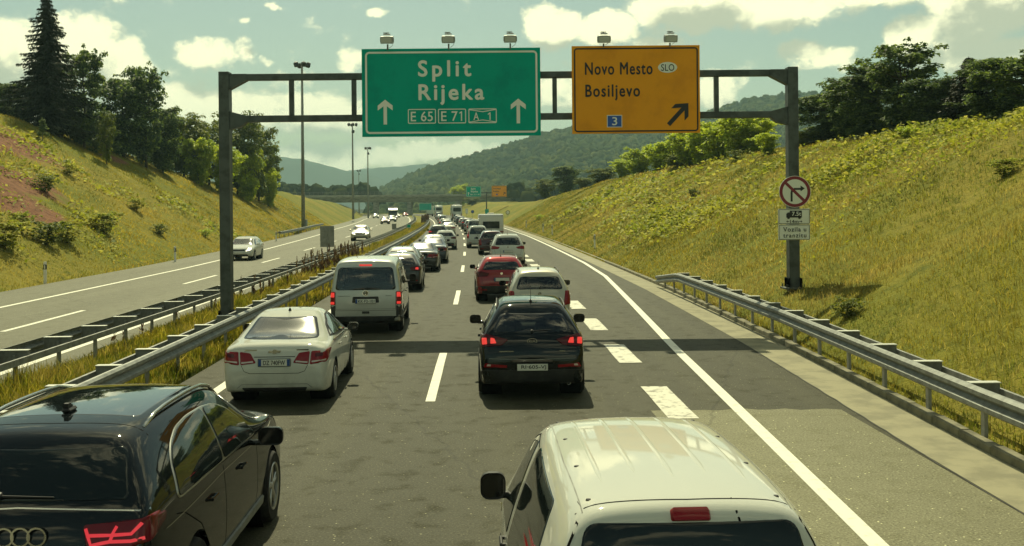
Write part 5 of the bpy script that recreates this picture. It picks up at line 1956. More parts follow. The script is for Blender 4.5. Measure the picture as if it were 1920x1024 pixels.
    handles(c, t, (2.0, 2.98), .98, M['trim'])
    wiper(c, t, 0, 1.19, .4, 1.22)
    c.finish(sv, t, None)
    add_wheels(c, t, 7, .22, .02)
    place(t, at_y(685, 560, 28.0).x + .02, 27.9, head(28) + .02)
    return t, c


# --- black SUV ahead in the right lane ---------------------------------------------------------
def build_black_crossover():
    t = new_vehicle('suv', 'black SUV with plate RI 605-VJ and sloping tail lights in the right lane', 'car', GRP_R)
    c = Car(st_suv(4.44, 1.855, 1.645, .54, 1.06, .90), 4.44, 1.855, 1.645, (.92, 3.56), .345, 4, .35)
    bk = P['black']
    c.decal('rear', [(-.69, 1.14), (.69, 1.14), (.55, 1.45), (-.55, 1.45)], 'rear_window', M['glass_dark'], t, r=.10, off=.006, frit=.065, frit_m=M['frit'], hole=True)
    side_windows(c, t, [[(1.25, 1.12), (1.95, 1.09), (1.98, 1.47), (1.5, 1.47)], [(2.05, 1.085), (3.02, 1.05), (2.5, 1.42), (2.1, 1.48)]], M['glass_dark'], r=.05, off=.006, frit=.035, frit_m=M['frit'], hole=True)
    c.both('right', [(.62, 1.20), (1.18, 1.14), (1.36, 1.45), (.92, 1.40)], 'quarter_window', M['privacy'], t, r=.05, off=.006)
    c.decal('front', [(-.70, 1.08), (.70, 1.08), (.58, 1.50), (-.58, 1.50)], 'windscreen', M['glass'], t, r=.08, off=.006, frit=.05, frit_m=M['frit'], hole=True)
    interior(c, t, .7, 3.35, 1.04, 1.5, rows=((2.25, ((-.38, .5), (.38, .5)), 1.32), (1.3, ((0, 1.3),), 1.15)))
    lens = [(.40, 1.035), (.62, .93), (.865, .93), (.875, 1.09), (.80, 1.12)]
    lens = [(.40, 1.03), (.52, .935), (.87, .905), (.885, 1.09), (.80, 1.13), (.62, 1.09)]
    for s in (1, -1):
        def mir(p): return [(s * a, b) for a, b in (p if s > 0 else p[::-1])]
        o = c.decal('rear', mir(lens), 'tail_light', M['lamp_dark'], t, r=.03, off=.014)
        c.decal('rear', mir([(.60, .965), (.72, .955), (.72, 1.07), (.64, 1.06)]), 'brake_lamp', M['brake'], o, r=.02, off=.02, rings=2)
        c.decal('rear', mir([(.76, .95), (.85, .94), (.855, 1.06), (.77, 1.07)]), 'brake_lamp', M['brake'], o, r=.02, off=.02, rings=2)
        o = c.decal('right' if s > 0 else 'left', [(.20, .94), (.38, .98), (.44, 1.07), (.22, 1.09)], 'tail_light', M['lamp_dark'], t, r=.03, off=.012)
        o = c.decal('rear', mir([(.43, .565), (.84, .575), (.80, .645), (.66, .625), (.43, .61)]), 'reflector', M['lamp_red'], t, r=.01, off=.016, rings=2)
        c.decal('rear', mir([(.70, .59), (.79, .59), (.77, .635), (.70, .63)]), 'fog_lens', M['lamp_clear'], o, r=.01, off=.022, rings=2)
    c.decal('rear', [(-.90, .27), (.90, .27), (.88, .53), (-.88, .53)], 'bumper', M['plastic'], t, r=.06, off=.012)
    c.seam('rear', [(-.74, .72), (0, .70), (.74, .72)], 'tailgate_seam', M['galv_dark'], t, .008)
    number_plate(c, t, 0, .575, 'RI·605-VJ', eu=False, off=.03)
    p = c.pt('rear', 0, 1.005, .008)
    mb = MB()
    n = 28
    o_ = [(.088 * math.cos(2 * PI * k / n), .05 * math.sin(2 * PI * k / n)) for k in range(n)]
    q_ = [(.077 * math.cos(2 * PI * k / n), .04 * math.sin(2 * PI * k / n)) for k in range(n)]
    mb.add([(a, p.y - .004, 1.005 + b) for a, b in o_ + q_], [(k, (k + 1) % n, n + (k + 1) % n, n + k) for k in range(n)])
    e = mb.build('oval_emblem', M['chrome'], t)
    put('lettering', text_mesh('KIA', .115, .038, M['chrome'], .012), e, (0, p.y - .006, 1.005), (PI / 2, 0, 0))
    for x0, w in ((-.56, .24), (.46, .1)):
        p = c.pt('rear', x0 + w / 2, .84, .006)
        mb = MB(); mb.box((p.x, p.y, .84), (w, .006, .018)); mb.build('badge', M['chrome'], t)
    roof_rails(c, t, .60, .7, 2.6, M['trim'])
    mirror_part(c, t, 2.92, 1.08, bk, .22, .165, .08)
    antenna(c, t, .72, 0, .26, -.4)
    wiper(c, t, 0, 1.155, .33, 1.18)
    for s in ('right', 'left'):
        c.seam(s, [(2.0, 1.08), (2.02, .5)], 'door_seam', M['dark'], t, .008)
        c.seam(s, [(3.1, 1.03), (3.1, .5)], 'door_seam', M['dark'], t, .008)
    handles(c, t, (1.45, 2.5), .95, bk)
    c.decal('top', [(-.5, .95), (.5, .95), (.48, 2.1), (-.48, 2.1)], 'glass_roof', M['roof_glass'], t, r=.08, off=.002)
    c.both('front', [(.45, .72), (.80, .80), (.83, .92), (.62, .90)], 'headlight', M['lamp_clear'], t, off=.01)
    exhaust(t, .62, .05, .29)
    c.finish(bk, t, M['plastic'])
    add_wheels(c, t, 5, .235, .0)
    place(t, .325, 18.15, head(19) - .012)
    return t, c


# --- generic hatch / wagon / crossover used for the rest ------------------------------------------
def build_hatch(name, label, cat, group, L, W, H, col, rear, belt, wr, lamp, rails=None, level=3, lip=None, dark=False, plate=None, lit=False, ant=True, glass='glass', emb=True, arch_w=None):
    t = new_vehicle(name, label, cat, group)
    c = Car(st_suv(L, W, H, rear, belt, .95), L, W, H, (.205 * L, .80 * L), wr, level, .32)
    w, ky = W / 2, L / 4.4
    zt = H - .19
    c.decal('rear', [(-.75 * w, belt + .05), (.75 * w, belt + .05), (.61 * w, zt), (-.61 * w, zt)], 'rear_window', M[glass], t, r=.08, off=.006, frit=.065, frit_m=M['frit'], hole=True)
    zs = H - .16
    side_windows(c, t, [[(1.20 * ky, belt + .05), (1.93 * ky, belt + .03), (1.96 * ky, zs), (1.42 * ky, zs - .01)], [(2.03 * ky, belt + .025), (3.02 * ky, belt - .01), (2.5 * ky, zs - .05), (2.1 * ky, zs)]], M[glass], r=.05, off=.006, frit=.035, frit_m=M['frit'], hole=True)
    c.both('right', [(.60 * ky, belt + .10), (1.14 * ky, belt + .06), (1.32 * ky, zs - .02), (.88 * ky, zs - .07)], 'quarter_window', M['privacy'], t, r=.05, off=.006)
    c.decal('front', [(-.75 * w, belt + .03), (.75 * w, belt + .03), (.62 * w, H - .14), (-.62 * w, H - .14)], 'windscreen', M['glass'], t, r=.08, off=.006, frit=.05, frit_m=M['frit'], hole=True)
    interior(c, t, .7, .75 * L, belt - .02, W - .36, rows=((2.25 * ky, ((-.38, .5), (.38, .5)), H - .33), (1.3 * ky, ((0, W - .56),), H - .47)))
    for s in (1, -1):
        def mir(p): return [(s * a, b) for a, b in (p if s > 0 else p[::-1])]
        if lamp == 'vertical':
            o = c.decal('rear', mir([(.74 * w, belt - .38), (.95 * w, belt - .36), (.93 * w, belt + .02), (.80 * w, belt + .02)]), 'tail_light', M['lamp_red'], t, r=.03, off=.014)
            lit_p = [(.80 * w, belt - .14), (.92 * w, belt - .14), (.90 * w, belt - .03), (.82 * w, belt - .03)]
            sd = [(.20, belt - .36), (.27, belt - .36), (.33, belt), (.22, belt + .02)]
        elif lamp == 'tall':
            o = c.decal('rear', mir([(.80 * w, belt - .30), (.95 * w, belt - .28), (.84 * w, belt + .36), (.76 * w, belt + .36)]), 'tail_light', M['lamp_red'], t, r=.03, off=.014)
            lit_p = [(.83 * w, belt - .1), (.92 * w, belt - .1), (.90 * w, belt + .02), (.82 * w, belt + .02)]
            sd = [(.18, belt - .28), (.24, belt - .26), (.30, belt + .05), (.22, belt + .05)]
        else:
            o = c.decal('rear', mir([(.46 * w, belt - .06), (.55 * w, belt - .16), (.94 * w, belt - .19), (.955 * w, belt + .0), (.80 * w, belt + .02)]), 'tail_light', M['lamp_red'] if lamp == 'wide' else M['lamp_dark'], t, r=.03, off=.014)
            lit_p = [(.70 * w, belt - .13), (.86 * w, belt - .14), (.86 * w, belt - .04), (.72 * w, belt - .04)]
            sd = [(.20, belt - .17), (.40, belt - .12), (.46, belt - .03), (.22, belt - .01)]
        c.decal('right' if s > 0 else 'left', sd, 'tail_light', M['lamp_red'] if lamp != 'dark' else M['lamp_dark'], t, r=.02, off=.012)
        if lit:
            c.decal('rear', mir(lit_p), 'brake_lamp', M['brake'], o, r=.02, off=.02, rings=2)
        c.decal('rear', mir([(.56 * w, .40), (.82 * w, .41), (.82 * w, .45), (.56 * w, .45)]), 'reflector', M['lamp_red'], t, r=.008, off=.03, rings=2)
    if dark:
        c.decal('rear', [(-.97 * w, .26), (.97 * w, .26), (.95 * w, .56), (-.95 * w, .56)], 'bumper', M['plastic'], t, r=.06, off=.012)
    else:
        c.decal('rear', [(-.80 * w, .26), (.80 * w, .26), (.72 * w, .36), (-.72 * w, .36)], 'bumper_skirt', M['plastic'], t, r=.03, off=.010)
    c.seam('rear', [(-.78 * w, belt - .2), (-.72 * w, .60), (.72 * w, .60), (.78 * w, belt - .2)], 'tailgate_seam', M['dark'], t, .008)
    number_plate(c, t, 0, .80 if not dark else .78, plate, off=.02)
    if emb:
        p = c.pt('rear', 0, belt - .07, .012)
        mb = MB(); mb.lathe([(0, -.004), (.045, -.004), (.05, .008)], 16, 'Y', (0, p.y, belt - .07)); mb.build('emblem', M['chrome'], t)
    if rails: roof_rails(c, t, .64 * w, .65, .56 * L, M[rails])
    mirror_part(c, t, .66 * L, belt + .02, P[col], .20, .15, .07)
    if ant: antenna(c, t, .75, 0, .22, -.4)
    wiper(c, t, 0, belt + .075, .3, belt + .1)
    for s in ('right', 'left'):
        c.seam(s, [(1.98 * ky, belt + .02), (2.0 * ky, .4)], 'door_seam', M['dark'], t, .008)
        c.seam(s, [(3.08 * ky, belt - .03), (3.1 * ky, .4)], 'door_seam', M['dark'], t, .008)
        c.seam(s, [(1.14 * ky, belt), (1.35 * ky, .7), (1.5 * ky, .4)], 'door_seam', M['dark'], t, .008)
    handles(c, t, (1.5 * ky, 2.45 * ky), belt - .12, P[col])
    c.both('front', [(.48 * w, belt - .38), (.84 * w, belt - .30), (.87 * w, belt - .17), (.66 * w, belt - .18)], 'headlight', M['headlamp'] if lit == 'front' else M['lamp_clear'], t, off=.01)
    c.decal('front', [(-.42 * w, belt - .36), (.42 * w, belt - .36), (.44 * w, belt - .26), (-.44 * w, belt - .26)], 'grille', M['trim'], t, r=.03, off=.008)
    c.decal('front', [(-.7 * w, .3), (.7 * w, .3), (.62 * w, .42), (-.62 * w, .42)], 'air_intake', M['trim'], t, r=.03, off=.008)
    c.finish(P[col], t, M['plastic'] if lip else None)
    add_wheels(c, t, 5, .22, .01)
    return t, c


black_suv = build_black_suv()
white_van = build_white_van()
white_sedan, _ = build_white_sedan()
minibus, _ = build_silver_minibus()
black_crossover, kia = build_black_crossover()

silver_wagon, _ = build_hatch('estate_car', 'beige silver estate car with tall rear lamps just ahead of the black SUV', 'car', GRP_R, 4.25, 1.72, 1.60, 'beige', .30, 1.02, .31, 'vertical', 'trim', 4)
place(silver_wagon, at_y(1012, 540, 28.6).x, 28.6)
red_suv, rc = build_hatch('crossover', 'red crossover with silver roof rails beside the beige estate car', 'car', GRP_R, 4.15, 1.79, 1.57, 'red', .50, 1.05, .33, 'wide', 'chrome', 4, True, True, lamp if False else None, False) if False else build_hatch('crossover', 'red crossover with silver roof rails beside the beige estate car', 'car', GRP_R, 4.15, 1.79, 1.57, 'red', .50, 1.05, .33, 'dark', 'chrome', 4, True, True)
place(red_suv, at_y(941, 540, 37.2).x, 37.0, head(38) + .02)
white_suv, _ = build_hatch('suv', 'white SUV with wide red lamps following the maroon minivan', 'car', GRP_R, 4.85, 1.93, 1.76, 'white', .48, 1.10, .37, 'wide', 'trim', 4)
place(white_suv, at_y(952.5, 470, 59.5).x, 59.5)
maroon_mpv, _ = build_hatch('minivan', 'dark maroon minivan squeezed between the white SUV and the white people carrier', 'car', GRP_R, 4.6, 1.84, 1.66, 'maroon', .34, 1.05, .325, 'vertical', None, 3)
place(maroon_mpv, at_y(922, 450, 73.0).x, 73.0)
white_mpv, _ = build_hatch('people_carrier', 'white people carrier with tall lamps left behind the caravan', 'car', GRP_R, 4.35, 1.80, 1.80, 'white', .20, 1.06, .32, 'tall', None, 3, dark=False, lit=True)
place(white_mpv, at_y(896, 450, 85.2).x, 85.2)
dark_hatch, _ = build_hatch('hatchback', 'dark grey hatchback with lit brake light directly ahead of the silver minibus', 'car', GRP_L, 4.3, 1.79, 1.49, 'graphite', .62, .98, .32, 'dark', None, 4, lit=True)
place(dark_hatch, at_y(748, 500, 42.0).x, 42.0, head(42) + .02)
# ================= the rest of the queue =================
PAINT_SLOTS = set(p.name for p in P.values())


def repaint(o, col):
    for ch in KIDS.get(o.as_pointer(), []):
        if ch.type == 'MESH' and ch.material_slots and ch.material_slots[0].link == 'OBJECT' and ch.material_slots[0].material.name in PAINT_SLOTS:
            ch.material_slots[0].material = P[col]
        repaint(ch, col)


def another(src, name, label, cat, group, px, Y, col, rz=0.0, facing=False, scale=1.0, py=400):
    o = copy_tree(src)
    o.name = name
    tag(o, label, cat, group)
    repaint(o, col)
    x = at_y(px, py, Y).x
    o.scale = (scale, scale, scale)
    if facing:
        o.location = (x - .03 * 4.3, Y + 4.3 * scale, 0)
        o.rotation_euler = (0, 0, PI + head(Y) + rz)
    else:
        place(o, x, Y, head(Y) + rz)
    return o


def copy_tree_named(o, parent=None): return copy_tree(o, parent)


E_ = GRP_L
another(dark_hatch, 'hatchback', 'grey hatchback mostly hidden behind the dark grey hatchback', 'car', E_, 752, 48.6, 'grey')
another(white_sedan, 'sedan', 'dark graphite sedan ahead of the half hidden grey hatchback, pale sky in its window', 'car', E_, 788, 54.4, 'graphite')
another(white_sedan, 'sedan', 'dark blue sedan between the graphite sedan and the small white hatchback', 'car', E_, 809, 62.5, 'blue')
another(dark_hatch, 'hatchback', 'grey hatchback peeking over the roof of the dark blue sedan', 'car', E_, 811, 70.6, 'grey')
another(red_suv, 'hatchback', 'small white hatchback with wide dark lamps beside the lane dashes', 'car', E_, 834.5, 82.4, 'white', 0, False, .96)
another(black_crossover, 'suv', 'dark green SUV with a wide rear window beyond the peeking grey hatchback', 'car', E_, 821, 100, 'green')
another(white_sedan, 'sedan', 'cream beige sedan beside the lane dashes beyond the small white hatchback', 'car', E_, 840, 128, 'beige')
for (src, nm, lab, px, Y, col) in (
        (silver_wagon, 'estate_car', 'silver estate car far up the left lane beyond the cream sedan', 837, 143, 'silver'),
        (black_crossover, 'suv', 'white far SUV third from the left coach in its lane', 834, 160, 'white'),
        (dark_hatch, 'hatchback', 'grey far hatchback in front of the third white SUV', 837, 176, 'grey'),
        (white_mpv, 'people_carrier', 'white far people carrier in the left lane short of the rust coloured weeds', 830, 196, 'white'),
        (dark_hatch, 'hatchback', 'maroon far hatchback in the left lane', 830, 216, 'maroon'),
        (silver_wagon, 'estate_car', 'white far estate car behind the left coach', 827, 240, 'white'),
        (white_sedan, 'sedan', 'dark far sedan two places behind the left coach', 825, 268, 'graphite'),
        (white_mpv, 'people_carrier', 'silver far people carrier next behind the left coach', 822, 300, 'silver')):
    another(src, nm, lab, 'car', E_, px, Y, col)
E_ = GRP_R
for (src, nm, lab, px, Y, col) in (
        (white_mpv, 'people_carrier', 'white small car left of the caravan window', 889, 124, 'white'),
        (silver_wagon, 'estate_car', 'silver pinkish estate car left of the caravan, second ahead of the white people carrier', 882, 141, 'silver'),
        (black_crossover, 'suv', 'dark SUV in the right lane third in the row left of the caravan', 877, 157, 'graphite'),
        (dark_hatch, 'hatchback', 'white far hatchback in the right lane ahead of the dark SUV', 869.5, 178, 'white'),
        (red_suv, 'crossover', 'dark blue far crossover second behind the right coach', 864, 201, 'blue'),
        (silver_wagon, 'estate_car', 'silver far estate car next behind the right coach', 859, 228, 'silver'),
        (black_crossover, 'suv', 'grey SUV towing the white caravan', 916, 107.5, 'grey')):
    another(src, nm, lab, 'car', E_, px, Y, col)

oncoming, _ = build_hatch('hatchback', 'silver white oncoming hatchback with lit headlights left of the reversed sign', 'car', GRP_O, 4.3, 1.80, 1.50, 'white', .55, .98, .32, 'wide', None, 3, lit='front', ant=False)
x = at(467, 485).x
oncoming.location = (x - .15, 67.6 + 4.3, 0)
oncoming.rotation_euler = (0, 0, PI + .055)
E_ = GRP_O
another(oncoming, 'crossover', 'brownish oncoming car with sun flashing on its windscreen', 'car', E_, 668, 106, 'beige', .06, True, 1.06)
another(oncoming, 'hatchback', 'dark red oncoming hatchback before the distant dark lorry', 'car', E_, 717, 212, 'maroon', .1, True)
another(oncoming, 'hatchback', 'grey oncoming car nearest the dark lorry', 'car', E_, 731, 245, 'grey', .1, True)
for px, Y, col, lab in ((701, 330, 'white', 'white oncoming speck of a car left of the dark lorry'), (741, 345, 'silver', 'silver oncoming speck of a car right of the dark lorry'), (757, 385, 'red', 'red oncoming speck of a car under the bridge')):
    another(oncoming, 'hatchback', lab, 'car', E_, px, Y, col, .1, True)


def build_caravan():
    t = new_vehicle('caravan', 'tall white caravan with a wide dark rear window in the right lane', 'caravan', GRP_R)
    W, H, L = 2.28, 2.62, 5.6
    mb = MB()
    prof = [(.02, .50), (0, .70), (.03, 1.6), (.10, 2.40), (.22, 2.56), (.5, H), (L - .9, H), (L - .3, 2.45), (L, 1.7), (L, .65), (L - .15, .50)]
    n = len(prof)
    vs = []
    for x, ins in ((-W / 2, .07), (-W / 2 + .06, 0), (W / 2 - .06, 0), (W / 2, .07)):
        cy, cz = L / 2, 1.5
        vs += [(x, y + (ins if y < cy else -ins), z + (ins if z < cz else -ins)) for y, z in prof]
    fs = [tuple(range(n))[::-1], tuple(range(3 * n, 4 * n))]
    for k in range(3):
        fs += [(k * n + i, k * n + (i + 1) % n, (k + 1) * n + (i + 1) % n, (k + 1) * n + i) for i in range(n)]
    mb.add(vs, fs)
    mb.build('body', P['white'], t, smooth=True, angle=.5)
    def rr(name, x, z, w, h, r, m, y, par=t):
        mb = MB(); p = rrect(x, z, w, h, r); mb.prism(p, 'Y', y, y + .04); return mb.build(name, m, par)
    f = rr('rear_window', 0, 1.62, 1.52, .64, .05, M['trim'], -.012)
    rr('pane', 0, 1.62, 1.40, .54, .04, M['privacy'], -.018, f)
    rr('bumper', 0, .72, 2.24, .40, .08, P['white'], -.05)
    rr('red_strip', 0, 1.0, 2.26, .09, .02, M['lamp_red'], -.028)
    for s in (-1, 1):
        rr('tail_light', s * .98, .74, .24, .30, .04, M['lamp_red'], -.065)
        rr('marker_light', s * 1.02, 2.46, .10, .05, .02, M['lamp_red'], .085)
        wheel(t, s * (W / 2 - .16), 2.4, .32, .2)
    number_plate(None, t, 0, .60, None, y=-.05, off=.02) if False else None
    mb = MB(); mb.box((0, 1.6, H + .05), (.6, .8, .12), .04); mb.build('roof_hatch', M['white_plastic'], t)
    mb = MB(); mb.prism([(L - .2, .5), (L + 1.2, .48), (L + 1.2, .56), (L - .2, .62)], 'X', -.08, .08); mb.build('drawbar', M['galv_dark'], t)
    mb = MB(); mb.box((0, L / 2, .42), (1.6, L - .6, .16), .03); mb.build('chassis', M['dark'], t)
    return t

cv = build_caravan()
place(cv, at_y(921, 420, 98).x, 98)


def build_coach(label, group, white=True):
    t = new_vehicle('coach', label, 'bus', group)
    W, H, L = 2.55, 3.75, 11.5
    mb = MB()
    prof = [(.06, .38), (0, .6), (.02, 1.6), (.10, 2.9), (.30, 3.55), (.7, H), (L - .8, H), (L - .2, 3.3), (L, 1.6), (L, .4)]
    n = len(prof)
    vs = []
    for x, ins in ((-W / 2, .16), (-W / 2 + .05, .05), (-W / 2 + .16, 0), (W / 2 - .16, 0), (W / 2 - .05, .05), (W / 2, .16)):
        vs += [(x, y + (ins if y < 5 else -ins), z + (ins if z < 1.5 else -ins)) for y, z in prof]
    fs = [tuple(range(n))[::-1], tuple(range(5 * n, 6 * n))]
    for k in range(5):
        fs += [(k * n + i, k * n + (i + 1) % n, (k + 1) * n + (i + 1) % n, (k + 1) * n + i) for i in range(n)]
    mb.add(vs, fs)
    mb.build('body', P['white'], t, smooth=True, angle=.6)
    def rr(name, x, z, w, h, r, m, y, par=t, R=None):
        mb = MB(); p = rrect(x, z, w, h, r); mb.prism(p, 'Y', y, y + .05); return mb.build(name, m, par)
    rr('rear_window', 0, 2.62, 1.9, .95, .25, M['privacy'], .015)
    rr('engine_grille', 0, 1.15, 1.6, .6, .05, M['trim'], -.02)
    for s in (-1, 1):
        rr('tail_light', s * 1.08, 1.3, .16, .8, .04, M['lamp_red'], -.02)
        mb = MB(); mb.box((s * (W / 2 - .01), 6, 2.45), (.05, 10.2, .95), .01); mb.build('side_window', M['privacy'], t)
        for y in (2.6, 8.6): wheel(t, s * (W / 2 - .18), y, .5, .28)
    mb = MB(); mb.box((0, 4, H + .06), (1.8, 3, .22), .08); mb.build('roof_unit', M['white_plastic'], t)
    rr('bumper', 0, .6, 2.4, .36, .08, M['plastic'], -.05)
    return t

ch = build_coach('tall white coach in the right lane with a pale rear window', GRP_R)
place(ch, at_y(857, 400, 262).x, 262)
ch2 = copy_tree(ch); tag(ch2, 'white coach with a rounded black rear window in the left lane', 'bus', GRP_L)
place(ch2, at_y(823, 400, 352).x, 352)


def build_lorry(label, group, cab, box, facing):
    t = new_vehicle('lorry', label, 'lorry', group)
    mb = MB(); mb.box((0, 3.6, 2.25), (2.5, 7.2, 2.7), .06); mb.build('cargo_box', box, t)
    mb = MB(); mb.prism([(7.5, .5), (7.5, 2.9), (7.8, 3.1), (9.0, 2.6), (9.5, 1.7), (9.55, .5)], 'X', -1.22, 1.22); mb.build('cab', cab, t)
    mb = MB(); mb.add([(-1.05, 9.02, 2.55), (1.05, 9.02, 2.55), (1.1, 9.48, 1.75), (-1.1, 9.48, 1.75)], [(0, 1, 2, 3)]); mb.M = None; mb.add([(-1.05, 9.06, 2.57), (1.05, 9.06, 2.57), (1.1, 9.52, 1.77), (-1.1, 9.52, 1.77)], [(0, 1, 2, 3)]); mb.build('windscreen', M['privacy'], t)
    mb = MB(); mb.box((0, 4.5, .65), (1.2, 8.8, .3), .04); mb.build('chassis', M['dark'], t)
    mb = MB(); mb.box((0, 9.56, .75), (2.4, .12, .5), .05); mb.build('bumper', M['plastic'], t)
    for s in (-1, 1):
        mb = MB(); mb.box((s * .95, 9.62, .85), (.34, .05, .2), .02); mb.build('headlight', M['headlamp'], t)
        mb = MB(); mb.box((s * 1.0, -.03, .9), (.3, .06, .16), .02); mb.build('tail_light', M['lamp_red'], t)
        for y in (2.0, 3.2, 8.2): wheel(t, s * 1.05, y, .48, .28)
    return t

lo = build_lorry('dark oncoming lorry with a rounded load under the left end of the bridge', GRP_O, P['graphite'], P['grey'], True)
lo.location = (at_y(729, 400, 292).x, 292 + 9.6, 0); lo.rotation_euler = (0, 0, PI + .12)
lo2 = build_lorry('small white lorry far ahead of the left coach', GRP_L, P['white'], P['white'], False)
place(lo2, at_y(806.5, 392, 385).x, 385)
# ---------------------------------------------------------------- plants
M['grass_r'] = leaf_mat('meadow_grass', (.31, .245, .026), (.145, .185, .026), (.42, .33, .10), .42, .075, up=.85, spec=.03)
M['grass_l'] = leaf_mat('dry_meadow_grass', (.44, .32, .026), (.21, .22, .026), (.48, .36, .08), .42, .07, up=.85, spec=.03)
M['grass_m'] = leaf_mat('median_grass', (.33, .28, .024), (.15, .185, .020), (.44, .34, .08), .42, .3, up=.8, spec=.03)
M['weed'] = leaf_mat('broad_weeds', (.31, .31, .035), (.19, .235, .028), (.48, .45, .13), .4, .3, up=.65, spec=.05)
M['leaf_dark'] = leaf_mat('dark_leaves', (.095, .145, .060), (.050, .088, .044), (.26, .34, .11), .5, .5, up=.4)
M['leaf_mid'] = leaf_mat('green_leaves', (.13, .165, .024), (.07, .105, .020), (.22, .24, .04), .45, .5, up=.4)
M['leaf_lime'] = leaf_mat('lime_leaves', (.42, .50, .035), (.27, .37, .030), (.55, .60, .08), .5, .6, up=.65)
M['bush_leaf'] = leaf_mat('bush_leaves', (.17, .20, .028), (.085, .12, .022), (.28, .29, .05), .45, .5, up=.4)
M['needle'] = leaf_mat('spruce_needles', (.020, .028, .011), (.013, .020, .010), (.035, .042, .016), .15, .6)
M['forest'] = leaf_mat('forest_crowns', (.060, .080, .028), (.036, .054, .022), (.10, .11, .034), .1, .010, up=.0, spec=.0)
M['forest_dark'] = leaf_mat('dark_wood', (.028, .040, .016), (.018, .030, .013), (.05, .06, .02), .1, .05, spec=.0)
M['bark'] = vary(mat('bark', (.075, .062, .045), .9), (.03, .026, .02), 6, stretch=(1, 1, .2))
M['bark_pale'] = vary(mat('pale_bark', (.26, .25, .20), .85), (.12, .11, .09), 5, stretch=(1, 1, .3))
M['dock'] = leaf_mat('dock_seed', (.10, .048, .032), (.14, .075, .045), (.34, .27, .17), .2, 2.0)

GYs = np.arange(-10, 330, 1.25)
GWs = np.arange(0, 60.1, .5)
def lut(side):
    T = np.zeros((len(GYs), len(GWs)))
    D = np.zeros(len(GYs))
    for i, Y in enumerate(GYs):
        d0 = kerb_d(Y) + .18 if side > 0 else toe_l(Y) + .2
        D[i] = c_road(Y) + d0
        for j, w in enumerate(GWs):
            T[i, j] = ground_z(D[i] + side * w, Y)
    return T, D
LUT = {1: lut(1), -1: lut(-1)}


def on_bank(side, Y, w):
    T, D = LUT[side]
    fi = np.clip((Y - GYs[0]) / 1.25, 0, len(GYs) - 1.001)
    fj = np.clip(w / .5, 0, len(GWs) - 1.001)
    i, j = fi.astype(int), fj.astype(int)
    a, b = fi - i, fj - j
    z = (T[i, j] * (1 - a) + T[i + 1, j] * a) * (1 - b) + (T[i, j + 1] * (1 - a) + T[i + 1, j + 1] * a) * b
    return np.stack([D[i] * (1 - a) + D[i + 1] * a + side * w, Y, z], -1)


def wave(P, s, seed=0):
    x, y = P[:, 0] * s + seed, P[:, 1] * s
    return (np.sin(x + 1.7 * np.sin(y * .8 + seed)) + np.sin(1.3 * y + 1.3 * np.sin(.7 * x)) + .7 * np.sin(2.9 * x - 2.1 * y) + .5 * np.sin(5.3 * x + 4.1 * y)) / 3.2


def blades(name, P, h, w, m, seed, lean=.45):
    r = np.random.RandomState(seed)
    n = len(P)
    a = r.uniform(0, 2 * PI, n)
    d = np.stack([np.cos(a), np.sin(a), np.zeros(n)], -1) * (w / 2)[:, None]
    b = r.uniform(0, 2 * PI, n)
    l = np.abs(r.normal(0, lean, n)) * h
    tip = P + np.stack([np.cos(b) * l, np.sin(b) * l, h], -1)
    mid = P + np.stack([np.cos(b) * l * .35, np.sin(b) * l * .35, h * .55], -1)
    P0 = P - np.array([0, 0, .05])
    V = np.stack([P0 - d, P0 + d, mid + d * .8, mid - d * .8, tip], 1).reshape(-1, 3)
    i = np.arange(n)[:, None] * 5
    Q = np.concatenate([i + np.array([[0, 1, 2]]), i + np.array([[0, 2, 3]]), i + np.array([[3, 2, 4]])], 0)
    return put(name, np_mesh(name, V, Q, m))


def bank_grass(side, n, m, name, seed, wmax):
    r = np.random.RandomState(seed)
    u = r.uniform(0, 1, n)
    y0, y1 = (9.0, 190.0) if side > 0 else (26.0, 200.0)
    Y = y0 * (y1 / y0) ** (u ** .9)
    w = r.uniform(0, 1, n) ** 1.15 * wmax
    P = on_bank(side, Y, w)
    tall = .5 + .5 * wave(P, .35, seed)
    h = (.06 + .15 * tall * np.clip(w / 2.0, .25, 1)) * r.uniform(.5, 1.3, n)
    h *= np.where(r.uniform(0, 1, n) > .97, 1.9, 1)
    ww = np.maximum(.008, Y * .00040) * r.uniform(.7, 1.5, n)
    keep = r.uniform(0, 1, n) < .25 + .75 * (wave(P, .9, seed + 3) > -.45)
    if side < 0:
        for p, rad in SOIL:
            q = np.sqrt(((P[:, 0] - p.x) / rad) ** 2 + ((P[:, 1] - p.y) * .55 / rad) ** 2 + ((P[:, 2] - p.z) / rad) ** 2)
            keep &= ~((q + .5 * wave(P, 1.3, 4) < 1.0) & (r.uniform(0, 1, n) < .93))
    return tag(blades(name, P[keep], h[keep], ww[keep], m, seed, .95), kind='stuff')


bank_grass(1, 380000, M['grass_r'], 'grass', 11, 24)
bank_grass(-1, 170000, M['grass_l'], 'grass', 12, 30)
r = np.random.RandomState(5)
n = 90000
Y = 6.0 * (200 / 6.0) ** (r.uniform(0, 1, n) ** .8)
inn = np.array([I(y, [-40, 100, 200, 300], [-8.3, -8.3, -8.6, -9.0]) for y in Y])
t = r.uniform(0, 1, n)
X = -.97 - .0224 * Y - .000127 * Y * Y + (-4.9 * t + (inn + .3) * (1 - t))
Pm = np.stack([X, Y, np.zeros(n)], -1)
tall = np.clip(.45 + .6 * wave(Pm, .55, 9), .08, 1.2)
edge = np.clip(np.minimum(t, 1 - t) * 7, .3, 1)
tag(blades('grass', Pm, (.10 + .46 * tall * edge) * r.uniform(.5, 1.3, n), np.maximum(.014, Y * .0007) * r.uniform(.7, 1.5, n), M['grass_m'], 6), kind='stuff')


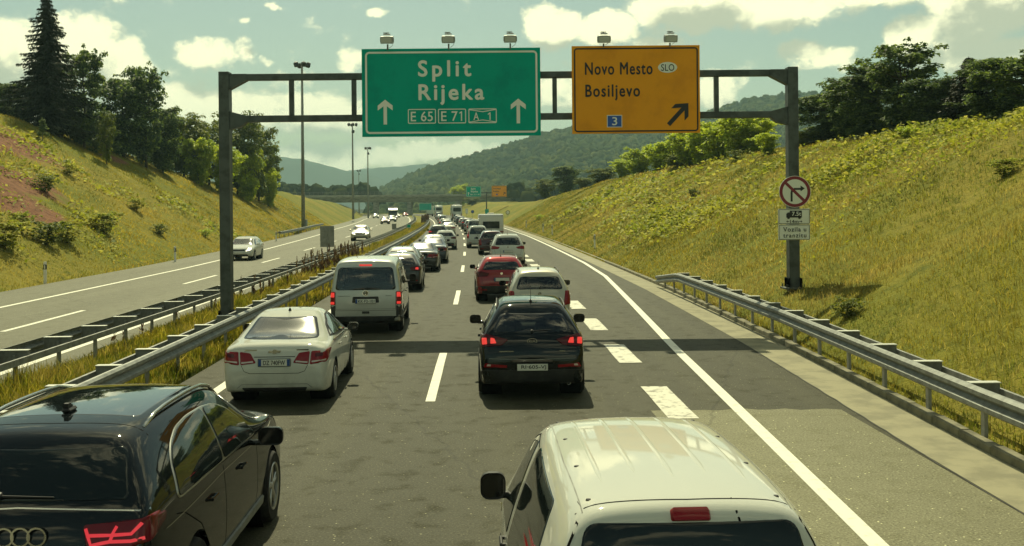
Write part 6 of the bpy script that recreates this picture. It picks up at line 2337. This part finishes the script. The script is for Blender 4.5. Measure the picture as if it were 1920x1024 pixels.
def leaves(C, S, Nrm, r):
    """diamond leaves at centres C, sizes S, rough normals Nrm"""
    n = len(C)
    Nn = Nrm + r.normal(0, .55, (n, 3))
    Nn /= np.linalg.norm(Nn, axis=1)[:, None] + 1e-9
    A = np.cross(Nn, r.normal(0, 1, (n, 3)))
    A /= np.linalg.norm(A, axis=1)[:, None] + 1e-9
    B = np.cross(Nn, A)
    A = A * S[:, None] * .62
    B = B * S[:, None] * .36
    V = np.stack([C - A, C + B - A * .1, C + A, C - B - A * .1], 1).reshape(-1, 3)
    Q = np.arange(n * 4).reshape(n, 4)
    return V, Q


def bank_weeds(side, spots, name, seed, m):
    r = np.random.RandomState(seed)
    Cs, Ss, Ns = [], [], []
    for Y, w, rad, cnt, hh in spots:
        yy = Y + r.normal(0, rad, cnt)
        wv = np.maximum(w + r.normal(0, rad * .6, cnt), .3)
        P = on_bank(side, yy, wv)
        P[:, 2] += r.uniform(.12, 1, cnt) * hh * (.6 + .5 * wave(P, 1.1, seed))
        Cs.append(P); Ss.append(np.maximum(.11, Y * .0030) * r.uniform(.7, 1.5, cnt)); Ns.append(np.tile([0, 0, 1.0], (cnt, 1)))
    V, Q = leaves(np.concatenate(Cs), np.concatenate(Ss), np.concatenate(Ns), r)
    return tag(put(name, np_mesh(name, V, Q, m)), kind='stuff')


rg = random.Random(21)
sp = [(rg.uniform(32, 70), rg.uniform(6, 14), rg.uniform(1.2, 3.0), 260, rg.uniform(.35, .8)) for _ in range(12)]
sp += [(rg.uniform(70, 130), rg.uniform(4, 12), rg.uniform(2, 4), 170, .7) for _ in range(16)]
sp += [(rg.uniform(36, 52), rg.uniform(8, 15), rg.uniform(1.0, 2.2), 330, .7) for _ in range(16)]
sp += [(rg.uniform(60, 76), rg.uniform(3.5, 6), 1.6, 350, .8) for _ in range(7)]
bank_weeds(1, sp, 'weeds', 31, M['weed'])
sp = [(rg.uniform(45, 100), rg.uniform(1.5, 16), rg.uniform(.8, 2.0), 110, rg.uniform(.3, .6)) for _ in range(30)]
bank_weeds(-1, sp, 'weeds', 33, M['weed'])


def clump_leaves(cl, per, leaf, r):
    C, S, Nn = [], [], []
    for (x, y, z, rad) in cl:
        k = max(6, int(per * rad * rad))
        v = r.normal(0, 1, (k, 3))
        v /= np.linalg.norm(v, axis=1)[:, None]
        v[:, 2] = np.where(v[:, 2] < -.35, -v[:, 2], v[:, 2])
        q = r.uniform(.55, 1.08, (k, 1)) * rad
        C.append(np.array([x, y, z]) + v * q * np.array([1, 1, .72]))
        S.append(leaf * r.uniform(.6, 1.4, k))
        Nn.append(v * .8 + np.array([0, 0, .7]))
    return leaves(np.concatenate(C), np.concatenate(S), np.concatenate(Nn), r)


def tree_mesh(seed, H, R, z0, leaf=.26, per=120, open_=.0, bark='bark', m='leaf_mid', spire=0.0):
    rr = random.Random(seed)
    r = np.random.RandomState(seed)
    tb = MB()
    lean = rr.uniform(-.04, .04) * H
    path = [(lean * t * t, rr.uniform(-.03, .03) * H * t, H * .93 * t) for t in (0, .25, .5, .75, 1)]
    tb.tube([(p[0], p[1], p[2] - (.5 if i == 0 else 0)) for i, p in enumerate(path)], [H * .022, H * .018, H * .012, H * .007, H * .002], 8)
    cl = []
    nl = int(15 + R * 3)
    for k in range(nl):
        t = z0 + (.97 - z0) * (k + .5) / nl
        base = Vector((lean * t * t, 0, H * .93 * t))
        a = k * 2.4 + rr.uniform(-.5, .5)
        prof = math.sin(PI * min(1, .18 + .82 * (1 - (t - z0) / (1 - z0)) ** .8)) if spire == 0 else (1 - (t - z0) / (1 - z0)) * 1.0 + .12
        ln = R * max(.22, prof) * rr.uniform(.75, 1.2)
        up = rr.uniform(.15, .6) * ln
        end = base + Vector((math.cos(a) * ln, math.sin(a) * ln, up))
        midp = base.lerp(end, .5) + Vector((0, 0, -.05 * ln))
        tb.tube([base, midp, end], [H * .008, H * .005, H * .0015], 5, caps=False)
        for f in (.45, .75, 1.0):
            p = base.lerp(end, f)
            for j in range(2 if f < 1 else 1):
                rad = R * rr.uniform(.24, .38) * (1 - .25 * (f == 1.0)) * (1 - open_ * .35)
                cl.append((p.x + rr.uniform(-.2, .2) * R, p.y + rr.uniform(-.2, .2) * R, p.z + rr.uniform(-.1, .14) * R, rad))
    for k in range(3 + int(open_ * 6)):     # thin leaders that break the outline
        a = rr.uniform(0, 2 * PI)
        x, y, z = math.cos(a) * R * rr.uniform(.1, .55), math.sin(a) * R * rr.uniform(.1, .55), H * rr.uniform(.84, .98)
        tb.tube([(x * .3, y * .3, z - .3 * H), (x, y, z + .06 * H)], [H * .005, .01], 4, caps=False)
        for q in range(4): cl.append((x * (1 - .12 * q) + rr.uniform(-.2, .2), y * (1 - .12 * q), z + .06 * H - q * .055 * H, R * .13))
    V, Q = clump_leaves(cl, per, leaf, r)
    return tb.mesh('trunk', M[bark], True), np_mesh('crown', V, Q, M[m])


def spruce_mesh(seed, H, R):
    rr = random.Random(seed)
    r = np.random.RandomState(seed)
    tb = MB()
    tb.tube([(0, 0, -.5), (0, 0, H * .5), (0, 0, H)], [H * .018, H * .011, .015], 8)
    C, S, Nn, AX = [], [], [], []
    z = H * .06
    while z < H * .985:
        t = z / H
        L = R * (1 - t) ** .80 * rr.uniform(.70, 1.18) + .12
        nb = 7 if t < .55 else 5
        off = rr.uniform(0, 2)
        for k in range(nb):
            a = off + 2 * PI * k / nb + rr.uniform(-.25, .25)
            l = L * rr.uniform(.7, 1.12)
            droop = .34 * l
            pts = []
            for s in range(4):
                f = s / 3
                pts.append(Vector((math.cos(a) * l * f, math.sin(a) * l * f, z - droop * f * (1.25 - .55 * f))))
            tb.tube(pts, [.03 * (1 - t) + .012, .02, .012, .006], 4, caps=False)
            ns = int(5 + l * 11)
            for q in range(ns):
                f = (q + .6) / ns
                p = pts[0].lerp(pts[3], f)
                p.z = z - droop * f * (1.25 - .55 * f)
                for sd in (-1, 1, 0):
                    sz = (.16 + .30 * (1 - f) * min(1, l * .5)) * rr.uniform(.8, 1.25)
                    side = Vector((-math.sin(a), math.cos(a), 0)) * sd * sz * .42
                    C.append((p.x + side.x, p.y + side.y, p.z - (.20 if sd == 0 else .07) * rr.uniform(.6, 1.5)))
                    S.append(sz)
                    AX.append((math.cos(a) * .5 + side.x * 1.6, math.sin(a) * .5 + side.y * 1.6, -.9 if sd == 0 else -.42))
        z += H * .036 * (1.1 - .35 * t)
    C, S, AX = np.array(C), np.array(S), np.array(AX)
    AX /= np.linalg.norm(AX, axis=1)[:, None]
    B = np.cross(AX, r.normal(0, 1, C.shape))
    B /= np.linalg.norm(B, axis=1)[:, None]
    A = AX * S[:, None] * .85
    B = B * S[:, None] * .26
    V = np.stack([C - A * .5, C + B, C + A, C - B], 1).reshape(-1, 3)
    return tb.mesh('trunk', M['bark'], True), np_mesh('crown', V, np.arange(len(C) * 4).reshape(-1, 4), M['needle'])


def plant_tree(name, label, meshes, base_h, x, Y, H, rz, group, sxy=1.0, cat='tree', sink=0.0):
    z = ground_z(x, Y) - sink
    o = empty(name, (x, Y, z), rz, label, cat, group)
    s = H / base_h
    for nm, me in zip(('trunk', 'crown'), meshes):
        put(nm, me, o)
    o.scale = (s * sxy, s * sxy, s)
    return o


TV = {
    'dark0': (tree_mesh(1, 8, 2.9, .05, .25, 170, .1, 'bark', 'leaf_dark'), 8),
    'dark1': (tree_mesh(2, 8, 2.6, .05, .25, 170, .5, 'bark', 'leaf_dark'), 8),
    'dark2': (tree_mesh(3, 8, 2.2, .03, .23, 190, .3, 'bark_pale', 'leaf_dark', .6), 8),
    'mid0': (tree_mesh(4, 7, 2.9, .06, .26, 120, .2, 'bark', 'leaf_mid'), 7),
    'mid1': (tree_mesh(5, 7, 2.5, .06, .26, 120, .4, 'bark', 'leaf_mid'), 7),
    'lime0': (tree_mesh(6, 4, 2.2, .03, .24, 150, .3, 'bark', 'leaf_lime'), 4),
    'lime1': (tree_mesh(7, 4, 2.0, .02, .22, 150, .15, 'bark', 'leaf_lime'), 4),
    'pine': (spruce_mesh(10, 7, 2.0), 7),
}
GL, GR = 'trees on the left bank', 'trees on the right bank'
def put_tree(kind, label, px, top, Y, wpx, group, name=None, cat='tree'):
    me, bh = TV[kind]
    X = at_y(px, 300, Y).x
    zb = ground_z(X, Y)
    H = at_y(px, top, Y).z - zb
    w0 = {'dark0': 6.6, 'dark1': 6.2, 'dark2': 5.0, 'mid0': 6.6, 'mid1': 6.0, 'lime0': 5.0, 'lime1': 4.6, 'pine': 4.2}[kind]
    want = wpx * Y / F
    s = max(H, .8) / bh
    return plant_tree(name or ('conifer_tree' if kind == 'pine' else 'broadleaf_tree'), label, me, bh, X, Y, max(H, .8), random.Random(int(px * 3 + Y)).uniform(0, 6), group, want / (w0 * s), cat)


sm = spruce_mesh(9, 12, 4.7)
Xs = at_y(88, 100, 97).x
Hs = at_y(88, -14, 97).z - ground_z(Xs, 97)
plant_tree('spruce_tree', 'tall dark spruce with drooping boughs, highest tree on the left bank', sm, 12, Xs, 97, Hs, 1.0, GL, 1.05 * 12 / Hs)
for a in (
        ('dark0', 'dark broadleaf tree left of the tall spruce at the picture edge', 14, 158, 100, 120),
        ('dark1', 'dark tree with open top leaning on the right side of the spruce', 158, 96, 101, 105),
        ('dark2', 'narrow dark tree low between the spruce and the big dark tree', 196, 205, 103, 60),
        ('dark0', 'big dark round tree with a twiggy top in the middle of the left bank', 232, 150, 110, 130),
        ('dark1', 'dark tree with a tall loose leader right of the big round tree', 274, 128, 112, 100),
        ('dark0', 'half dark tree stepping down behind the rubble on the ridge', 305, 205, 118, 95),
        ('mid0', 'green tree just left of the gantry post on the left bank', 345, 225, 130, 100),
        ('mid1', 'green tree behind the left gantry post', 392, 232, 136, 95),
        ('mid0', 'sunlit round tree directly right of the left gantry post', 445, 228, 148, 105),
        ('mid1', 'sunlit loose tree last but one in the left row', 485, 240, 158, 85),
        ('mid1', 'pale twiggy tree that ends the left row of trees', 508, 272, 168, 50)):
    put_tree(*a, GL)
for a in (
        ('lime0', 'bright low bush below the trees left of the gantry post', 372, 268, 128, 80),
        ('lime1', 'bright bush at the foot of the left gantry post trees', 418, 278, 134, 75),
        ('lime0', 'bright bush right of the gantry post under the round tree', 462, 292, 146, 70),
        ('lime1', 'small bright bush at the end of the left tree row', 503, 318, 162, 50),
        ('dark2', 'small dark cone bush at the top of the red soil', 80, 222, 88, 24),
        ('mid1', 'small pale sapling on the ridge under the spruce', 200, 218, 96, 40)):
    put_tree(*a, GL, 'bush', 'bush')
for a in (
        ('dark0', 'dark undergrowth left of the spruce trunk', 48, 198, 97, 75),
        ('dark2', 'dark undergrowth at the spruce trunk', 112, 208, 99, 80),
        ('dark0', 'dark undergrowth right of the spruce', 150, 212, 102, 85),
        ('dark1', 'dark undergrowth under the leaning dark tree', 182, 222, 106, 70),
        ('dark0', 'dark undergrowth under the big round tree', 222, 232, 113, 85),
        ('dark1', 'dark undergrowth right of the big round tree trunk', 262, 240, 117, 80),
        ('dark0', 'dark undergrowth below the half dark tree', 298, 254, 124, 75),
        ('mid0', 'green undergrowth left of the gantry post trees', 330, 258, 130, 70)):
    put_tree(*a, GL, 'bush', 'bush')
for a in (
        ('dark0', 'dark undergrowth below the dark trees nearest the gantry post', 1575, 222, 70, 95),
        ('dark2', 'dark undergrowth below the broad dark tree', 1630, 214, 65, 90),
        ('dark0', 'dark undergrowth below the feathery tree', 1690, 205, 60, 100),
        ('dark1', 'dark undergrowth left of the conifer foot', 1752, 195, 56, 95),
        ('dark0', 'dark undergrowth right of the conifer foot', 1840, 185, 52, 110),
        ('dark2', 'dark undergrowth at the right picture edge', 1900, 178, 48, 100)):
    put_tree(*a, GR, 'bush', 'bush')
for a in (
        ('dark0', 'dark tree nearest the right gantry post', 1548, 178, 71, 133),
        ('dark1', 'dark tree second right of the gantry post', 1592, 150, 67, 140),
        ('dark0', 'broad dark tree under the tall feathery one', 1640, 128, 63, 168),
        ('dark1', 'tall feathery dark tree, highest on the right bank', 1695, 84, 59, 175),
        ('dark0', 'dark tree under the tall feathery tree on its right side', 1740, 150, 56, 133),
        ('pine', 'dark conifer with spiky top right of the feathery tree', 1818, 106, 53, 154),
        ('dark2', 'narrow dark tree left of the spiky conifer', 1778, 140, 55, 84),
        ('dark0', 'dark tree near the right picture edge', 1868, 112, 50, 154),
        ('dark1', 'dark tree cut by the right picture edge', 1922, 104, 47, 168)):
    put_tree(*a, GR)
for a in (
        ('mid0', 'shadowed green bush between the gantry post and the dark trees', 1515, 250, 71, 70),
        ('lime0', 'biggest lime green bush below the gantry beam', 1395, 224, 89, 125),
        ('lime1', 'lime green bush under the corner of the orange sign', 1345, 232, 98, 115),
        ('lime0', 'lime green bush under the middle of the orange sign', 1292, 254, 109, 100),
        ('lime1', 'lime green bush left below the orange sign', 1240, 270, 124, 85),
        ('lime0', 'smaller lime bush at the left end of the sunlit row', 1200, 284, 138, 75),
        ('lime1', 'low lime bush right of the biggest one by the gantry post', 1440, 252, 80, 60),
        ('lime1', 'tall lime bush behind the right edge of the orange sign', 1318, 236, 104, 90),
        ('lime1', 'low lime bush where the sunlit row meets the far bank', 1172, 300, 150, 60),
        ('lime0', 'lime bush against the wooded hill left of the gantry post', 1420, 232, 87, 85),
        ('lime0', 'round lime bush under the lower left corner of the orange sign', 1262, 264, 118, 80),
        ('mid1', 'mid green low bush before the lime row', 1270, 290, 112, 60),
        ('mid0', 'dark green tree left of the sunlit row on the far bank', 1128, 318, 166, 60),
        ('dark0', 'dark round tree standing alone at the left end of the far bank', 1062, 312, 195, 62),
        ('mid1', 'paler bush at the left foot of the lone dark tree', 1022, 338, 208, 55),
        ('mid0', 'small bush between the two far bank trees', 1095, 336, 180, 40)):
    put_tree(*a, GR, 'bush' if 'bush' in a[1] else None, 'bush' if 'bush' in a[1] else 'tree')
# bushes on the slopes
SB = [(tree_mesh(40 + k, 1.2, .85, .02, .12, 330, .9, 'bark', m_), 1.2) for k, m_ in enumerate(('weed', 'leaf_lime', 'weed', 'bush_leaf'))]
def slope_bush(side, k, px, py, Y0, H, label):
    """Y found by walking the sight line down onto the bank"""
    Y = Y0
    for q in range(260):
        p = at_y(px, py, Y)
        if p.z <= ground_z(p.x, Y): break
        Y += .5
    p = at_y(px, py, Y)
    me, bh = SB[k]
    o = plant_tree('shrub', label, me, bh, p.x, Y, H * .72, px * .1, 'shrubs on the left slope' if side < 0 else 'shrubs on the right slope', 1.5, 'shrub')
for a in ((0, 10, 470, 1.6, 'yellow green shrub cut by the left picture edge'), (3, 88, 462, 1.5, 'dark hearted shrub left of a pair low on the left slope'), (0, 126, 458, 1.5, 'shrub right of the dark hearted one on the left slope'),
          (0, 195, 438, 1.6, 'spreading pale shrub in the middle of the left slope'), (3, 85, 360, 1.3, 'shrub beside the bare red soil on the left slope'), (0, 35, 435, 1.3, 'pale shrub above the edge shrub on the left slope'),
          (2, 255, 395, 1.1, 'small shrub beyond the spreading pale one'), (2, 130, 330, 1.0, 'small shrub high on the left slope under the dark trees'), (3, 300, 440, .9, 'low dark shrub near the delineator on the left slope'),
          (1, 385, 445, .8, 'low green shrub just left of the gantry post foot')):
    slope_bush(-1, a[0], a[1], a[2], 38, a[3], a[4])
for a in ((3, 1588, 603, .55, 'dark green shrub right of the gantry post foot'), (1, 1700, 262, .7, 'pale shrub high on the right bank beside the dark trees'),
          (0, 1885, 335, .7, 'pale shrub at the right picture edge'), (0, 1220, 385, .8, 'pale shrub low on the middle of the right bank'), (3, 1300, 372, .7, 'dark shrub in the middle of the right bank'),
          (1, 1010, 398, 1.0, 'bright shrub low on the far part of the right bank'), (3, 1380, 300, .9, 'dark shrub on the crest under the lime row')):
    slope_bush(1, a[0], a[1], a[2], 20, a[3], a[4])

# brown dock stalks along the median rail
def dock_stalks(name, seed, n, y0, y1, d0, d1, hmax):
    r = np.random.RandomState(seed)
    Cs, Ss, As = [], [], []
    for k in range(n):
        Y = r.uniform(y0, y1)
        x = c_road(Y) + r.uniform(d0, d1)
        H = r.uniform(.55, 1) * hmax
        lx, ly = r.normal(0, .07, 2)
        q = 34
        t = r.uniform(.05, 1, q)
        Cs.append(np.stack([x + lx * t + r.normal(0, .035, q) * (1.15 - t), Y + ly * t + r.normal(0, .035, q), t * H], -1))
        Ss.append(r.uniform(.10, .17, q) * (1.25 - .6 * t) * (Y / 55))
    C, S = np.concatenate(Cs), np.concatenate(Ss)
    m_ = len(C)
    A = r.normal(0, .25, (m_, 3)) + np.array([0, 0, 1.0])
    A /= np.linalg.norm(A, axis=1)[:, None]
    B = np.cross(A, r.normal(0, 1, (m_, 3)))
    B /= np.linalg.norm(B, axis=1)[:, None]
    A = A * S[:, None] * .8
    B = B * S[:, None] * .30
    V = np.stack([C - A, C + B, C + A, C - B], 1).reshape(-1, 3)
    return tag(put(name, np_mesh(name, V, np.arange(m_ * 4).reshape(-1, 4), M['dock'])), kind='stuff')
dock_stalks('dock_weeds', 51, 75, 47, 72, -8.1, -6.8, 1.2)
dock_stalks('dock_weeds', 52, 40, 215, 240, -6.6, -5.2, 1.6)
dock_stalks('dock_weeds', 53, 14, 26, 46, -8.2, -7.2, .9)

# the wooded hill and the far tree line: too many crowns to count
def dome():
    bm = bmesh.new()
    bmesh.ops.create_icosphere(bm, subdivisions=2, radius=1.0)
    bmesh.ops.delete(bm, geom=[v for v in bm.verts if v.co.z < -.35], context='VERTS')
    bmesh.ops.triangulate(bm, faces=bm.faces)
    bm.verts.index_update()
    V = np.array([v.co[:] for v in bm.verts])
    Fc = np.array([[v.index for v in f.verts] for f in bm.faces])
    bm.free()
    return V, Fc


def crowns(name, pts, rads, m, seed, tall=1.15):
    """many tree crowns, each a lumpy dome"""
    r = np.random.RandomState(seed)
    V0, F0 = dome()
    n, k = len(pts), len(V0)
    j = r.uniform(.60, 1.28, (n, k, 1))
    ang = r.uniform(0, 2 * PI, n)
    ca, sa = np.cos(ang)[:, None], np.sin(ang)[:, None]
    x, y, z = V0[:, 0], V0[:, 1], V0[:, 2]
    W = np.stack([x * ca - y * sa, x * sa + y * ca, np.tile(z * tall, (n, 1))], -1)
    V = pts[:, None, :] + W * j * rads[:, None, None]
    Fc = F0[None] + (np.arange(n) * k)[:, None, None]
    return tag(put(name, np_mesh(name, V.reshape(-1, 3), Fc.reshape(-1, 3), m, True)), kind='stuff')


r = np.random.RandomState(77)
n = 9000
bb = np.array([bear(px) for px in r.uniform(694, 1650, n)])
yy = HILL_Y0 + (HILL_Y1 + 15 - HILL_Y0) * r.uniform(0, 1, n) ** .75
pp = np.array([(math.tan(b) * y, y, hill_z(b, min(y, HILL_Y1)) + 2.0) for b, y in zip(bb, yy)])
crowns('forest', pp, r.uniform(1.8, 5.2, n) * (.75 + yy / 3000), M['forest'], 78)
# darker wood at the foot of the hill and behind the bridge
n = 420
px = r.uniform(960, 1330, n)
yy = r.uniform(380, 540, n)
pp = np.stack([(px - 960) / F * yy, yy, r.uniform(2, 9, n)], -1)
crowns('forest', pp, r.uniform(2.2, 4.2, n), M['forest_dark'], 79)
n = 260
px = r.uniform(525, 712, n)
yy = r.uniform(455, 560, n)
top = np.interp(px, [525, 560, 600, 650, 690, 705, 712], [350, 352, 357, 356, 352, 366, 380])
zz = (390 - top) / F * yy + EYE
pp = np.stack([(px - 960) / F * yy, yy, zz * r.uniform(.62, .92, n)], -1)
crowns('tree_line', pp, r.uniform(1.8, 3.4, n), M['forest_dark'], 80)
for a in (('mid0', 'dark bush in front of the bridge under the faraway green sign', 884, 372, 405, 34), ('lime0', 'lime tree beyond the bridge left of the faraway green sign', 862, 350, 445, 40), ('dark1', 'dark bush at the right end of the bridge', 905, 374, 410, 26)):
    put_tree(*a, GR, 'bush' if 'bush' in a[1] else None, 'bush' if 'bush' in a[1] else 'tree')
